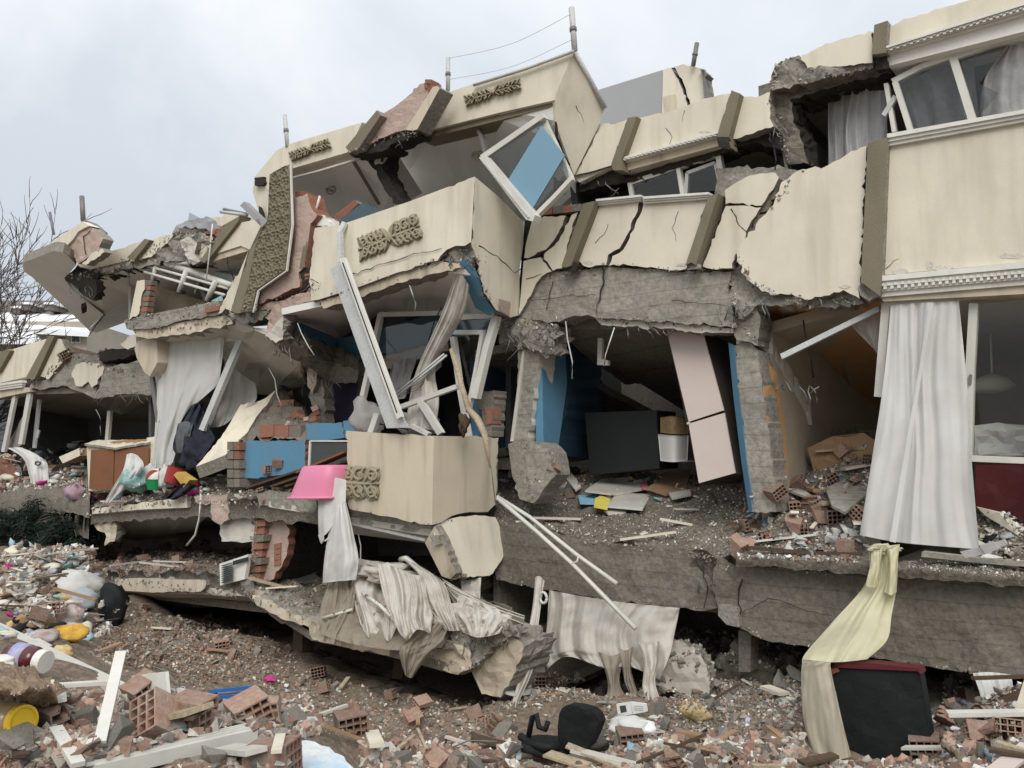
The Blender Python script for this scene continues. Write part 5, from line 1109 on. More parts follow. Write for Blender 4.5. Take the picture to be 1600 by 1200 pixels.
slab('ceiling_wedge', [(96, 603, 0), (146, 622, 0), (248, 617, 0), (190, 648, -1.4), (170, 640, -1.2), (120, 612, -.5)], 0, .1, dconc, parent=B, dirv=(0, 0, 1))
slab('fallen_roof_edge', ['r', (152, 552), (160, 548), (212, 540), (214, 552), (180, 562), (160, 566)], .1, .5, crackm, rough=1.3, step=5, res=7, disp=.06, parent=B)
slab('fallen_cornice', ['r', (188, 538), (200, 526), (212, 522), (214, 540), (200, 546)], .4, .2, cream, rconc, rough=1, step=5, parent=B)
room(B, (-50, 618, -.1), (250, 612, -.1), (250, 745, -.1), (-50, 740, -.1), 3.4, -.6, .3, mw=darkw, mc=dconc, mf=gdirt)
sheet('floor_top', [[(-70, 735, -1.2), (60, 735, -1.2), (140, 740, -1.2)], [(-70, 745, .1), (60, 748, .2), (140, 752, .3)], [(-70, 766, .8), (60, 768, .8), (140, 775, .8)], [(-70, 800, .9), (60, 800, .9), (140, 806, .9)]], gdirt, 50, 20, disp=.12, freq=2.5, parent=B, th=.4, dirv=(0, 0, -1))
win = strip('window', [(22, 618), (4, 706)], 5, .0, .07, pvc, B)
strip('frame', [(-40, 622), (46, 612)], 4, .0, .07, pvc, win)
strip('frame', [(45, 614), (31, 694)], 6, .0, .07, pvc, win)
strip('sash', [(60, 624), (52, 700)], 4, -.3, .05, gpvc, win)
strip('handle', [(60, 672), (57, 684)], 3, -.26, .03, gpvc, win)
pane('pane', [(-30, 624), (20, 618), (4, 702), (-30, 706)], -.05, win, dglass)
sheet('net_curtain', [[(36, 650, -.2), (30, 660, -.2), (26, 670, -.2)], [(36, 680, -.2), (26, 684, -.2), (14, 690, -.2)], [(34, 696, -.2), (24, 700, -.2), (12, 702, -.2)]], sheer, 12, 12, 2, .02, label='net curtain pulled aside in the far left window', cat='curtain', solid=False)
strip('batten', [(170, 642), (166, 690)], 5, -.6, .06, lsoffit, B)
# ================================================================== ground, terrain and backdrop
TP = [(-300, 1260, 2.5), (0, 1250, 2.7), (200, 1250, 2.7), (400, 1250, 2.9), (600, 1260, 3.8), (800, 1270, 4.6), (1000, 1270, 4.6), (1200, 1270, 4.4), (1400, 1270, 4.0), (1600, 1270, 3.6), (1900, 1300, 3.4),
      (0, 1100, 3.6), (60, 1040, 4.0), (130, 1090, 4.0), (220, 1105, 4.6), (330, 1125, 3.8), (420, 1140, 4.0), (-250, 1100, 3.5), (440, 1175, 3.4), (560, 1185, 4.6),
      (0, 1000, 6.5), (60, 980, 8.5), (-200, 980, 7), (150, 1010, 9.5), (0, 940, 11), (80, 930, 12.3), (-200, 900, 12), (0, 868, 16), (70, 858, 16.4), (130, 850, 16.2), (108, 905, 14.6), (116, 960, 13.2), (175, 992, 12.8), (215, 988, 13.0), (260, 980, 13.1), (-200, 850, 18),
      (220, 1000, 12.6), (300, 985, 12.8), (380, 990, 12.4), (250, 1050, 10.5), (330, 1060, 10.3), (420, 1045, 10.8), (500, 1065, 10.4), (400, 1090, 9.4), (300, 1085, 9.0),
      (560, 1090, 9.6), (640, 1100, 9.3), (740, 1105, 9.0), (700, 1150, 8.0), (560, 1140, 8.0), (800, 1180, 7.2), (640, 1185, 6.8),
      (820, 1090, 8.9), (900, 1080, 9.2), (1000, 1090, 8.8), (900, 1150, 7.7), (1000, 1160, 7.2), (1080, 1095, 8.2), (1150, 1090, 8.0), (1250, 1085, 7.6), (1200, 1160, 6.6), (1300, 1190, 6.25), (1400, 1196, 6.1), (1480, 1140, 6.4), (1560, 1100, 6.2), (1600, 1150, 5.4), (1500, 1196, 5.5), (1800, 1150, 5.4)]
pts = []
for px, py, y in TP:
    w = WY(px, py, y); pts.append((w.x, w.y, w.z))
for u in np.linspace(-30, 6, 19):
    for n_, z_ in ((-3.5, 0.0), (-7, 0.4), (-12, .4)):
        p = UNZ(u, n_, z_); pts.append((p.x, p.y, p.z))
for x in np.linspace(-40, 30, 12):
    pts.append((x, 45, .4)); pts.append((x, -14, 1.2))
for y in np.linspace(-8, 40, 8):
    pts.append((-38, y, .6)); pts.append((26, y, .4))
for u in (-16, -14, -12, -10, -8, -6, -4):
    q = UNZ(u, -.7, .0); pts.append((q.x, q.y, .0))
pts.append((0, 0, 1.55)); pts.append((3, -3, 1.5)); pts.append((-3, -3, 1.5)); pts.append((-6, 1, 1.6)); pts.append((6, 1, 1.4))
PT = np.array(pts)
def phi(r): return r
K = phi(np.linalg.norm(PT[:, None, :2] - PT[None, :, :2], axis=2)) - np.eye(len(PT)) * 0.12
A = np.c_[np.ones(len(PT)), PT[:, :2]]
M_ = np.block([[K, A], [A.T, np.zeros((3, 3))]])
sol = np.linalg.solve(M_, np.r_[PT[:, 2], 0, 0, 0])
def tz(X, Y):
    q = np.stack([X, Y], -1)
    d = phi(np.linalg.norm(q[:, None, :] - PT[None, :, :2], axis=2))
    return d @ sol[:-3] + sol[-3] + sol[-2] * X + sol[-1] * Y
# one sheet whose cells get finer towards the camera and the foot of the ruin
gx = np.r_[np.linspace(-38, -20, 30), np.linspace(-19.6, -9.1, 90), np.linspace(-9, 6, 260), np.linspace(6.2, 26, 40)]
gy = np.r_[np.linspace(-14, 1.5, 30), np.linspace(1.56, 11, 240), np.linspace(11.1, 19, 100), np.linspace(19.4, 44, 40)]
GX, GY = np.meshgrid(gx, gy)
Z = np.concatenate([tz(GX.ravel()[i:i + 4000], GY.ravel()[i:i + 4000]) for i in range(0, GX.size, 4000)])
V = []
for x, y, z in zip(GX.ravel(), GY.ravel(), Z):
    h = noise.fractal(Vector((x, y, 0)) * 1.3, 0.9, 2.0, 7) * 0.13
    V.append(Vector((x, y, max(z, 0.02) + h)))
nx, ny = len(gx), len(gy)
F = [(j * nx + i, j * nx + i + 1, (j + 1) * nx + i + 1, (j + 1) * nx + i) for j in range(ny - 1) for i in range(nx - 1)]
ter = mk('rubble_ground', V, F, dirt, smooth=True, kind='structure', recalc=False)
g = 600
mk('ground', [(-g, -g, -.15), (g, -g, -.15), (g, g, -.15), (-g, g, -.15)], [(0, 1, 2, 3)], gdirt, kind='structure', solid=False)

# distant apartment block with snow on the roof
ap = thing('apartment_block', WY(40, 560, 62), 'distant pale apartment block with a snow covered roof and dormers', 'building')
def wb(px, py, y): return WY(px, py, y)
def block(name, px0, px1, py0, py1, y, dep, m, parent, **kw):
    f = [wb(px0, py0, y), wb(px1, py0, y), wb(px1, py1, y), wb(px0, py1, y)]
    return hexa(name, f, [v + Vector((0, dep, 0)) for v in f], m, parent, **kw)
block('wall', -120, 136, 502, 640, 62, 12, farwall, ap)
f = [wb(-130, 503, 61), wb(140, 518, 61), wb(118, 492, 66), wb(-120, 484, 66)]
hexa('roof', f, [v - Vector((0, 0, .4)) for v in f], snow, ap)
f = [wb(-120, 486, 66), wb(120, 492, 66), wb(84, 470, 72), wb(-110, 468, 72)]
hexa('roof', f, [v - Vector((0, 0, .4)) for v in f], roofm, ap)
for x, y in ((24, 480), (40, 474), (76, 474)):
    d = block('dormer', x - 7, x + 7, y, y + 10, 65, 3, roofm, ap)
    block('snow_cap', x - 8, x + 8, y - 2, y + 1, 64.8, 3.4, snow, d)
for x, y in ((20, 514), (50, 516), (80, 518), (118, 522), (20, 545), (50, 545), (80, 545), (112, 545)):
    wn_ = block('window', x - 7, x + 7, y, y + 14, 61.9, .2, white, ap)
    block('pane', x - 5.5, x - .6, y + 2, y + 12, 61.85, .1, screen, wn_); block('pane', x + .6, x + 5.5, y + 2, y + 12, 61.85, .1, screen, wn_)
for i, (x0, x1, y0, yy, lab) in enumerate(((-60, 60, 520, 44, 'dim reddish far house low behind the bare tree'),)):
    h_ = thing('far_house', wb((x0 + x1) / 2, 600, yy), lab, 'house')
    block('wall', x0, x1, y0 + 8, 640, yy, 8, brickd, h_)
    f = [wb(x0 - 4, y0 + 9, yy - .5), wb(x1 + 4, y0 + 9, yy - .5), wb(x1 - 8, y0, yy + 4), wb(x0 + 8, y0, yy + 4)]
    hexa('roof', f, [v - Vector((0, 0, .3)) for v in f], snow, h_)
    for k in range(3):
        block('window', x0 + 20 + k * 30, x0 + 32 + k * 30, y0 + 16, y0 + 30, yy - .05, .2, screen, h_)

# bare tree, far left
def tree(base, height, seed, label, group):
    r = random.Random(seed)
    tr = thing('bare_tree', base, label, 'tree', group)
    trunk, limbs, twigs = [], [], []
    def grow(p, d, L, rad, lvl):
        k = 5 if lvl < 2 else 4
        pts = [p]; rr = [rad]
        dd = d.copy()
        for i in range(k):
            dd = (dd + Vector((r.gauss(0, .11), r.gauss(0, .11), r.gauss(0.03, .07)))).normalized()
            pts.append(pts[-1] + dd * L / k); rr.append(rad * (1 - .55 * (i + 1) / k))
        (trunk if lvl == 0 else limbs if lvl < 3 else twigs).append(tube_vf(pts, rr, 7 if lvl == 0 else 5 if lvl < 3 else 3))
        if lvl >= 5: return
        nb = (7, 6, 4, 4, 3)[lvl]
        for b in range(nb):
            t = r.uniform(.3, 1.0) if b else 1.0
            i = min(int(t * k), k - 1); q = pts[i].lerp(pts[i + 1], t * k - i)
            a = r.uniform(0, 6.28); sp = r.uniform(.35, .85) if b else r.uniform(.05, .25)
            s1 = dd.cross(Vector((0.3, .2, 1))).normalized(); s2 = dd.cross(s1)
            nd = (dd * math.cos(sp) + (s1 * math.cos(a) + s2 * math.sin(a)) * math.sin(sp) + Vector((0, 0, .12))).normalized()
            grow(q, nd, L * r.uniform(.55, .78), max(rr[min(i + 1, k)] * r.uniform(.6, .8), .016), lvl + 1)
    grow(Vector(base), Vector((r.uniform(-.08, .08), 0, 1)), height * .40, height * .021, 0)
    for nm, lst in (('trunk', trunk), ('limbs', limbs), ('twigs', twigs)):
        V, F = join(lst); o = mk(nm, V, F, bark, tr, smooth=True, solid=False)
        if nm == 'twigs': o['kind'] = 'stuff'
    return tr
b1 = WY(14, 640, 26); b1.z = .4
tree(b1, 11.6, 5, 'tall bare winter tree beside the far end of the ruin', 'bare trees at the far end')
b2 = WY(-90, 640, 30); b2.z = .4
tree(b2, 10.0, 9, 'second bare tree partly beyond the picture edge', 'bare trees at the far end')
b3 = WY(62, 640, 34); b3.z = .4
tree(b3, 7.5, 13, 'short bare sapling in front of the distant apartment block', 'bare trees at the far end')

# dark evergreen shrub crushed between the heap and the far wing
def shrub(name, cx, cy, y, rx, rz, cnt, seed, label):
    r = np.random.default_rng(seed); c = WY(cx, cy, y)
    root = thing(name, c - Vector((0, 0, rz)), label, 'shrub', 'dark evergreen shrubs at the far end')
    br = []
    rr = random.Random(seed)
    V, F = [], []
    for k in range(34):
        d = Vector((rr.gauss(0, 1), rr.gauss(0, .6), rr.gauss(.2, .6))).normalized()
        tip = c + Vector((d.x * rx, d.y * rx * .7, d.z * rz)) * rr.uniform(.6, 1.05)
        st = c + Vector((d.x * rx * .1, 0, -rz * .6))
        pts = [st.lerp(tip, t) + Vector((0, 0, -.25 * t * t + .1 * math.sin(t * 3))) for t in (0, .33, .66, 1)]
        br.append(tube_vf(pts, [.02, .015, .01, .004], 4))
        for j in range(cnt):
            t = rr.uniform(.2, 1.02); q = pts[0].lerp(pts[3], t) + Vector((rr.gauss(0, .09), rr.gauss(0, .09), rr.gauss(-.12 * t, .08)))
            a = Vector((rr.gauss(0, 1), rr.gauss(0, 1), rr.gauss(-.4, .5))).normalized() * rr.uniform(.07, .16)
            b_ = a.cross(Vector((rr.random(), rr.random(), rr.random()))).normalized() * .012
            s = len(V); V += [q - b_, q + b_, q + a]; F.append((s, s + 1, s + 2))
    mk('foliage', V, F, leafm, root, solid=False, recalc=False)['kind'] = 'stuff'
    v, f = join(br); mk('stems', v, f, bark, root, solid=False)
shrub('evergreen_shrub', 40, 800, 17.3, 1.15, .62, 330, 3, 'dark evergreen shrub behind the rubbish heap at the left edge')
shrub('evergreen_shrub', 108, 815, 17.0, .75, .5, 300, 4, 'dark evergreen shrub pressed against the corner of the lower storey')
# ================================================================== loose things, resting on what is built above
BVH = BVHTree.FromPolygons([tuple(v) for v in SOLID_V], SOLID_F)
def hit(px, py):
    d = ray(px, py).normalized()
    loc, nr, idx, dist = BVH.ray_cast(EYE, d)
    if loc is None: return None, None, None
    if nr.dot(d) > 0: nr = -nr
    return loc, nr, dist
def nG(px, py, lift=0.0):
    loc, _, _ = hit(px, py)
    return (loc - P0).dot(NA) + lift if loc is not None else 0.0
def gp(pts, lift=.05):
    """surveyed outline laid on whatever surface lies there"""
    return [p if isinstance(p, str) else (p[0], p[1], nG(p[0], p[1], lift)) for p in pts]
def gflat(pts, lift=.04, tilt=.22):
    c = [sum(p[i] for p in pts if not isinstance(p, str)) / sum(1 for p in pts if not isinstance(p, str)) for i in (0, 1)]
    loc, _, _ = hit(*c)
    if loc is None: return gp(pts, lift)
    nv = (Vector((0, 0, 1)) + (EYE - loc).normalized() * tilt).normalized(); o = loc + nv * lift
    out = []
    for p in pts:
        if isinstance(p, str): out.append(p); continue
        d = ray(p[0], p[1]); w = EYE + d * ((o - EYE).dot(nv) / d.dot(nv)); out.append((p[0], p[1], (w - P0).dot(NA)))
    return out
def near(px, py, lift):
    loc, _, dist = hit(px, py)
    return EYE + (loc - EYE) * (1 - lift / dist)
def rot(rx, ry, rz): return Euler((rx, ry, rz)).to_matrix()
def ico(sub):
    bm = bmesh.new(); bmesh.ops.create_icosphere(bm, subdivisions=sub, radius=1)
    V = [v.co.copy() for v in bm.verts]; F = [tuple(v.index for v in f.verts) for f in bm.faces]; bm.free(); return V, F
ICO3 = ico(3)
def lump(name, c, r, m, disp=.35, freq=1.6, seed=0, squash=None, parent=None, smooth=True, **kw):
    """soft crumpled bundle: cloth, bag or lump"""
    V = []
    R = rot(seed * 1.3, seed * .7, seed * 2.1)
    for v in ICO3[0]:
        d = 1 + disp * noise.fractal(v * freq + Vector((seed * 7.1, seed, 0)), .8, 2.1, 5) - disp * .25 * abs(noise.noise(v * 4.5 + Vector((seed, 0, 0))))
        V.append(c + Vector((v.x * r[0] * d, v.y * r[1] * d, v.z * r[2] * d)))
    return mk(name, V, ICO3[1], m, parent, smooth=smooth, recalc=False, **kw)
def lumpat(name, px, py, wpx, hpx, m, lift=.4, flat=.8, n=None, **kw):
    loc, nr, dist = hit(px, py + hpx * .4)
    if loc is None and n is None: n = .3
    if n is not None:
        loc = W(px, py, n); dist = (loc - EYE).length; c = loc
        s = dist / FPX
    else:
        s = dist / FPX
        c = loc + Vector((0, 0, hpx * s * lift))
    return lump(name, c, (wpx * s / 2, wpx * s / 2 * flat, hpx * s / 2), m, **kw)
def beam3(name, p, q, w, h, m, parent=None, up=Vector((0, 0, 1)), **kw):
    ax = (q - p).normalized(); s = ax.cross(up).normalized(); t = s.cross(ax)
    V, F = boxvf((p + q) / 2, (q - p) / 2, s * w / 2, t * h / 2)
    return mk(name, V, F, m, parent, **kw)
def lathe_vf(p, ax, prof, seg=20):
    ax = ax.normalized(); s = ax.cross(Vector((0.1, .2, 1))).normalized(); t = ax.cross(s)
    V, F = [], []
    for (d, r) in prof:
        for k in range(seg):
            a = 2 * math.pi * k / seg; V.append(p + ax * d + s * (math.cos(a) * r) + t * (math.sin(a) * r))
    for i in range(len(prof) - 1):
        for k in range(seg): F.append((i * seg + k, i * seg + (k + 1) % seg, (i + 1) * seg + (k + 1) % seg, (i + 1) * seg + k))
    F.append(tuple(range(seg - 1, -1, -1))); F.append(tuple((len(prof) - 1) * seg + k for k in range(seg)))
    return V, F

# ---------------------------------------------------------------- middle bay: window wreck and hanging profile
hp = thing('metal_profile', W(620, 665, 1.1), 'long dusty metal profile hanging from the bay parapet down to the tan box', 'metal profile')
slab('sheet', [(516, 421), (534, 411), (629, 655), (636, 668), (604, 669)], 1.25, .04, gpvc, parent=hp)
slab('rail', [(530, 405), (537, 402), (627, 651), (620, 655)], 1.33, .05, white, parent=hp)
strip('groove', [(535, 410), (620, 645)], 1.6, 1.335, .01, crackm, hp)
strip('stem', [(537, 347, 1.1), (529, 362, 1.18), (530, 410, 1.25)], 6, 1.2, .05, gpvc, hp)
bw = thing('bay_window', W(680, 670, .2), 'buckled white bay window frame with leaning door sash under the middle bay', 'window')
strip('frame', [(592, 491), (693, 489)], 7, .1, .07, pvc, bw)
strip('frame', [(593, 490, .1), (578, 560, .2), (560, 640, .3)], 6, .1, .07, pvc, bw)
slab('pane', [(598, 495), (690, 493), (665, 560), (582, 560)], .06, .01, dglass, parent=bw, solid=False)
strip('frame', [(712, 496), (772, 493)], 8, .3, .07, pvc, bw)
strip('frame', [(773, 493, .3), (758, 545, .35), (740, 622, .4)], 9, .3, .09, pvc, bw)
strip('sash', [(707, 519), (754, 519)], 7, .33, .06, pvc, bw)
strip('sash', [(752, 522, .33), (742, 580, .36), (730, 640, .38)], 5, .33, .06, pvc, bw)
strip('sash', [(706, 526, .34), (716, 600, .38), (730, 682, .42)], 7, .34, .06, pvc, bw)
slab('pane', [(711, 525), (748, 525), (728, 650), (722, 620)], .28, .01, dglass, parent=bw, solid=False)
slab('pane', [(716, 500), (768, 500), (764, 515), (714, 515)], .27, .01, sglass, parent=bw, solid=False)
fr = thing('window_wreck', W(670, 680, .8), 'broken white sash bars crossed in a T above the tan parapet box', 'window sash')
strip('bar', [(624, 636), (712, 604)], 7, .75, .06, pvc, fr)
strip('bar', [(655, 627), (687, 678)], 9, .76, .06, pvc, fr)
strip('bar', [(588, 646), (577, 678)], 8, 1.0, .06, pvc, fr)
strip('bar', [(640, 665), (668, 679)], 6, 1.0, .06, pvc, fr)
tube('rod', [W(585, 661, .9), W(637, 671, .95)], .009, blackm, fr)
for k in range(2): tube('rod', [W(617 + 5 * k, 617 + k, .7), W(694 + 4 * k, 553 + k * 2, .6)], .014, gpvc, fr)
for k in range(4):
    tube('wire', [W(690, 562 + k * 3, .55), W(665 - k * 4, 590 + k * 6, .6), W(640 - 6 * k, 606 + k * 5, .6)], .005, steel, fr, sides=4)
sheet('curtain', [[(712, 428, .9), (722, 430, .92), (733, 446, .9)], [(690, 490, .7), (705, 492, .76), (724, 492, .7)], [(652, 575, .5), (666, 575, .58), (682, 568, .5)], [(640, 622, .5), (662, 624, .58), (686, 626, .5)], [(634, 668, .6), (655, 670, .66), (680, 672, .6)]], dcloth, 30, 40, 5, .03, wob=.6, seed=4, label='long twisted greyish curtain stretched from the bay soffit into the window wreck', cat='curtain')
sheet('curtain', [[(612, 568, -.3), (632, 562, -.3), (654, 554, -.3)], [(606, 600, -.3), (625, 600, -.3), (640, 596, -.3)], [(600, 625, -.2), (616, 625, -.2), (634, 622, -.2)]], lace, 24, 14, 4, .04, seed=2, label='mauve grey curtain hanging behind the metal profile in the bay window', cat='curtain', solid=False)
lumpat('net_curtain', 574, 655, 50, 56, sheer, n=.75, disp=.5, seed=3, label='crumpled white net bundled at the left foot of the bay window', cat='curtain', solid=False)
lumpat('net_curtain', 650, 660, 66, 40, sheer, n=.35, disp=.5, seed=5, label='loose white net lying behind the crossed sash bars', cat='curtain', solid=False)
pl = thing('splintered_pole', W(772, 778, 1.2), 'splintered pale wooden pole bending over the right corner of the tan box', 'pole')
tube('upper_piece', [W(705, 546, .7), W(714, 575, .75), (W(722, 605, .8)), W(733, 642, .85)], [.03, .04, .035, .045], mat('splintered_wood', (.40, .33, .23), (.26, .2, .14), 9, fine=.3, bump=.6), pl)
tube('lower_piece', [W(731, 638, .9), W(746, 655, .95), W(757, 678, 1.0), W(766, 730, 1.0)], [.035, .045, .04, .012], MATS['splintered_wood'], pl)
tube('splinter', [W(757, 680, .98), W(768, 735, .98), W(774, 786, .98)], .008, steel, pl, sides=4)
lumpat('straw_tuft', 724, 660, 14, 34, dwood, n=.9, disp=.8, seed=8, label='tangle of dark fibres caught on the splintered pole', cat='fibres')
slab('block_pier', ['r', (744, 612), (772, 610), (770, 640), (768, 682), (752, 682), (752, 640), (744, 636)], .1, .25, mortar, rough=.8, step=5, res=7, disp=.02, parent=B)
slab('brick', [(758, 640), (768, 638), (767, 662), (760, 664)], .13, .2, brickm, parent=B)
slab('wall', [(733, 620), (744, 614), (752, 642), (752, 684), (738, 684)], .0, .1, blue, parent=B)

# ---------------------------------------------------------------- left storey, things on the floor
sb = thing('sideboard', W(186, 766, .75), 'cream sideboard with two brown doors standing at the edge of the left floor', 'sideboard')
f = [W(133, 698, .85), W(234, 692, .55), W(232, 762, .55), (W(136, 768, .85))]
hexa('carcass', [v - NA * .03 for v in f], [v - NA * .5 for v in f], cream, sb)
a = slab('door', [(142, 703, .86), (178, 702, .75), (176, 766, .75), (139, 764, .86)], 0, .025, wood, parent=sb)
a = slab('door', [(180, 702, .74), (232, 698, .58), (230, 760, .58), (178, 766, .74)], 0, .025, wood, parent=sb)
slab('top_board', [(132, 693, .88), (180, 700, .78), (234, 690, .58), (232, 686, .1), (150, 688, .2)], 0, .04, cream, rconc, rough=.5, step=5, parent=sb, dirv=(0, 0, -1))
sheet('blanket', [[(166, 692, .4), (190, 688, .35), (232, 686, .3)], [(172, 696, .6), (195, 697, .55), (230, 696, .5)]], amber, 30, 8, 5, .05, seed=2, th=.05, label='brown blanket lying on top of the cream sideboard', cat='blanket')
slab('end_board', [(229, 684), (243, 682), (242, 732), (231, 728)], .5, .05, cream, label='pale board standing between the sideboard and the white curtain', cat='board')
bag = thing('clothes_bundle', W(212, 770, 1.0), 'white sheet bundle stuffed with teal cloth beside the brown sideboard doors', 'bundle')
sheet('wrap', [[(198, 710, .95), (206, 708, .98), (216, 712, .95)], [(192, 735, 1.05), (206, 732, 1.1), (224, 730, 1.0)], [(176, 762, 1.1), (186, 765, 1.12), (198, 762, 1.1)], [(163, 784, 1.12), (168, 788, 1.15), (174, 782, 1.12)]], wcloth, 20, 30, 3, .05, parent=bag, seed=1)
lump('filling', W(214, 748, .95), (.27, .2, .22), teal, .5, 2.2, 4, parent=bag)
lumpat('sheet', 232, 742, 22, 30, wcloth, n=.8, disp=.5, seed=6, label='white cloth lump between the teal bundle and the striped ball', cat='cloth')
bl = thing('beach_ball', W(244, 752, .9), 'red and white striped ball on the left floor below the curtain', 'ball')
for k in range(6):
    V, F = [], []
    c = W(246, 749, .85)
    for i in range(9):
        for j in range(4):
            th_ = math.pi * i / 8; ph = 2 * math.pi * (k + j / 3) / 6
            v = Vector((math.sin(th_) * math.cos(ph), math.sin(th_) * math.sin(ph), math.cos(th_))) * .2
            V.append(c + rot(.6, .4, 0) @ v)
    for i in range(8):
        for j in range(3): F.append((i * 4 + j, i * 4 + j + 1, i * 4 + j + 5, i * 4 + j + 4))
    mk('gore', V, F, redp if k % 2 else white, bl, smooth=True)
def bucketvf(c, ax, r0, r1, h, seg=16): return lathe_vf(c, ax, [(0, r0), (h, r1), (h + .02, r1 * 1.06), (h + .02, r1 * .96), (.02, r0 * .9)], seg)
V, F = bucketvf(W(242, 765, 1.0), Vector((0, 0, 1)), .12, .16, .16); mk('green_basket', V, F, greenp, label='green plastic basket in front of the striped ball', cat='basket')
V, F = bucketvf(W(268, 756, .95), Vector((.3, .2, 1)), .14, .17, .26); mk('red_pot', V, F, redp, label='dark red pot between the green basket and the yellow box', cat='pot')
slab('yellow_box', [(271, 742), (277, 737), (296, 750), (287, 762)], 1.0, .15, mustard, label='mustard yellow box tipped on dark trousers at the floor edge', cat='box')
sheet('trousers', [[(285, 755, 1.0), (300, 758, 1.0)], [(270, 766, 1.05), (284, 772, 1.05)], [(258, 778, 1.08), (268, 781, 1.08)]], navy, 12, 16, 2, .03, th=.08, label='dark blue trousers trailing over the left floor edge', cat='trousers')
lumpat('cloth', 256, 748, 14, 34, wcloth, n=1.0, disp=.5, seed=9, label='white rag between the striped ball and the red pot', cat='cloth')
cl = thing('clothes_heap', W(300, 725, .6), 'heap of black and grey garments hanging in the gap by the white curtain', 'clothes')
sheet('jacket', [[(300, 632, .45), (312, 632, .45), (326, 660, .45)], [(280, 664, .55), (300, 668, .6), (330, 672, .5)], [(270, 700, .6), (298, 705, .66), (336, 690, .5)], [(284, 716, .62), (304, 722, .66), (318, 716, .6)]], navy, 26, 26, 4, .07, parent=cl, seed=2)
sheet('coat', [[(278, 662, .62), (290, 658, .66), (302, 662, .62)], [(274, 684, .64), (286, 684, .7), (296, 684, .64)], [(276, 706, .64), (284, 708, .7), (292, 700, .64)]], mat('grey_nylon', (.10, .11, .12), (.04, .045, .05), 9, fine=.2, bump=.3, rough=.5), 20, 16, 3, .04, parent=cl, seed=6)
lump('trousers', W(306, 712, .55), (.25, .2, .32), navy, .6, 2, 3, parent=cl)
strip('door_leaf', [(302, 630), (300, 700)], 22, .2, .05, blackm, label='black door leaf edge standing behind the hanging garments', cat='door')
ls = slab('leaning_wall_slab', ['s', (430, 610, -.3), 'r', (415, 622, -.2), (400, 628, -.1), 's', (376, 632, .1), 'r', (360, 660, .4), (345, 684, .6), (324, 708, .75), 's', (306, 729, .9), (330, 720, .85), (352, 711, .75), 'r', (368, 694, .55), (382, 680, .4), (400, 652, .1), (420, 628, -.2)], 0, .22, cream, rconc, rough=.8, step=6, label='cream slab of wall leaning diagonally on the brick heap in the left storey', cat='wall slab', dirv=(.2, .3, -.9))
br = thing('brick_heap', W(440, 690, .2), 'slope of broken red bricks and mortar above the blue wall piece', 'brick heap')
sheet('mound', [[(428, 615, -.9), (450, 612, -.9), (480, 640, -.9), (500, 655, -.9)], [(405, 640, -.2), (440, 636, -.2), (470, 655, -.3), (498, 662, -.3)], [(384, 680, .3), (430, 670, .3), (470, 668, .3), (500, 668, .3)], [(372, 694, .5), (430, 690, .5), (476, 690, .5), (500, 680, .5)]], mortar, 40, 26, disp=.12, freq=5, parent=br)
for k in range(26):
    x = random.uniform(395, 495); y = 690 - (x - 380) * .15 - random.uniform(0, 50)
    c = W(x, y, .35 - (690 - y) * .012); s_ = random.uniform(.05, .11)
    R = rot(random.uniform(-.6, .6), random.uniform(-.6, .6), random.uniform(0, 3))
    V, F = boxvf(c, R @ Vector((s_ * 1.3, 0, 0)), R @ Vector((0, s_ * .8, 0)), R @ Vector((0, 0, s_ * .6)))
    mk('brick', V, F, random.choice([brickm, brickm, mortar, pink]), br)
for k, (x0, x1) in enumerate(((405, 427), (429, 450), (452, 470))):
    slab('brick', [(x0, 664 + k), (x1, 663 + k), (x1, 682), (x0, 684)], .5 - .02 * k, .2, brickm if k < 2 else mortar, parent=br)
bwf = slab('blue_wall_fragment', ['s', (375, 692), 'r', (390, 688), (430, 689), (478, 687), 's', (477, 732), 'r', (440, 742), (390, 747), 's', (374, 747)], .62, .12, blue, brickm, rough=1, step=6, label='large bright blue piece of wall standing on the left floor', cat='wall fragment')
slab('blue_wall_fragment', ['s', (478, 662), 'r', (500, 661), (534, 660), 's', (538, 684), 'r', (510, 688), (480, 687), 's'], .5, .12, blue, mortar, rough=1, step=6, label='smaller blue wall piece above the dark framed panel', cat='wall fragment')
slab('blue_wall_fragment', ['s', (536, 658), 'r', (548, 656), (560, 660), 's', (556, 686), (540, 686)], .48, .12, blue, mortar, rough=1, step=6, label='narrow blue wall piece next to the tan parapet box', cat='wall fragment')
fp = slab('framed_panel', [(484, 690), (545, 690), (542, 728), (482, 733)], .72, .05, screen, label='dark grey panel in a pale frame leaning between blue wall and tan box', cat='panel')
strip('frame', [(482, 733), (484, 689), (546, 689)], 2.5, .74, .05, pvc, fp)
pr = thing('brick_pillar', W(362, 764, .8), 'stub of brick pillar at the left end of the blue wall piece', 'pillar')
for k in range(5):
    for j in range(2):
        slab('brick', [(355 + j * 10, 690 + k * 14.5), (364 + j * 10, 690 + k * 14.5), (364 + j * 10, 703 + k * 14.5), (355 + j * 10, 703 + k * 14.5)], .72 + .02 * ((k + j) % 2), .2, brickm if (k < 2 and j) else mortar, parent=pr)
for k, (p, q, lab) in enumerate((((392, 762), (480, 733), 'long dark plank sloping across the bricks on the left floor'), ((430, 760), (540, 722), 'brown splintered plank leading to the pink basin'), ((470, 738), (545, 706), 'short brown board lying against the framed panel'))):
    beam3('plank', W(p[0], p[1], .95), W(q[0], q[1], .9), .18, .03, dwood if k != 2 else wood, label=lab, cat='plank')
pb = thing('basin', W(500, 778, 1.2), 'upturned pink plastic basin at the edge of the floor', 'basin')
ax = (W(513, 738, 1.1) - W(490, 778, 1.3)).normalized() if False else Vector((.25, .1, 1)).normalized()
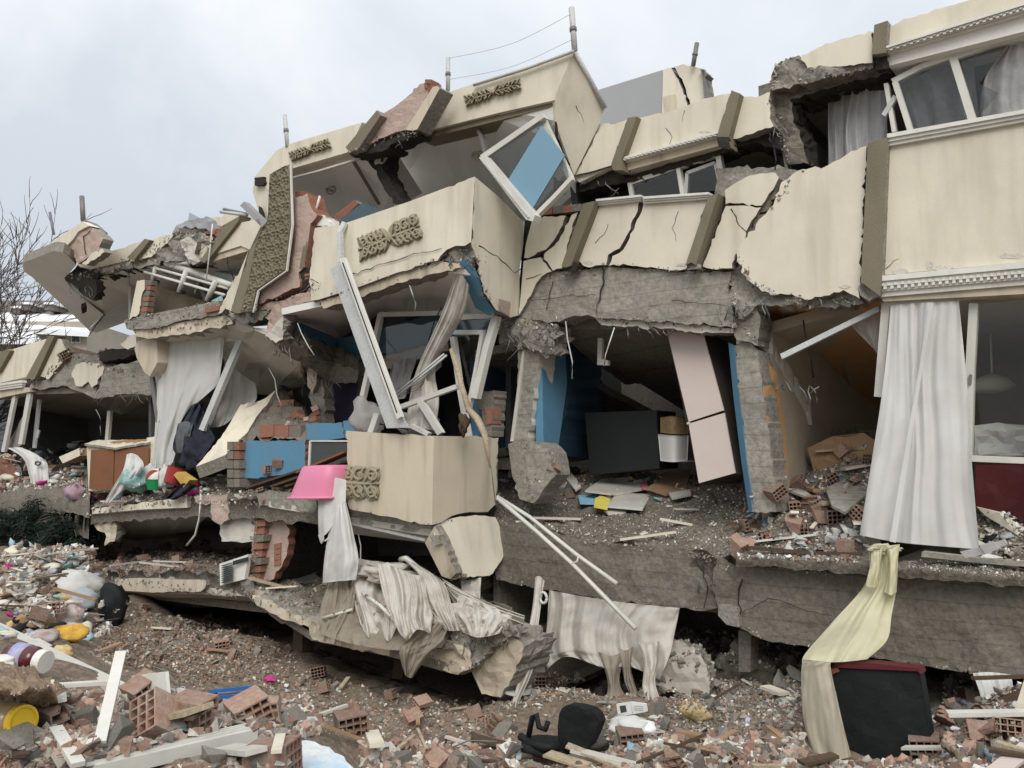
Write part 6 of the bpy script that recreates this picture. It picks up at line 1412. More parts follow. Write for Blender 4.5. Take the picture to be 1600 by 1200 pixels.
def oval(pa, pb_, pc, pd, rim):
    V, F = [], []
    return V, F
V = []
rings = []
cb = W(480, 779, 1.25)
sx = (W(540, 779, 1.25) - W(464, 779, 1.25)); sxl = sx.length / 2 * .84; sxn = sx.normalized(); syn = sxn.cross(Vector((0, 0, 1))).normalized()
c_b = (W(540, 776, 1.25) + W(462, 779, 1.25)) / 2
hgt = 48 * (c_b - EYE).length / FPX
for (t, s_) in ((-.02, 1.08), (.0, 1.10), (.04, 1.08), (.05, .99), (.5, .88), (.93, .78), (1.0, .70), (1.01, .3), (1.01, .02)):
    ring = []
    for k in range(28):
        a = 2 * math.pi * k / 28
        ca, sa = math.cos(a), math.sin(a)
        ex = abs(ca) ** .7 * (1 if ca > 0 else -1); ey = abs(sa) ** .7 * (1 if sa > 0 else -1)
        V.append(c_b + sxn * (ex * sxl * s_ * (1 - 0.0 * t)) + syn * (ey * sxl * .7 * s_) + Vector((0, 0, hgt * t)) + sxn * (hgt * .28 * t))
F = [(i * 28 + k, i * 28 + (k + 1) % 28, (i + 1) * 28 + (k + 1) % 28, (i + 1) * 28 + k) for i in range(8) for k in range(28)]
mk('tub', V[28 * 3:], [tuple(x - 84 for x in q) for q in F if min(q) >= 84], pinkp, pb, smooth=True, solid=False)
mk('rim', V[:28 * 4], [q for q in F if max(q) < 28 * 4], pinkp, pb, smooth=True, solid=False)
ws = thing('white_shirt', W(530, 910, 1.3), 'white shirt hanging from the tan box beside the pink basin', 'shirt')
sheet('body', [[(499, 754, 1.36), (520, 746, 1.36), (541, 750, 1.34)], [(497, 800, 1.4), (515, 796, 1.4), (540, 786, 1.36)], [(498, 838, 1.4), (512, 832, 1.42), (538, 790, 1.38)]], wcloth, 24, 20, 2, .02, parent=ws, seed=1)
sheet('sleeve', [[(524, 792, 1.38), (532, 786, 1.42), (540, 782, 1.38)], [(512, 840, 1.4), (534, 836, 1.48), (552, 832, 1.4)], [(506, 880, 1.42), (532, 880, 1.5), (560, 872, 1.42)], [(504, 911, 1.42), (530, 908, 1.5), (556, 906, 1.42)]], wcloth, 30, 30, 3, .035, parent=ws, seed=3)
sheet('cuff', [[(497, 836, 1.42), (506, 834, 1.45)], [(500, 846, 1.42), (508, 846, 1.45)], [(502, 850, 1.42), (516, 836, 1.45)]], wcloth, 8, 8, 0, 0, parent=ws)
tube('cable', [W(314, 760, .97), W(313, 790, 1.0), W(311, 812, .98), W(305, 836, .95), W(292, 852, .9)], .018, white, label='white electric cable dangling over the left floor edge', cat='cable')
ac = thing('vent_grille', W(362, 914, 1.15), 'white slotted air vent grille tipped on the lower floor edge', 'grille')
slab('plate', [(343, 881, 1.1), (388, 866, 1.0), (382, 905, 1.0), (344, 915, 1.1)], 0, .06, white, parent=ac)
for k in range(9):
    t0 = k / 9
    xs0 = 347 + 15 * 0; slab('slat', [(346, 883.5 + k * 3.3), (361, 879 + k * 3.1), (361, 880.4 + k * 3.1), (346, 884.9 + k * 3.3)], 1.125 - .0, .03, screen, parent=ac)
for k in range(11):
    x = 364 + k * 2.1; slab('slat', [(x, 876.5 - k * .6), (x + .7, 876.3 - k * .6), (x + .2, 883 - k * .6), (x - .5, 883.2 - k * .6)], 1.115 - .008 * k, .03, screen, parent=ac)

# ---------------------------------------------------------------- curtains dragged out below the box
sheet('curtain', [[(512, 905, 1.2), (530, 905, 1.2), (552, 905, 1.15)], [(500, 950, 1.6), (525, 955, 1.6), (552, 950, 1.5)], [(491, 996, 1.9), (510, 1004, 1.9), (532, 1008, 1.85)]], dsheer, 36, 30, 5, .06, wob=1.6, seed=2, label='brown stained net hanging below the white shirt over the slumped slab edge', cat='curtain', solid=False)
tube('curtain_rod', [W(504, 966, 1.75), W(552, 952, 1.6)], .02, lsoffit, label='pale rod lying under the stained net on the slumped slab', cat='rod')
sheet('curtain', [[(560, 872, .9), (578, 876, 1.0), (598, 878, .9), (622, 886, 1.0), (646, 892, .9)], [(550, 905, 1.25), (570, 916, 1.4), (596, 924, 1.25), (616, 918, 1.4), (640, 922, 1.2)], [(553, 940, 1.5), (572, 955, 1.68), (598, 962, 1.5), (612, 948, 1.66), (630, 950, 1.5)], [(560, 968, 1.7), (576, 996, 1.86), (594, 988, 1.72), (608, 1002, 1.9), (622, 972, 1.7)]], dcloth, 70, 50, 5, .08, wob=2.2, seed=7, label='dirty white curtain gathered in swags left of the rolled band on the slumped slab', cat='curtain')
sheet('curtain', [[(548, 880, .8), (560, 878, .95), (574, 884, .8)], [(540, 915, 1.2), (552, 920, 1.34), (566, 915, 1.2)], [(536, 948, 1.5), (548, 958, 1.6), (560, 950, 1.5)]], dsheer, 30, 24, 5, .06, wob=2, seed=17, label='bunched grey net between the white shirt and the gathered dirty curtain', cat='curtain', solid=False)
sheet('curtain', [[(512, 930, 1.3), (560, 936, 1.4), (620, 950, 1.45), (700, 966, 1.3)], [(504, 962, 1.6), (556, 972, 1.72), (626, 990, 1.7), (704, 986, 1.6)], [(498, 990, 1.86), (550, 1006, 1.95), (620, 1016, 1.96), (690, 1012, 1.9)]], dsheer, 60, 30, 7, .06, wob=2, seed=27, label='long stained net spread along the edge of the slumped slab under the other curtains', cat='curtain', solid=False)
sheet('curtain', [[(590, 880, 1.35), (612, 884, 1.45), (640, 896, 1.4), (664, 900, 1.3)], [(596, 918, 1.6), (622, 930, 1.75), (646, 926, 1.65), (668, 936, 1.6)], [(606, 950, 1.8), (630, 968, 1.95), (650, 956, 1.85), (676, 962, 1.8)], [(622, 986, 1.95), (636, 1000, 2.05), (652, 984, 1.98), (672, 990, 1.95)]], dcloth, 60, 46, 6, .08, wob=2.2, seed=33, label='limp dirty curtain draped down between the gathered swags and the broad band', cat='curtain', solid=False)
sheet('curtain', [[(716, 930, 1.3), (744, 940, 1.4), (790, 952, 1.3)], [(712, 960, 1.55), (744, 966, 1.65), (792, 972, 1.5)], [(716, 984, 1.72), (746, 996, 1.8), (780, 990, 1.7)]], dcloth, 50, 26, 6, .07, wob=2, seed=35, label='dirty cloth lying over the rubble of the broken slab corner', cat='curtain', solid=False)
for k, (x, y, w_, h_, n_, mm, lab) in enumerate(((604, 896, 76, 26, 1.15, dcloth, 'crumpled top of the dirty curtain bunched below the box'), (566, 896, 40, 26, 1.1, dsheer, 'brownish net ball beside the white shirt hem'), (668, 922, 56, 26, 1.1, dcloth, 'crumpled curtain heap behind the broad off-white band'), (716, 962, 70, 30, 1.5, dcloth, 'crushed curtain lying at the foot of the off-white band'), (640, 956, 44, 22, 1.5, dsheer, 'stained net bundle between the swags and the band'), (770, 968, 56, 24, 1.45, dcloth, 'crumpled end of the curtain rope on the broken slab corner'))):
    lumpat('crumpled_cloth', x, y, w_, h_, mm, n=n_, disp=.75, freq=2.4, seed=61 + k, label=lab, cat='cloth', solid=False)
tube('curtain_rod', [W(566, 926, 1.55), W(596, 948, 1.7), W(620, 972, 1.8)], .022, white, label='white curtain rod showing through the gathered dirty curtain', cat='rod')
sheet('curtain', [[(628, 873, .95), (640, 874, 1.0), (655, 884, .95)], [(655, 900, 1.3), (672, 900, 1.4), (693, 910, 1.3)], [(666, 945, 1.6), (686, 945, 1.7), (707, 950, 1.6)], [(694, 984, 1.75), (706, 986, 1.8), (718, 985, 1.75)]], dcloth, 40, 44, 5, .07, wob=1.6, seed=9, label='broad off-white curtain band falling from the bent rail end', cat='curtain')
tube('curtain_rail', [W(626, 874, .95), W(634, 872, 1.0), W(656, 890, 1.05)], .035, pvc, label='white curtain rail end poking out above the fallen curtain band', cat='rail')
sheet('curtain', [[(688, 902, .9), (696, 912, 1.0), (700, 926, .95)], [(726, 924, 1.2), (724, 940, 1.35), (722, 960, 1.25)], [(770, 944, 1.35), (766, 958, 1.5), (762, 974, 1.4)], [(820, 962, 1.2), (818, 974, 1.35), (812, 986, 1.2)]], dcloth, 34, 60, 5, .08, wob=2, seed=11, label='dirty curtain rope pulled sideways over the broken slab corner', cat='curtain')
sheet('curtain', [[(720, 908, .5), (736, 906, .5), (752, 902, .5)], [(722, 930, .8), (736, 934, .8), (750, 936, .7)]], dcloth, 18, 12, 3, .04, seed=1, label='short white curtain corner hanging under the cream nib of the box', cat='curtain')
sheet('curtain', [[(674, 960, 1.7), (686, 972, 1.75), (700, 982, 1.7)], [(640, 996, 1.9), (662, 1004, 1.95), (690, 1004, 1.9)], [(624, 1016, 2.0), (645, 1022, 2.0), (668, 1026, 2.0)], [(632, 1054, 2.05), (637, 1058, 2.05), (644, 1060, 2.05)]], dsheer, 40, 40, 5, .06, wob=1.6, seed=12, label='pointed end of stained net hanging off the slumped slab', cat='curtain', solid=False)
sheet('curtain', [[(836, 902, .35), (843, 900, .4), (851, 908, .35)], [(833, 940, .5), (840, 942, .55), (846, 940, .5)], [(825, 988, .8), (832, 990, .85), (840, 988, .8)], [(815, 1040, 1.1), (824, 1044, 1.2), (833, 1044, 1.1)], [(803, 1088, 1.4), (807, 1092, 1.45), (812, 1095, 1.4)], [(798, 1118, 1.5), (802, 1122, 1.5), (806, 1122, 1.5)]], dcloth, 16, 50, 2, .03, seed=13, label='narrow dirty curtain strip hanging from the beam down to the gravel', cat='curtain')
c = W(849, 934, .55); rr_ = 8 * (c - EYE).length / FPX
tube('curtain_ring', [c + UA * math.cos(t * math.pi / 10) * rr_ * .8 + Vector((0, 0, math.sin(t * math.pi / 10) * rr_)) for t in range(21)], .016, pvc, sides=6, label='white loop of curtain rail hanging at the top of the narrow strip', cat='rail loop')
sheet('curtain', [[(858, 922, .25), (900, 930, .25), (950, 938, .25), (1000, 944, .25), (1062, 950, .2)],
                  [(855, 970, .32), (895, 975, .32), (945, 980, .32), (990, 980, .3), (1055, 985, .25)],
                  [(851, 1020, .4), (895, 1012, .4), (945, 1025, .4), (985, 1020, .36), (1046, 1025, .3)],
                  [(849, 1052, .45), (885, 1026, .42), (945, 1044, .42), (985, 1042, .4), (1030, 1062, .34)]], dcloth, 110, 50, 7, .045, wob=1.2, seed=14, label='wide dirty white curtain hanging from under the long floor beam', cat='curtain')
for k, (rows_, mm, lab) in enumerate((
        ([[(934, 1018, .42), (956, 1024, .45), (984, 1014, .42)], [(944, 1044, .46), (958, 1048, .52), (972, 1040, .46)], [(950, 1070, .54), (960, 1072, .6), (968, 1068, .54)], [(946, 1092, .7), (962, 1098, .75), (980, 1090, .7)]], dsheer, 'brown ragged tail of cloth under the wide hanging curtain'),
        ([[(996, 1002, .42), (1012, 1006, .46), (1034, 1000, .42)], [(1006, 1036, .46), (1016, 1040, .5), (1028, 1034, .46)], [(1004, 1070, .6), (1014, 1074, .64), (1024, 1068, .6)], [(1008, 1092, .75), (1022, 1100, .8), (1036, 1104, .75)]], dcloth, 'torn pale cloth tail at the right end of the wide hanging curtain'),
        ([[(966, 1012, .44), (978, 1016, .47), (990, 1010, .44)], [(972, 1042, .5), (980, 1046, .54), (986, 1042, .5)], [(976, 1064, .6), (982, 1068, .62), (990, 1062, .6)], [(984, 1084, .7), (990, 1088, .72), (998, 1086, .7)]], dsheer, 'thin brown shred of cloth between the two longer curtain tails'))):
    sheet('curtain_tail', rows_, mm, 18, 26, 4, .05, seed=15 + k, label=lab, cat='cloth')
rd = thing('white_rods', W(900, 880, .4), 'pair of joined white metal rods sliding down across the long floor beam', 'rods')
tube('rod', [W(777, 776, .5), W(828, 808, .45), W(900, 866, .4), W(964, 912, .4)], .024, pvc, rd, solid=False)
tube('rod', [W(777, 778, .55), W(840, 832, .5), W(894, 881, .45), W(993, 982, .55)], .026, pvc, rd, solid=False)
tube('link', [W(894, 881, .46), W(902, 877, .44), W(904, 868, .42)], .014, pvc, rd)

# ---------------------------------------------------------------- near right: cloth, black chair, timber
yc = sheet('yellow_cloth', [[(1357, 853, .4), (1370, 856, .46), (1386, 858, .46), (1403, 855, .4)], [(1354, 908, .5), (1370, 908, .56), (1386, 908, .56), (1402, 910, .5)], [(1300, 973, .8), (1330, 968, .86), (1362, 962, .84), (1393, 962, .6)], [(1259, 1020, 1.5), (1300, 1012, 1.5), (1340, 1004, 1.35), (1386, 1000, 1.0)], [(1253, 1036, 1.7), (1290, 1035, 1.7), (1320, 1034, 1.66), (1355, 1030, 1.6)]], ycloth, 50, 50, 4, .028, wob=1.2, seed=21, vgrow=-.4, label='pale yellow cloth knotted under the long curtain and drawn to the left', cat='cloth')
sheet('lower_fold', [[(1254, 1030, 1.7), (1275, 1032, 1.74), (1298, 1035, 1.7)], [(1252, 1056, 1.72), (1275, 1056, 1.76), (1299, 1050, 1.72)], [(1255, 1120, 1.76), (1285, 1120, 1.8), (1314, 1118, 1.76)], [(1272, 1192, 1.8), (1300, 1190, 1.85), (1330, 1182, 1.8)]], gcloth, 30, 40, 2, .03, seed=22, parent=yc)
lumpat('knot', 1381, 857, 40, 12, ycloth, n=.44, disp=.9, freq=3.0, seed=6, parent=yc, solid=False)
sheet('pleat', [[(1362, 852, .52), (1372, 860, .56), (1380, 852, .52)], [(1360, 880, .58), (1370, 884, .64), (1376, 880, .58)], [(1352, 915, .64), (1362, 918, .7), (1372, 915, .64)]], ycloth, 14, 20, 3, .03, parent=yc, seed=3)
sheet('pleat', [[(1384, 852, .52), (1393, 858, .56), (1406, 850, .5)], [(1388, 885, .58), (1394, 890, .64), (1402, 885, .56)], [(1382, 925, .66), (1392, 930, .7), (1401, 925, .6)]], ycloth, 14, 20, 3, .03, parent=yc, seed=8)
bc_ = thing('armchair', W(1380, 1185, 1.5), 'overturned armchair showing its black underside and dark red edge below the yellow cloth', 'armchair')
slab('underside', [(1300, 1044), (1436, 1047), (1456, 1165), (1358, 1205), (1330, 1205)], 1.6, .12, blackm, parent=bc_, res=16, disp=.02)
slab('piping', [(1306, 1034), (1366, 1037), (1436, 1044), (1439, 1054), (1434, 1049), (1302, 1043)], 1.62, .14, maroon, parent=bc_)
slab('side', [(1436, 1047, 1.58), (1440, 1052, 1.3), (1458, 1160, 1.3), (1455, 1166, 1.58)], 0, .1, maroon, parent=bc_, dirv=-UA)
slab('foot', [(1297, 1046), (1308, 1044), (1310, 1050), (1299, 1054)], 1.63, .05, wood, parent=bc_)
beam3('timber', W(1455, 1140, 1.0), W(1640, 1060, .75), .12, .06, dwood, label='dark brown beam of timber slanting up to the right of the black chair', cat='timber')
beam3('timber', W(1490, 1168, 1.1), W(1570, 1118, 1.0), .06, .04, dwood, label='thin brown lath under the dark timber', cat='timber')
sheet('curtain', [[(1520, 1052, .5), (1545, 1050, .5), (1580, 1054, .5)], [(1530, 1080, .7), (1552, 1082, .7), (1584, 1080, .7)], [(1536, 1110, .8), (1556, 1100, .8), (1586, 1090, .8)]], wcloth, 30, 18, 7, .03, seed=23, label='white pleated curtain crushed under the near beam behind the dark timber', cat='curtain')
slab('pale_post', [(1580, 1125), (1604, 1050), (1640, 1050), (1640, 1230), (1556, 1230)], 1.6, .08, cream, label='cream painted board leaning in from the lower right corner', cat='board')
slab('board', gflat([(1470, 1160), (1560, 1120), (1600, 1150), (1500, 1185)], .1), 0, .03, dwood, label='dark flat board lying between the thin lath and the cream post', cat='board')
lumpat('magenta_scrap', 1530, 1166, 40, 10, pinkp, disp=.5, seed=4, label='small pink and red scrap of packaging beside the cream board', cat='packaging')

# papers on the near ledge
for k, (p, lab) in enumerate((([(1500, 862), (1530, 855), (1570, 842), (1574, 850), (1540, 866), (1508, 872)], 'white printed sheets spilling from under the long curtain'), ([(1530, 852), (1552, 846), (1560, 858), (1540, 866)], 'loose white page curled on the near ledge'))):
    slab('paper', [(a, b, .5 - .003 * (b - 840) + .02 * k) for a, b in p], 0, .012, paper, label=lab, cat='paper')
slab('board', [(1526, 792, -.1), (1560, 800, .1), (1600, 826, .2), (1590, 836, .2), (1540, 806, .0)], 0, .04, cream, label='cream board lying across the sill inside the near window', cat='board')

# ---------------------------------------------------------------- yard: chair, book, crate, board
oc = thing('office_chair', hit(900, 1178)[0], 'black office chair lying on its side in the gravel', 'chair')
nn = nG(900, 1182, .5)
slab('backrest', [(874, 1116), (878, 1106), (888, 1101), (906, 1103), (923, 1108), (932, 1116), (936, 1128), (930, 1146), (920, 1166), (908, 1176), (896, 1178), (880, 1170), (872, 1158), (872, 1136)], nn, .09, blackm, parent=oc, res=9, disp=.02, solid=False)
tube('arm', [W(826, 1150, nn), W(832, 1120, nn), W(838, 1116, nn), W(842, 1136, nn), W(852, 1140, nn), W(856, 1128, nn)], .022, blackm, oc)
tube('base_spoke', [W(820, 1160, nn), W(850, 1168, nn + .1), W(874, 1166, nn)], .03, blackm, oc)
tube('base_spoke', [W(812, 1150, nn), W(826, 1158, nn), W(836, 1172, nn)], .03, blackm, oc)
lump('seat', W(858, 1166, nn - .1), (.22, .2, .06), blackm, .2, 1.5, 3, parent=oc)
ob = thing('open_book', hit(985, 1116)[0], 'small open photo book lying on white rags behind the office chair', 'book')
nb_ = nG(985, 1116, .1)
slab('page', [(963, 1100), (985, 1097), (988, 1116), (966, 1120)], nb_, .03, paper, parent=ob)
slab('page', [(986, 1097), (1008, 1100), (1010, 1112), (989, 1116)], nb_, .03, paper, parent=ob)
slab('photo', [(968, 1103), (977, 1102), (979, 1112), (970, 1114)], nb_ + .005, .005, screen, parent=ob)
for k in range(3): slab('text_line', [(990, 1102 + 3 * k), (1005, 1103 + 3 * k), (1005, 1104 + 3 * k), (990, 1103 + 3 * k)], nb_ + .005, .005, gpvc, parent=ob)
lumpat('cloth', 988, 1136, 66, 24, wcloth, disp=.5, seed=31, label='crumpled white rag in the gravel below the open book', cat='cloth')
lumpat('rug_roll', 934, 1158, 46, 30, mat('grey_felt', (.09, .085, .08), None, 8, fine=.3, bump=.5), disp=.3, seed=32, label='dark grey felt roll beside the office chair', cat='felt')
cr = thing('plastic_crate', hit(360, 1094)[0], 'small blue plastic crate half buried in rubble left of the slumped slab', 'crate')
ncr = nG(360, 1096, .12)
strip('rim', [(328, 1081), (388, 1075), (391, 1092), (334, 1096), (328, 1081)], 5, ncr, .05, bluep, cr)
slab('front_side', [(332, 1088), (391, 1084), (390, 1104), (338, 1106)], ncr + .05, .02, bluep, parent=cr)
slab('filling', [(336, 1085), (386, 1080), (386, 1090), (340, 1094)], ncr - .05, .02, tile, parent=cr)
slab('white_board', [(206, 1056), (258, 1050), (262, 1092), (206, 1095)], nG(235, 1094, .12), .02, white, label='square white board standing upright in the dirt', cat='board')
beam3('white_profile', near(-30, 968, .3), near(186, 1080, .2), .085, .07, pvc, label='long white window profile slanting across the heap at the lower left', cat='profile')
beam3('white_profile', near(56, 1000, .12), near(78, 1012, .1), .05, .03, pvc, label='short white bar lying above the long white profile', cat='profile')
# jars
c_ = near(45, 1040, .12) + Vector((0, 0, .05)); p = WY(14, 1021, c_.y); ax = WY(74, 1035, c_.y - .06) - p; k_ = ax.length / .30
jr = thing('jam_jar', p - Vector((0, 0, .07)), 'jar of dark jam with a purple fruit label lying in the left heap', 'jar')
def sc_(pr): return [(a * k_, b * k_) for a, b in pr]
V, F = lathe_vf(p, ax, sc_([(0, .055), (.01, .075), (.20, .08), (.235, .06)]), 22); mk('body', V, F, mat('dark_jam', (.09, .015, .02), None, 3, fine=.1, bump=0, rough=.15, spec=.6), jr, smooth=True, solid=False)
V, F = lathe_vf(p, ax, sc_([(.06, .082), (.15, .083)]), 22); mk('label', V, F, mat('jar_label', (.30, .32, .55), (.75, .55, .15), 18, fine=.1, bump=0), jr, smooth=True, solid=False)
V, F = lathe_vf(p, ax, sc_([(.235, .062), (.235, .07), (.29, .07), (.29, .06)]), 22); mk('cap', V, F, white, jr, solid=False)
c_ = near(10, 1150, .10); p = WY(-30, 1120, c_.y); ax = WY(34, 1127, c_.y - .12) - p; k_ = (p - EYE).length / 3.4
jr = thing('yellow_lid_jar', p - Vector((0, 0, .06)), 'clear brown jar with a bright yellow lid at the lower left edge', 'jar')
al = ax.length / k_
V, F = lathe_vf(p, ax, sc_([(-.02, .05), (0, .06), (al - .03, .062), (al - .015, .045)]), 22); mk('body', V, F, mat('brown_plastic', (.34, .26, .15), None, 3, fine=.05, bump=0, rough=.2, spec=.5), jr, smooth=True, solid=False)
V, F = lathe_vf(p + ax.normalized() * (al - .014) * k_, ax, sc_([(0, .044), (0, .050), (.022, .050), (.024, .042), (.018, .038), (.018, .002)]), 26); mk('lid', V, F, yellow, jr, solid=False)
# bags and rags on the left heap
HB = [(176, 950, 40, 60, blackm, 'black rubbish bag in the shade under the lower left slab', 'bag'),
      (106, 992, 54, 24, mat('yellow_food_bag', (.62, .40, .07), (.42, .10, .04), 16, fine=.1, bump=.2, bscale=20), 'yellow and red food packet on the left heap', 'packet'),
      (108, 962, 40, 36, mat('printed_white_bag', (.66, .62, .58), (.45, .12, .12), 22, fine=.1, bump=.2, blotch=.8), 'white plastic bag with red print above the yellow packet', 'bag'),
      (120, 918, 60, 44, wcloth, 'large white plastic bag at the top of the left heap', 'bag'),
      (128, 940, 40, 30, mat('grey_plastic_bag', (.36, .40, .43), (.28, .31, .33), 9, fine=.1, bump=.3), 'grey plastic bag below the large white bag', 'bag'),
      (62, 868, 22, 20, mat('magenta_cloth', (.48, .04, .22), None, 9, fine=.2, bump=.3), 'magenta bag far up on the left heap', 'bag'),
      (70, 878, 30, 20, mat('lilac_cloth', (.42, .40, .55), None, 9, fine=.2, bump=.3), 'lilac cloth beside the magenta bag', 'cloth'),
      (40, 925, 60, 36, mat('cream_card', (.60, .58, .48), (.5, .47, .38), 5, fine=.1, bump=.2), 'crumpled cream sheeting in the middle of the left heap', 'sheeting'),
      (60, 956, 46, 30, mat('silver_bag', (.45, .47, .48), (.3, .31, .33), 14, fine=.2, bump=.4, rough=.4), 'silvery plastic bag left of the printed bag', 'bag'),
      (52, 968, 50, 26, cardb, 'brown cardboard box crushed in the left heap', 'cardboard'),
      (70, 996, 36, 20, mat('grey_print', (.40, .36, .34), (.3, .1, .1), 20, fine=.2, bump=.3), 'greyish printed packet right of the white bar', 'packet'),
      (36, 894, 34, 16, mat('sky_cloth', (.30, .50, .62), (.6, .6, .6), 14, fine=.2, bump=.3), 'light blue rag on the upper left heap', 'cloth'),
      (94, 872, 40, 14, tile, 'pale broken board end on the crest of the left heap', 'board'),
      (118, 770, 26, 26, mat('mauve_cloth', (.40, .28, .33), None, 9, fine=.2, bump=.3), 'mauve bag beside the corner of the left floor', 'bag'),
      (96, 1021, 30, 18, mat('tan_bag', (.52, .36, .16), (.6, .55, .4), 14, fine=.2, bump=.3), 'tan food bag beside the jam jar cap', 'bag'),
      (-6, 1036, 50, 16, white, 'white plastic pipe elbow left of the jam jar', 'pipe'),
      (40, 1165, 70, 24, mat('dusty_white_bag', (.50, .48, .42), (.35, .32, .28), 8, fine=.2, bump=.4), 'dusty white sheet below the yellow lidded jar', 'cloth'),
      (120, 1176, 120, 30, mat('dusty_sack', (.36, .29, .22), (.25, .2, .15), 8, fine=.2, bump=.5), 'dusty brown sack across the bottom left', 'sack'),
      (800, 1180, 30, 22, mat('blue_white_rag', (.45, .55, .62), (.6, .58, .55), 14, fine=.2, bump=.3), 'pale blue rag at the bottom middle', 'cloth'),
      (1010, 1140, 40, 22, paper, 'bundle of white paper beside the open book', 'paper'),
      (1090, 1112, 44, 30, mat('dusty_yellow_box', (.52, .40, .18), (.40, .38, .33), 5, fine=.2, bump=.3), 'broken yellowish block in the right rubble', 'block')]
for k, (x, y, w_, h_, mm, lab, ct) in enumerate(HB):
    lumpat(ct + '_item' if ct in ('block',) else ct, x, y, w_, h_, mm, disp=.34, seed=40 + k, freq=1.5, label=lab, cat=ct)
R5 = random.Random(55)
mat('rubble_grey_cloth', (.34, .33, .31), None, 9, fine=.2, bump=.3)
LM = [('white', MATS['white_paper']), ('cream', MATS['cream_stucco']), ('pale blue', MATS['sky_cloth']), ('grey', MATS['grey_plastic_bag']), ('teal', MATS['teal_cloth']), ('magenta', MATS['magenta_cloth']), ('white', MATS['white_paint']), ('silver', MATS['silver_bag']), ('black', MATS['black_upholstery']), ('tan', MATS['tan_bag']), ('lilac', MATS['lilac_cloth']), ('brown', MATS['brown_cardboard']), ('grey', MATS['rubble_grey_cloth']), ('cream', MATS['cream_card']), ('white', MATS['white_paper']), ('white', MATS['white_paint']), ('cream', MATS['cream_card'])]
ICO2 = ico(2)
SCR = []
for q in range(8):
    V = []
    for v in ICO2[0]:
        d = 1 + .5 * noise.fractal(v * 1.7 + Vector((q * 5.1, q, 0)), .8, 2.1, 4)
        V.append((v.x * d, v.y * .8 * d, v.z * .45 * d))
    SCR.append(V)
SM5 = {}
def scraps(x0, x1, y0, y1, cnt, px0, px1, wh):
    for _ in range(cnt):
        x, y = R5.uniform(x0, x1), R5.uniform(y0, y1)
        loc, nr, dist = hit(x, y)
        if loc is None or nr.z < .15: continue
        cn, mm = R5.choice(LM); q = R5.randrange(8); key = (q, mm.name)
        if key not in SM5:
            me = bpy.data.meshes.new('scrap'); me.from_pydata(SCR[q], [], ICO2[1]); me.materials.append(mm); me.polygons.foreach_set('use_smooth', [True] * len(me.polygons)); me.update(); SM5[key] = me
        sz = R5.uniform(px0, px1) * dist / FPX * .5
        o = bpy.data.objects.new('scrap', SM5[key]); COL.objects.link(o); o.location = loc + Vector((0, 0, sz * .35)); o.scale = (sz, sz * R5.uniform(.5, 1), sz * R5.uniform(.5, 1)); o.rotation_euler = (R5.gauss(0, .4), R5.gauss(0, .4), R5.uniform(0, 6.28))
        tag(o, 'crumpled ' + cn + ' scrap of household stuff ' + wh, 'scrap', cn + ' scraps ' + wh)
scraps(-5, 150, 850, 1000, 150, 9, 28, 'on the left rubbish heap')
scraps(140, 350, 744, 784, 26, 8, 18, 'on the left floor edge')
scraps(0, 130, 700, 764, 22, 10, 22, 'in the far left room')
scraps(880, 1080, 735, 790, 22, 7, 16, 'in the dark centre room')
scraps(0, 480, 1060, 1190, 26, 8, 20, 'in the near left rubble')
scraps(820, 1260, 1080, 1190, 18, 8, 18, 'near the office chair')
scraps(1150, 1360, 780, 872, 16, 8, 16, 'beside the long white curtain')
scraps(1440, 1600, 1100, 1190, 14, 9, 24, 'right of the black armchair')
scraps(1530, 1600, 800, 880, 10, 10, 24, 'inside the near window')
# soil mound at the lower left
sheet('soil_mound', [[(-60, 1035, nG(-60, 1060)), (20, 1042, nG(20, 1060)), (70, 1060, nG(70, 1070)), (112, 1085, nG(110, 1090))], [(-60, 1056, nG(-60, 1080, .25)), (20, 1064, nG(20, 1085, .3)), (70, 1080, nG(70, 1095, .25)), (112, 1100, nG(110, 1110, .1))], [(-60, 1092, nG(-60, 1100, .2)), (20, 1094, nG(20, 1102, .2)), (70, 1104, nG(70, 1110, .15)), (110, 1112, nG(110, 1115, .1))]], earth, 60, 30, disp=.05, freq=6, kind='stuff', label='light brown soil mound at the lower left', cat='soil')
# foreground bar and slabs
fm = thing('moulding_bar', hit(270, 1175)[0], 'broken ribbed white moulding lying across the bottom left rubble', 'moulding')
p, q = near(140, 1204, .12), near(392, 1146, .16)
beam3('core', p, q, .085, .05, pvc, fm)
for k in range(3):
    o = Vector((0, -.03 + .03 * k, .03)); beam3('rib', p + o, q + o, .012, .012, pvc, fm)
slab('painted_slab', gflat(['r', (462, 1160), (478, 1154), (510, 1166), (552, 1200), (540, 1230), (460, 1230), (450, 1180)], .15), 0, .12, mat('blue_white_paint', (.60, .62, .62), (.22, .42, .60), 3.5, fine=.08, bump=.2, blotch=1.0), rconc, rough=1.5, step=7, res=9, disp=.03, label='chunk of wall with peeling blue and white paint at the bottom', cat='wall chunk')
slab('plaster_sheet', gflat(['r', (84, 1105), (120, 1088), (160, 1096), (190, 1118), (178, 1140), (120, 1150), (98, 1130)], .10), 0, .04, mat('terracotta_face', (.40, .20, .13), (.30, .17, .12), 5, fine=.2, bump=.4), rconc, rough=1.5, step=7, label='large flat terracotta shard behind the broken hollow brick', cat='shard')
slab('plaster_sheet', gflat(['r', (262, 1092), (330, 1090), (400, 1094), (396, 1104), (330, 1116), (270, 1112)], .12), 0, .06, rconc, rough=1.5, step=7, res=9, disp=.03, label='long grey plaster piece behind the foreground bricks', cat='shard')
slab('white_grille', gflat([(392, 1180), (410, 1176), (450, 1190), (440, 1198), (400, 1190)], .08), 0, .02, tile, label='small slotted cream grille piece in the bottom rubble', cat='grille')

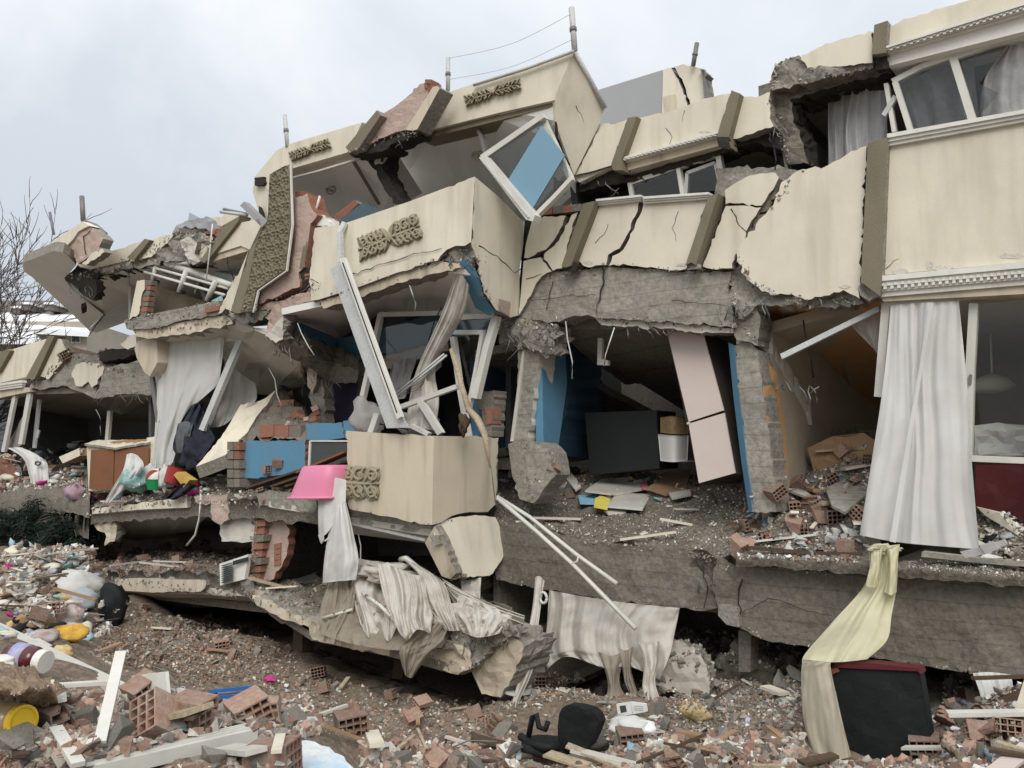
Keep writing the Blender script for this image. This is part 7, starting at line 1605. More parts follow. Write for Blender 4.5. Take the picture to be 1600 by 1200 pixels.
# far left floor: shirt, rubble pieces
fs = sheet('white_sweater', [[(12, 700, .3), (36, 700, .3), (50, 716, .3)], [(36, 716, .4), (56, 712, .4), (72, 720, .4)], [(46, 744, .5), (62, 742, .5), (76, 745, .5)], [(50, 764, .55), (64, 763, .55), (77, 765, .55)]], wcloth, 26, 26, 3, .05, seed=51, label='white sweater with a round badge lying on rubble at the far left', cat='sweater')
tube('badge', [W(59 + 4 * math.cos(t * .45), 724 + 2.6 * math.sin(t * .45), .52) for t in range(15)], .02, screen, fs, sides=5)
slab('broken_wall_stub', ['r', (-20, 710), (14, 712), (22, 730), (27, 752), (-20, 750)], .4, .2, brickm, mortar, rough=1.2, step=5, res=8, disp=.04, label='broken red brick wall stub at the far left edge', cat='wall stub')
slab('dark_bag', [(12, 712), (36, 714), (40, 742), (22, 742)], .25, .15, blackm, res=6, disp=.06, label='black bag under the white sweater', cat='bag')
slab('cream_block', [(92, 714), (124, 700), (125, 712), (98, 724)], .3, .3, cream, cardb, label='long cream block on the far left rubble beside the sideboard', cat='block')

# ---------------------------------------------------------------- poles and wires on the roof line
for (a, b_, n_, r_, lab) in (((893, 12), (898, 80), .48, .035, 'tall thin metal pole on the corner of the upper bay'), ((700, 90), (700, 142), .5, .03, 'short metal pole at the left end of the upper bay rail'), ((445, 180), (449, 229), .85, .035, 'metal pole standing on the left roof bay'), ((1089, 67), (1083, 103), -2.9, .035, 'dark pole on the cracked rooftop hut')):
    t_ = thing('roof_pole', W(b_[0], b_[1], n_), lab, 'pole')
    tube('pole', [W(a[0], a[1], n_), W(b_[0], b_[1], n_)], r_, steel if n_ < 0 else gpvc, t_)
    tube('collar', [W(b_[0] + (a[0] - b_[0]) * .45, b_[1] + (a[1] - b_[1]) * .45, n_), W(b_[0] + (a[0] - b_[0]) * .55, b_[1] + (a[1] - b_[1]) * .55, n_)], r_ * 1.25, steel, t_)
for k, (a, m1, b_, lab) in enumerate((((702, 91), (800, 68), (892, 22), 'thin sagging wire strung between the tops of two roof poles'), ((702, 124), (800, 104), (894, 62), 'thin sagging wire strung lower between two roof poles'))):
    P_ = curve([(a[0], a[1], .5), (m1[0], m1[1], .5), (b_[0], b_[1], .48)], 16)
    tube('wire', [W(*q) for q in P_], .0035, gpvc, sides=4, label=lab, cat='wire', solid=False)
# torn reinforcing bars and cables hanging from the broken edges
def hang(px, py, n, dx, dy, r=.007, m=steel, name='rebar'):
    k = random.uniform(-.12, .12)
    tube(name, [W(px, py, n), W(px + dx * .35 + random.uniform(-4, 4), py + dy * .3, n + k * .5 + .04), W(px + dx * .7 + random.uniform(-4, 4), py + dy * .7, n + k + .06), W(px + dx, py + dy, n + k)], r, m, B, sides=4, solid=False)
for (px, py, n, sp, cnt, L) in ((1160, 470, .0, 40, 9, 34), (1290, 468, -.02, 60, 8, 22), (716, 400, 1.0, 26, 9, 24), (820, 515, .05, 44, 12, 38), (1290, 112, .0, 60, 8, 22), (1216, 200, -.1, 16, 5, 30), (480, 442, 1.0, 10, 4, 22), (380, 498, 1.0, 24, 6, 22), (130, 450, 1.2, 24, 6, 26), (240, 408, .98, 60, 8, 20), (300, 384, 1.0, 26, 8, 22), (600, 222, .82, 50, 7, 18), (430, 540, .9, 24, 7, 30), (500, 590, -.3, 30, 7, 36), (180, 616, .06, 60, 8, 22), (1110, 905, .16, 20, 4, 26), (760, 1000, 1.66, 40, 8, 24), (390, 925, 1.0, 30, 6, 26), (1240, 600, -.1, 40, 7, 30), (1000, 512, -.1, 60, 6, 18), (940, 290, -.1, 40, 5, 16), (640, 545, -1, 50, 5, 26)):
    for _ in range(cnt):
        hang(px + random.uniform(-sp, sp), py + random.uniform(-8, 6), n, random.uniform(-18, 18), random.uniform(.3, 1) * L)
for (px, py, n, dx, dy) in ((465, 505, .9, 26, 50), (640, 446, .95, 8, 40), (690, 480, .3, -22, 70), (884, 502, -.05, 10, 90), (960, 512, -.1, -16, 60), (1255, 500, -.3, 16, 90), (1205, 215, -.1, 6, 50), (356, 398, .95, 8, 50), (420, 575, .1, 20, 60), (150, 640, -.2, 8, 40), (1470, 470, -.2, -6, 60), (560, 835, .9, 10, 60)):
    hang(px, py, n, dx, dy, .009, random.choice([blackm, white, gpvc]), 'cable')
# ================================================================== rubble
BVH = BVHTree.FromPolygons([tuple(v) for v in SOLID_V], SOLID_F)
def hull(pts):
    bm = bmesh.new()
    for p in pts: bm.verts.new(p)
    r = bmesh.ops.convex_hull(bm, input=bm.verts)
    bmesh.ops.delete(bm, geom=[v for v in bm.verts if not v.link_faces], context='VERTS')
    bmesh.ops.recalc_face_normals(bm, faces=bm.faces)
    bm.verts.index_update()
    V = [v.co.copy() for v in bm.verts]; F = [tuple(v.index for v in f.verts) for f in bm.faces]; bm.free()
    return V, F
R7 = random.Random(77)
def chunkvf(fx, fy, fz, k):
    return hull([Vector((R7.uniform(-1, 1) * fx, R7.uniform(-1, 1) * fy, R7.uniform(-1, 1) * fz)) for _ in range(k)])
CH = [chunkvf(1, .8, .65, 13) for _ in range(14)]
BK = [hull([Vector((x * 1.1 + R7.uniform(-.25, .25), y * .7 + R7.uniform(-.2, .2), z * .5 + R7.uniform(-.1, .1))) for x in (-1, 1) for y in (-1, 1) for z in (-1, 1)] + [Vector((R7.uniform(-1, 1), R7.uniform(-.6, .6), R7.uniform(-.5, .5))) for _ in range(3)]) for _ in range(10)]
SH = [hull([Vector((math.cos(a) * R7.uniform(.6, 1.2), math.sin(a) * R7.uniform(.4, 1.0), z)) for a in [R7.uniform(0, 6.28) for _ in range(6)] for z in (-.10, .10)]) for _ in range(10)]
def rubm(name, c1, c2, isl, obj=False):
    return mat(name, c1, c2, 9, fine=.25, bump=.7, bscale=30, island=0 if obj else isl, objrand=isl if obj else 0, obj=obj, blotch=.9)
PAL = {'brick': ((.32, .195, .145), (.31, .265, .22)), 'conc': ((.27, .25, .22), (.18, .165, .14)), 'plaster': ((.52, .485, .42), (.36, .325, .27)), 'white': ((.66, .65, .62), (.50, .48, .44)), 'brown': ((.20, .15, .108), (.13, .10, .075)), 'blue': ((.22, .38, .48), (.44, .47, .48)), 'pink': ((.42, .30, .25), (.36, .29, .24))}
SM = {k: rubm('rubble_' + k, *v, .35) for k, v in PAL.items()}
OM = {k: rubm('piece_' + k, *v, .30, True) for k, v in PAL.items()}
BV = {k: [] for k in PAL}; BF = {k: [] for k in PAL}; BN = {k: 0 for k in PAL}
def inside(x, y, poly):
    c = False; n = len(poly); j = n - 1
    for i in range(n):
        if (poly[i][1] > y) != (poly[j][1] > y) and x < (poly[j][0] - poly[i][0]) * (y - poly[i][1]) / (poly[j][1] - poly[i][1]) + poly[i][0]: c = not c
        j = i
    return c
AVOID = [[(-20, 955), (20, 955), (210, 1060), (205, 1100), (-20, 1010)], [(0, 1005), (90, 1010), (90, 1055), (0, 1055)], [(-20, 1095), (66, 1095), (70, 1160), (-20, 1160)], [(198, 1045), (270, 1045), (272, 1112), (198, 1112)], [(318, 1068), (402, 1064), (404, 1125), (322, 1125)], [(120, 1195), (390, 1128), (408, 1170), (180, 1230)], [(455, 1150), (560, 1150), (570, 1230), (455, 1230)], [(866, 1095), (944, 1095), (950, 1200), (800, 1200), (806, 1110)], [(958, 1090), (1020, 1090), (1026, 1150), (950, 1150)], [(1250, 1020), (1470, 1030), (1475, 1195), (1255, 1195)], [(70, 965), (150, 965), (150, 1015), (70, 1015)], [(80, 940), (140, 940), (140, 980), (80, 980)], [(85, 890), (160, 890), (160, 965), (85, 965)], [(1340, 840), (1420, 840), (1420, 920), (1340, 920)], [(895, 765), (1020, 740), (1025, 800), (895, 802)], [(1380, 900), (1382, 902), (1381, 904)]]
def sample(poly):
    xs = [p[0] for p in poly]; ys = [p[1] for p in poly]
    while True:
        x, y = R7.uniform(min(xs), max(xs)), R7.uniform(min(ys), max(ys))
        if inside(x, y, poly) and not any(inside(x, y, a) for a in AVOID): return x, y
TPL = {'chunk': [(np.array([list(v) for v in V]), F) for V, F in CH], 'brick': [(np.array([list(v) for v in V]), F) for V, F in BK], 'shard': [(np.array([list(v) for v in V]), F) for V, F in SH]}
def rmat(flat):
    if flat: return np.array(rot(R7.gauss(0, .35), R7.gauss(0, .35), R7.uniform(0, 6.28)))
    return np.array(rot(R7.uniform(0, 6.28), R7.uniform(0, 6.28), R7.uniform(0, 6.28)))
def seat(px, py):
    loc, nr, dist = hit(px, py)
    if loc is None or nr.z < .12: return None
    return loc, nr, dist
def wpick(w):
    t = R7.random() * sum(w.values())
    for k, v in w.items():
        t -= v
        if t <= 0: return k
    return k
def litter(poly, n, w, px=(2.2, 6.5), maxm=.12, shard=.35):
    """countless small fragments; size in metres from the pixel span they show at their distance"""
    done = 0; tries = 0
    while done < n and tries < n * 4:
        tries += 1
        s = seat(*sample(poly))
        if not s: continue
        loc, nr, dist = s
        col = wpick(w)
        size = min(maxm, (px[0] + (px[1] - px[0]) * R7.random() ** 2.6) * dist / FPX) * .5
        ty = 'shard' if R7.random() < shard else ('brick' if col == 'brick' and R7.random() < .5 else 'chunk')
        A, F = R7.choice(TPL[ty])
        P = (A * size) @ rmat(ty == 'shard').T + np.array([loc.x, loc.y, loc.z + size * .28])
        b = BN[col]
        BV[col].append(P); BF[col].extend([tuple(i + b for i in f) for f in F]); BN[col] += len(P)
        done += 1
SHARED = {}
COUNT = {}
LAB = {('conc', 'chunk'): ('concrete_chunk', 'grey broken concrete chunk', 'chunk', 'concrete chunks'),
       ('brick', 'brick'): ('brick_fragment', 'dusty red brick fragment', 'brick', 'brick fragments'),
       ('plaster', 'shard'): ('plaster_shard', 'flat pale plaster shard', 'shard', 'plaster shards'),
       ('white', 'shard'): ('tile_shard', 'flat white tile shard', 'shard', 'white shards'),
       ('pink', 'shard'): ('pink_shard', 'flat pinkish plaster shard', 'shard', 'pink plaster shards'),
       ('blue', 'shard'): ('blue_shard', 'pale blue painted shard', 'shard', 'blue painted shards'),
       ('white', 'chunk'): ('foam_lump', 'white crumbly lump', 'lump', 'white lumps'),
       ('brown', 'chunk'): ('earth_clod', 'brown clod of earth', 'clod', 'earth clods')}
def piece(col, ty, loc, size, wh, lift=.3):
    if COUNT.get((col, ty), 0) >= 298: return
    COUNT[(col, ty)] = COUNT.get((col, ty), 0) + 1
    k = R7.randrange(len(TPL[ty])); key = (col, ty, k)
    if key not in SHARED:
        A, F = TPL[ty][k]
        me = bpy.data.meshes.new(LAB[(col, ty)][0]); me.from_pydata([tuple(a) for a in A], [], F); me.materials.append(OM[col]); me.update(); SHARED[key] = me
    nm, lab, ct, gr = LAB[(col, ty)]
    o = bpy.data.objects.new(nm, SHARED[key]); COL.objects.link(o)
    o.scale = (size * R7.uniform(.85, 1.2), size, size * R7.uniform(.8, 1.1))
    e = Euler((R7.gauss(0, .4), R7.gauss(0, .4), R7.uniform(0, 6.28))) if ty != 'chunk' else Euler((R7.uniform(0, 6), R7.uniform(0, 6), R7.uniform(0, 6)))
    o.rotation_euler = e
    o.location = loc + Vector((0, 0, size * lift * (.35 if ty == 'shard' else 1)))
    tag(o, lab + ' ' + wh, ct, gr + ' ' + wh)
def pieces(poly, n, w, px=(9, 26), maxm=.22):
    done = tries = 0
    while done < n and tries < n * 5:
        tries += 1
        xy = sample(poly); s = seat(*xy)
        if not s: continue
        loc, nr, dist = s
        col, ty = wpick(w)
        size = min(maxm, (px[0] + (px[1] - px[0]) * R7.random() ** 2.0) * dist / FPX) * .5
        if ty == 'brick': size = min(size * .62, 15 * dist / FPX)
        piece(col, ty, loc, size, where(*xy)); done += 1
# hollow bricks with open cells
def hollow(L, ny, nz, wy, wz, cut=0):
    t = .009; parts = []
    for i in range(nz + 1):
        z = -wz / 2 + wz * i / nz
        parts.append(boxvf(Vector((0, 0, z)), Vector((L / 2, 0, 0)), Vector((0, wy / 2 + t / 2, 0)), Vector((0, 0, t / 2))))
    for i in range(ny + 1):
        y = -wy / 2 + wy * i / ny
        parts.append(boxvf(Vector((0, y, 0)), Vector((L / 2 - .0015, 0, 0)), Vector((0, t / 2 - .0004, 0)), Vector((0, 0, wz / 2 - .0005))))
    V, F = join(parts)
    bm = bmesh.new(); vs = [bm.verts.new(v) for v in V]
    for f in F: bm.faces.new([vs[i] for i in f])
    for c in range(cut):
        nrm = Vector((R7.gauss(0, 1), R7.gauss(0, .8), R7.gauss(0, .8))).normalized()
        bmesh.ops.bisect_plane(bm, geom=bm.verts[:] + bm.edges[:] + bm.faces[:], plane_co=nrm * R7.uniform(.02, .06), plane_no=nrm, clear_outer=True)
    bmesh.ops.recalc_face_normals(bm, faces=bm.faces)
    me = bpy.data.meshes.new('hollow_brick'); bm.to_mesh(me); bm.free()
    me.materials.append(brickd); return me
HBM = [hollow(.19, 4, 3, .18, .13), hollow(.19, 4, 3, .18, .13, 1), hollow(.16, 4, 3, .18, .13, 2), hollow(.19, 3, 3, .13, .13, 1), hollow(.12, 4, 2, .18, .09, 1)]
HB_N = [0]
def hbrick(loc, e, wh, s=1.0, k=None):
    if HB_N[0] >= 290: return
    HB_N[0] += 1
    o = bpy.data.objects.new('hollow_brick', R7.choice(HBM) if k is None else HBM[k]); COL.objects.link(o)
    s *= .88
    o.location = loc; o.rotation_euler = e; o.scale = (s, s, s)
    tag(o, 'hollow clay brick with open cells ' + wh, 'brick', 'hollow bricks ' + wh)
def bricks(poly, n, lift=.05):
    done = tries = 0
    while done < n and tries < n * 5:
        tries += 1
        xy = sample(poly); s = seat(*xy)
        if not s: continue
        loc, nr, dist = s
        hbrick(loc + Vector((0, 0, lift)), Euler((R7.gauss(0, .5), R7.gauss(0, .5), R7.uniform(0, 6.28))), where(*xy)); done += 1
ZN = []
def where(px, py):
    for poly, w in ZN:
        if inside(px, py, poly): return w
    return 'in the yard below the ruin'
YARD = [(150, 1010), (330, 960), (440, 1040), (640, 1090), (740, 1096), (820, 1080), (860, 1050), (1000, 1070), (1260, 1075), (1260, 1210), (-20, 1210), (-20, 1090), (110, 1060)]
HEAP = [(-20, 900), (0, 868), (70, 852), (135, 838), (150, 900), (175, 985), (130, 1010), (0, 990)]
CAVE = [(150, 950), (190, 935), (240, 960), (400, 980), (470, 1030), (420, 1100), (200, 1100), (150, 1030)]
FORE = [(-20, 1090), (480, 1090), (520, 1210), (-20, 1210)]
BOTT = [(480, 1165), (1600, 1150), (1620, 1210), (480, 1210)]
RIGHT = [(820, 1060), (1050, 1060), (1260, 1070), (1280, 1210), (760, 1210), (800, 1110)]
RR = [(1440, 1080), (1600, 1060), (1600, 1210), (1340, 1210)]
CFLOOR = [(775, 720), (900, 735), (1070, 735), (1180, 770), (1150, 868), (1000, 855), (860, 830), (775, 812)]
RFLOOR = [(1150, 780), (1215, 750), (1370, 690), (1370, 880), (1130, 876)]
LFLOOR = [(128, 760), (560, 735), (545, 790), (300, 785), (140, 800)]
L2 = [(145, 850), (400, 845), (400, 905), (150, 898)]
L3 = [(405, 890), (720, 900), (800, 960), (800, 1000), (700, 1000), (500, 965), (400, 925)]
FARL = [(-10, 700), (130, 690), (130, 760), (-10, 770)]
YARD2 = [(150, 1010), (330, 960), (440, 1040), (640, 1090), (740, 1096), (820, 1080), (760, 1160), (480, 1160), (470, 1090), (110, 1085)]
TOPL = [(108, 535), (150, 552), (210, 535), (205, 520), (160, 545)]
UB = [(1010, 965), (1120, 985), (1300, 1020), (1600, 1065), (1600, 1130), (1300, 1105), (1010, 1090)]
NW = [(1510, 800), (1600, 800), (1600, 884), (1510, 868)]
ZN += [(FORE, 'in the nearest heap around the yellow lidded jar'), (BOTT, 'in the nearest strip of rubble'), (RR, 'around the black armchair'), (RIGHT, 'on the damp ground around the office chair'), (HEAP, 'on the rubbish heap by the evergreen shrubs'), (CAVE, 'in the hollow under the lower left slab'), (YARD, 'in the yard around the blue crate'), (RFLOOR, 'on the floor edge beside the long white curtain'), (NW, 'inside the near window'), (UB, 'under the long near beam'), (CFLOOR, 'on the dirt floor of the dark centre room'), (LFLOOR, 'on the floor by the brown sideboard'), (L2, 'on the slab beside the vent grille'), (L3, 'on the slumped slab'), (FARL, 'in the room by the white sweater'), (TOPL, 'on the beam under the tilted roof slab')]
# hand-placed bricks that show their cells: (px, py, yaw to camera, roll, scale)
FACE = math.radians(-90)
for (x, y, yaw, roll, s, k) in ((388, 1128, .35, .35, 0.95, 0), (412, 1126, -.1, .15, 1.1, 1), (100, 1142, .5, .2, 1.0, 2), (224, 1092, .5, .5, 1.0, 0), (300, 1132, .9, .1, .95, 3), (548, 1144, .2, .1, 1.0, 1), (840, 1072, .1, 0, 1.1, 0), (985, 1164, .2, .1, 1.2, 1), (1446, 1178, .0, .1, 1.2, 0), (1306, 816, .15, .05, 1.1, 0), (1212, 776, .6, .6, 1.0, 0), (1240, 800, .2, .1, 1.0, 3), (1255, 836, .1, .1, 1.0, 1), (1170, 826, .5, .2, 1.0, 2), (1200, 846, -.3, .3, 1.0, 2), (345, 1014, .2, .1, 1.2, 1), (640, 952, .4, .1, 1.1, 1), (420, 738, .3, .0, 1.0, 0), (436, 728, 1.2, .3, 1.0, 0), (40, 700, .2, .4, 1.2, 0), (82, 736, .8, .6, 1.2, 0), (100, 832, .2, .1, 1.5, 3), (30, 852, .3, .1, 1.5, 3), (86, 955, .1, .1, 1.2, 1), (102, 558, .1, .6, 1.6, 0)):
    loc, nr, dist = hit(x, y)
    if loc is None: continue
    v = math.atan2(EYE.y - loc.y, EYE.x - loc.x)
    hbrick(loc + Vector((0, 0, .05)), Euler((roll, R7.gauss(0, .08), v + yaw)), where(x, y), s, k)

W1 = {'brick': 3.4, 'conc': 4.4, 'plaster': 3.2, 'white': .2, 'brown': 2.2, 'pink': 1.4, 'blue': .03}
W2 = {'conc': 5, 'plaster': 1.5, 'white': .8, 'brown': 2, 'brick': .6}
W3 = {'white': 3.4, 'plaster': 4.5, 'brick': .8, 'brown': 1.4, 'blue': .2, 'conc': 1.5, 'pink': .6}
W4 = {'brown': 4, 'conc': 2.5, 'brick': 2, 'plaster': .8, 'white': .3, 'pink': .5}
litter(YARD, 9000, W1, (2.0, 8), .12)
litter(HEAP, 3200, W3, (2.5, 14), .28)
UB = [(1010, 965), (1120, 985), (1300, 1020), (1600, 1065), (1600, 1130), (1300, 1105), (1010, 1090)]
NW = [(1510, 800), (1600, 800), (1600, 884), (1510, 868)]
litter(UB, 2200, W2, (2, 9), .14)
litter(NW, 500, W3, (2, 9), .12)
litter(CAVE, 2600, W4, (2, 7), .12)
litter(FORE, 6500, {'brick': 3, 'conc': 4, 'plaster': 4, 'white': 1.2, 'brown': 1.5, 'pink': 2, 'blue': .04}, (4, 26), .085)
litter(BOTT, 5200, {'brick': 2.6, 'conc': 4, 'plaster': 3.6, 'white': 1.2, 'brown': 1.5, 'pink': 1.6, 'blue': .05}, (4, 22), .1)
litter(RIGHT, 4200, W2, (2, 9), .11)
litter(RR, 1200, W2, (2, 10), .1)
litter(CFLOOR, 3600, {'conc': 5, 'white': 1.6, 'plaster': 1.5, 'brown': 2.5, 'brick': .5}, (1.6, 5.5), .09)
litter(RFLOOR, 2600, {'conc': 3, 'white': 2.2, 'plaster': 2, 'brown': 1, 'brick': 2.2, 'blue': .25}, (1.8, 8), .1)
litter([(1120, 868), (1600, 880), (1600, 915), (1120, 890)], 1100, {'conc': 4, 'white': 1.5, 'plaster': 1.5, 'brick': .4}, (1.5, 5), .06)
litter(LFLOOR, 1800, {'conc': 4, 'plaster': 2, 'white': 1, 'brown': 1.5, 'brick': 1}, (1.6, 6), .13)
litter(L2, 1500, {'brown': 3, 'brick': 3, 'conc': 4, 'plaster': 1}, (1.8, 7), .14)
litter(L3, 2000, {'conc': 5, 'plaster': 1.2, 'brick': 1.2, 'brown': 2}, (1.8, 7), .12)
litter(FARL, 900, {'plaster': 3, 'white': 2, 'conc': 3, 'brick': 2}, (2, 8), .2)
litter([(108, 535), (150, 552), (210, 535), (205, 520), (160, 545)], 240, {'brick': 4, 'plaster': 2, 'conc': 2}, (2, 8), .2)
litter([(195, 500), (345, 468), (345, 476), (198, 506)], 160, {'conc': 3, 'plaster': 2}, (1.5, 5), .12)
LO = [(-500, 900), (-20, 880), (-20, 1210), (-500, 1320)]
RO = [(1600, 1065), (1900, 1090), (2000, 1250), (1600, 1210)]
UO = [(-300, 1210), (1800, 1210), (1800, 1340), (-300, 1340)]
litter(LO, 2600, W1, (2.5, 12), .1); litter(RO, 900, W2, (2.5, 10), .1); litter(UO, 2600, W1, (3, 14), .07)
pieces(YARD2, 150, {('brick', 'brick'): 2.6, ('conc', 'chunk'): 4, ('plaster', 'shard'): 3, ('pink', 'shard'): 2, ('white', 'shard'): .8}, (7, 17), .2)
pieces(FORE, 230, {('brick', 'brick'): 2.2, ('conc', 'chunk'): 3.6, ('plaster', 'shard'): 4.5, ('pink', 'shard'): 2, ('white', 'shard'): 1.6, ('blue', 'shard'): .2}, (12, 62), .15)
pieces(BOTT, 150, {('brick', 'brick'): 2, ('conc', 'chunk'): 3, ('plaster', 'shard'): 2.5, ('white', 'shard'): 1, ('pink', 'shard'): 1, ('blue', 'shard'): .2}, (12, 56), .2)
pieces(RIGHT, 140, {('conc', 'chunk'): 5, ('plaster', 'shard'): 4, ('white', 'shard'): 1}, (9, 40), .26)
pieces(RR, 40, {('conc', 'chunk'): 3, ('brick', 'brick'): 2, ('plaster', 'shard'): 2, ('white', 'shard'): 1}, (10, 30), .2)
pieces(UB, 70, {('conc', 'chunk'): 6, ('plaster', 'shard'): 2, ('brick', 'brick'): .6}, (10, 32), .24)
pieces(NW, 24, {('plaster', 'shard'): 3, ('white', 'shard'): 2, ('conc', 'chunk'): 2}, (10, 28), .16)
pieces(HEAP, 130, {('white', 'shard'): 4, ('plaster', 'shard'): 4, ('brick', 'brick'): .8, ('conc', 'chunk'): 1.2, ('blue', 'shard'): .6}, (9, 30), .34)
pieces(CAVE, 60, {('brown', 'chunk'): 3, ('conc', 'chunk'): 3, ('brick', 'brick'): 1, ('plaster', 'shard'): 2}, (7, 18), .2)
pieces(RFLOOR, 60, {('brick', 'brick'): 4, ('plaster', 'shard'): 2, ('white', 'chunk'): 3, ('conc', 'chunk'): 2, ('blue', 'shard'): .8}, (10, 28), .16)
pieces([(1240, 835), (1350, 830), (1350, 880), (1220, 880)], 34, {('white', 'chunk'): 5, ('white', 'shard'): 1, ('plaster', 'shard'): 1}, (9, 26), .12)
pieces(CFLOOR, 46, {('conc', 'chunk'): 3, ('plaster', 'shard'): 2, ('white', 'shard'): 2, ('brick', 'brick'): .6}, (8, 22), .16)
pieces([(850, 700), (915, 740), (900, 790), (840, 780)], 30, {('plaster', 'shard'): 3, ('white', 'shard'): 2, ('conc', 'chunk'): 2, ('brick', 'brick'): 1}, (12, 34), .26)
pieces(LFLOOR, 90, {('conc', 'chunk'): 3, ('plaster', 'shard'): 2, ('white', 'shard'): 1, ('brick', 'brick'): 1}, (7, 18), .22)
pieces(L2, 64, {('brick', 'brick'): 4, ('conc', 'chunk'): 3, ('plaster', 'shard'): 1}, (10, 30), .36)
pieces(L3, 44, {('conc', 'chunk'): 4, ('plaster', 'shard'): 2, ('brick', 'brick'): 1}, (8, 24), .26)
pieces(FARL, 54, {('plaster', 'shard'): 3, ('white', 'shard'): 2, ('brick', 'brick'): 2, ('conc', 'chunk'): 2}, (9, 26), .4)
pieces([(108, 535), (150, 552), (210, 535), (205, 520), (160, 545)], 22, {('brick', 'brick'): 3, ('plaster', 'shard'): 2, ('conc', 'chunk'): 1}, (8, 18), .3)
bricks(YARD2, 10); bricks(FORE, 3); bricks(BOTT, 6); bricks(HEAP, 4); bricks(RFLOOR, 14); bricks(L2, 10); bricks(RR, 6); bricks(LFLOOR, 6); bricks(CAVE, 3)
# floor tiles and cards in the centre room
for k, (p, mm, lab) in enumerate((([(914, 766), (940, 748), (1000, 745), (1012, 762), (960, 772)], tile, 'white tile sheet lying at the front of the dark chest'), ([(948, 790), (964, 770), (1018, 772), (1004, 795)], tile, 'white tile sheet slanting in front of the chest'), ([(1010, 762), (1050, 738), (1080, 732), (1072, 764), (1040, 772)], cardb, 'brown panel on the floor left of the pink wardrobe'),
        ([(903, 774), (935, 772), (937, 786), (906, 785)], mat('sky_blue_card', (.25, .45, .62), None, 4, fine=.05, bump=.1), 'sky blue card on the dirt in the centre opening'), ([(930, 778), (940, 774), (954, 780), (949, 794), (928, 790)], lemon, 'yellow card beside the sky blue one'), ([(1000, 755), (1010, 750), (1014, 764), (1004, 762)], mat('coral_card', (.60, .20, .18), None, 4, fine=.05, bump=.1), 'coral red scrap by the white tile sheets'),
        ([(944, 796), (980, 790), (978, 800), (950, 802)], tile, 'loose white tiles at the edge of the centre floor'), ([(1045, 770), (1078, 764), (1080, 772), (1050, 778)], tile, 'narrow white tile below the brown panel'), ([(1205, 748), (1320, 790), (1318, 796), (1204, 756)], tile, 'long pale batten lying on rubble in the ochre room'), ([(1290, 762), (1352, 735), (1370, 760), (1320, 800), (1300, 790)], conc, 'grey slab tipped on the rubble left of the long curtain'), ([(870, 730), (884, 726), (908, 760), (900, 766)], white, 'white batten on the rubble in front of the blue wall'),
        ([(460, 905), (490, 896), (508, 908), (488, 916)], tile, 'white tile lying on the slumped slab'), ([(490, 918), (516, 906), (540, 914), (520, 924)], tile, 'cracked white tiles beside the white shirt'))):
    q = gflat(p, .05)
    slab('floor_sheet', q, 0, .025, mm, dirv=(0, 0, -1), label=lab, cat='sheet', solid=False)
# broken boards and battens lying about
BM = [(tile, 'pale'), (cardb, 'brown'), (dwood, 'dark brown'), (cream, 'cream'), (pvc, 'white'), (pinkd, 'pinkish'), (MATS['splintered_wood'], 'raw wooden')]
for zone, cnt, L0, L1 in ((FORE, 7, .18, .4), (BOTT, 9, .2, .45), (RR, 8, .3, .8), (RIGHT, 6, .25, .5), (HEAP, 20, .5, 1.3), (RFLOOR, 12, .3, .8), (CFLOOR, 8, .3, .8), (LFLOOR, 14, .4, .9), (L2, 10, .5, 1.1), (L3, 8, .4, .8), (YARD2, 6, .25, .45), (FARL, 8, .5, 1.2)):
    for _ in range(cnt):
        px_, py_ = sample(zone); s = seat(px_, py_)
        if not s: continue
        loc = s[0]; a = R7.uniform(0, 6.28); L = R7.uniform(L0, L1); mm, cn = R7.choice(BM); wz = where(px_, py_)
        d = Vector((math.cos(a), math.sin(a), R7.uniform(-.12, .3))).normalized()
        nm = R7.choice(['board', 'batten'])
        beam3(nm, loc - d * L * .5 + Vector((0, 0, .07)), loc + d * L * .5 + Vector((0, 0, .07)), R7.uniform(.07, .15) if nm == 'board' else R7.uniform(.03, .06), R7.uniform(.012, .03), mm, label='broken ' + cn + ' ' + nm + ' ' + wz, cat=nm, group=cn + ' ' + nm + 's ' + wz, solid=False)
# crumbs of concrete and plaster clinging along the torn edges
def crumbs(pl_, n, count, w={'conc': 5, 'plaster': 1.5, 'brick': .5}, px=(2, 7), spread=3):
    seg = [(a, b, math.hypot(b[0] - a[0], b[1] - a[1])) for a, b in zip(pl_[:-1], pl_[1:])]
    for _ in range(count):
        a, b, L = R7.choices(seg, [q[2] for q in seg])[0]; t = R7.random()
        qx, qy = a[0] + (b[0] - a[0]) * t + R7.gauss(0, spread), a[1] + (b[1] - a[1]) * t + R7.gauss(0, spread)
        c, _, _ = hit(qx, qy)
        if c is None or abs((c - P0).dot(NA) - n) > .3: continue
        size = (px[0] + (px[1] - px[0]) * R7.random() ** 2) * (c - EYE).length / FPX * .5
        col = wpick(w); A, F = R7.choice(TPL['chunk']); P = (A * size) @ rmat(False).T + np.array(list(c))
        b0 = BN[col]; BV[col].append(P); BF[col].extend([tuple(i + b0 for i in f) for f in F]); BN[col] += len(P)
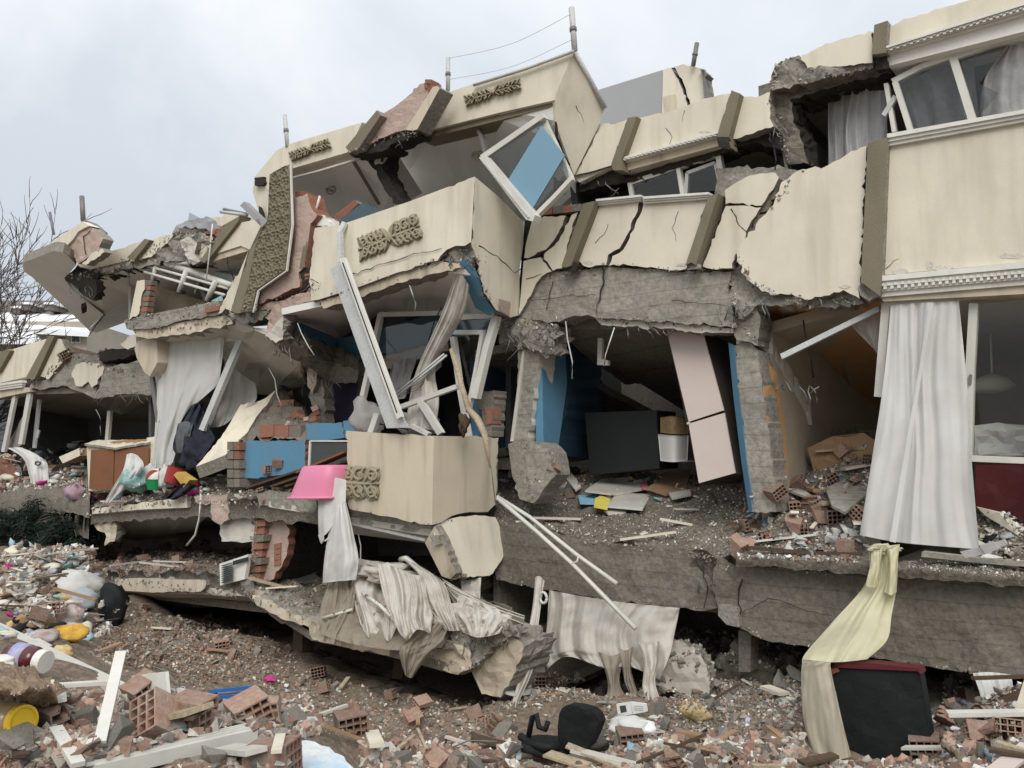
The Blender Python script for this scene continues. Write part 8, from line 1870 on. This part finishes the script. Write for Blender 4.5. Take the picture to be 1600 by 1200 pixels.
for pl_, n, c in (([(1152, 400), (1172, 440), (1212, 463), (1260, 470), (1345, 468)], .0, 150), ([(1142, 430), (1150, 500), (1140, 515)], .0, 90), ([(846, 432), (950, 417), (1052, 424), (1142, 424)], -.04, 110), ([(808, 497), (874, 503), (990, 500), (1146, 514)], -.05, 110), ([(684, 406), (712, 386), (742, 402), (757, 458), (798, 496)], .9, 130), ([(500, 470), (556, 452), (684, 408)], 1.0, 60), ([(780, 510), (866, 510), (860, 555), (806, 540)], .02, 130), ([(1204, 140), (1215, 100), (1250, 88)], .0, 70), ([(1250, 130), (1362, 104)], .0, 50), ([(1204, 150), (1232, 258)], -.1, 60), ([(544, 238), (600, 216), (652, 206)], .82, 60), ([(400, 480), (505, 446)], .98, 60), ([(355, 490), (420, 484)], 1.0, 50), ([(110, 438), (204, 412), (276, 364), (334, 374)], 1.0, 150), ([(198, 510), (342, 478)], .98, 60), ([(206, 520), (362, 500)], .92, 60), ([(48, 604), (112, 556), (166, 574), (250, 584)], .08, 120), ([(420, 500), (480, 545), (560, 580)], .4, 90), ([(128, 800), (300, 782), (410, 790)], .9, 110), ([(142, 900), (300, 922), (398, 928)], 1.0, 110), ([(394, 932), (494, 974), (600, 1006), (736, 1046)], 1.72, 150), ([(690, 1004), (790, 980), (740, 1046)], 1.62, 130), ([(775, 815), (916, 845), (1120, 872)], .08, 130), ([(776, 906), (945, 937), (1110, 955)], .08, 60), ([(1120, 960), (1200, 1002), (1400, 1034), (1600, 1058)], .14, 70), ([(794, 690), (866, 710), (864, 752)], .05, 60), ([(546, 796), (634, 815), (675, 820), (774, 792)], 1.0, 40), ([(1330, 236), (1246, 267), (1203, 325)], .02, 40), ([(398, 806), (395, 905)], .82, 60), ([(1140, 500), (1215, 560), (1262, 640)], -.1, 80)):
    crumbs(pl_, n, c)
# thin sticks, rebars
for k in range(46):
    zone = R7.choice([YARD, YARD, HEAP, RFLOOR, L2, L3, RIGHT])
    px_, py_ = sample(zone); s = seat(px_, py_); wz = where(px_, py_)
    if not s: continue
    loc, nr, dist = s
    a = R7.uniform(0, 6.28); L = R7.uniform(.2, .55)
    d = Vector((math.cos(a), math.sin(a), R7.uniform(-.1, .5))).normalized()
    if k % 3 == 0:
        tube('rebar', [loc, loc + d * L * .5 + Vector((0, 0, .05)), loc + d * L], .006, steel, sides=5, label='thin bent rusty rod ' + wz, cat='rod', group='bent rods ' + wz, solid=False)
    else:
        beam3('lath', loc + Vector((0, 0, .03)), loc + d * L + Vector((0, 0, .04)), R7.uniform(.02, .05), .015, R7.choice([dwood, cardb, pvc, MATS['splintered_wood']]), label='thin broken lath ' + wz, cat='lath', group='broken laths ' + wz, solid=False)
NAMES = {'brick': 'brick_rubble', 'conc': 'concrete_rubble', 'plaster': 'plaster_rubble', 'white': 'white_debris', 'brown': 'earth_debris', 'blue': 'blue_debris', 'pink': 'pink_debris'}
for k in PAL:
    if not BV[k]: continue
    A = np.concatenate(BV[k]); me = bpy.data.meshes.new(NAMES[k])
    me.from_pydata(A.tolist(), [], BF[k]); me.materials.append(SM[k]); me.update()
    o = bpy.data.objects.new(NAMES[k], me); COL.objects.link(o); o['kind'] = 'stuff'
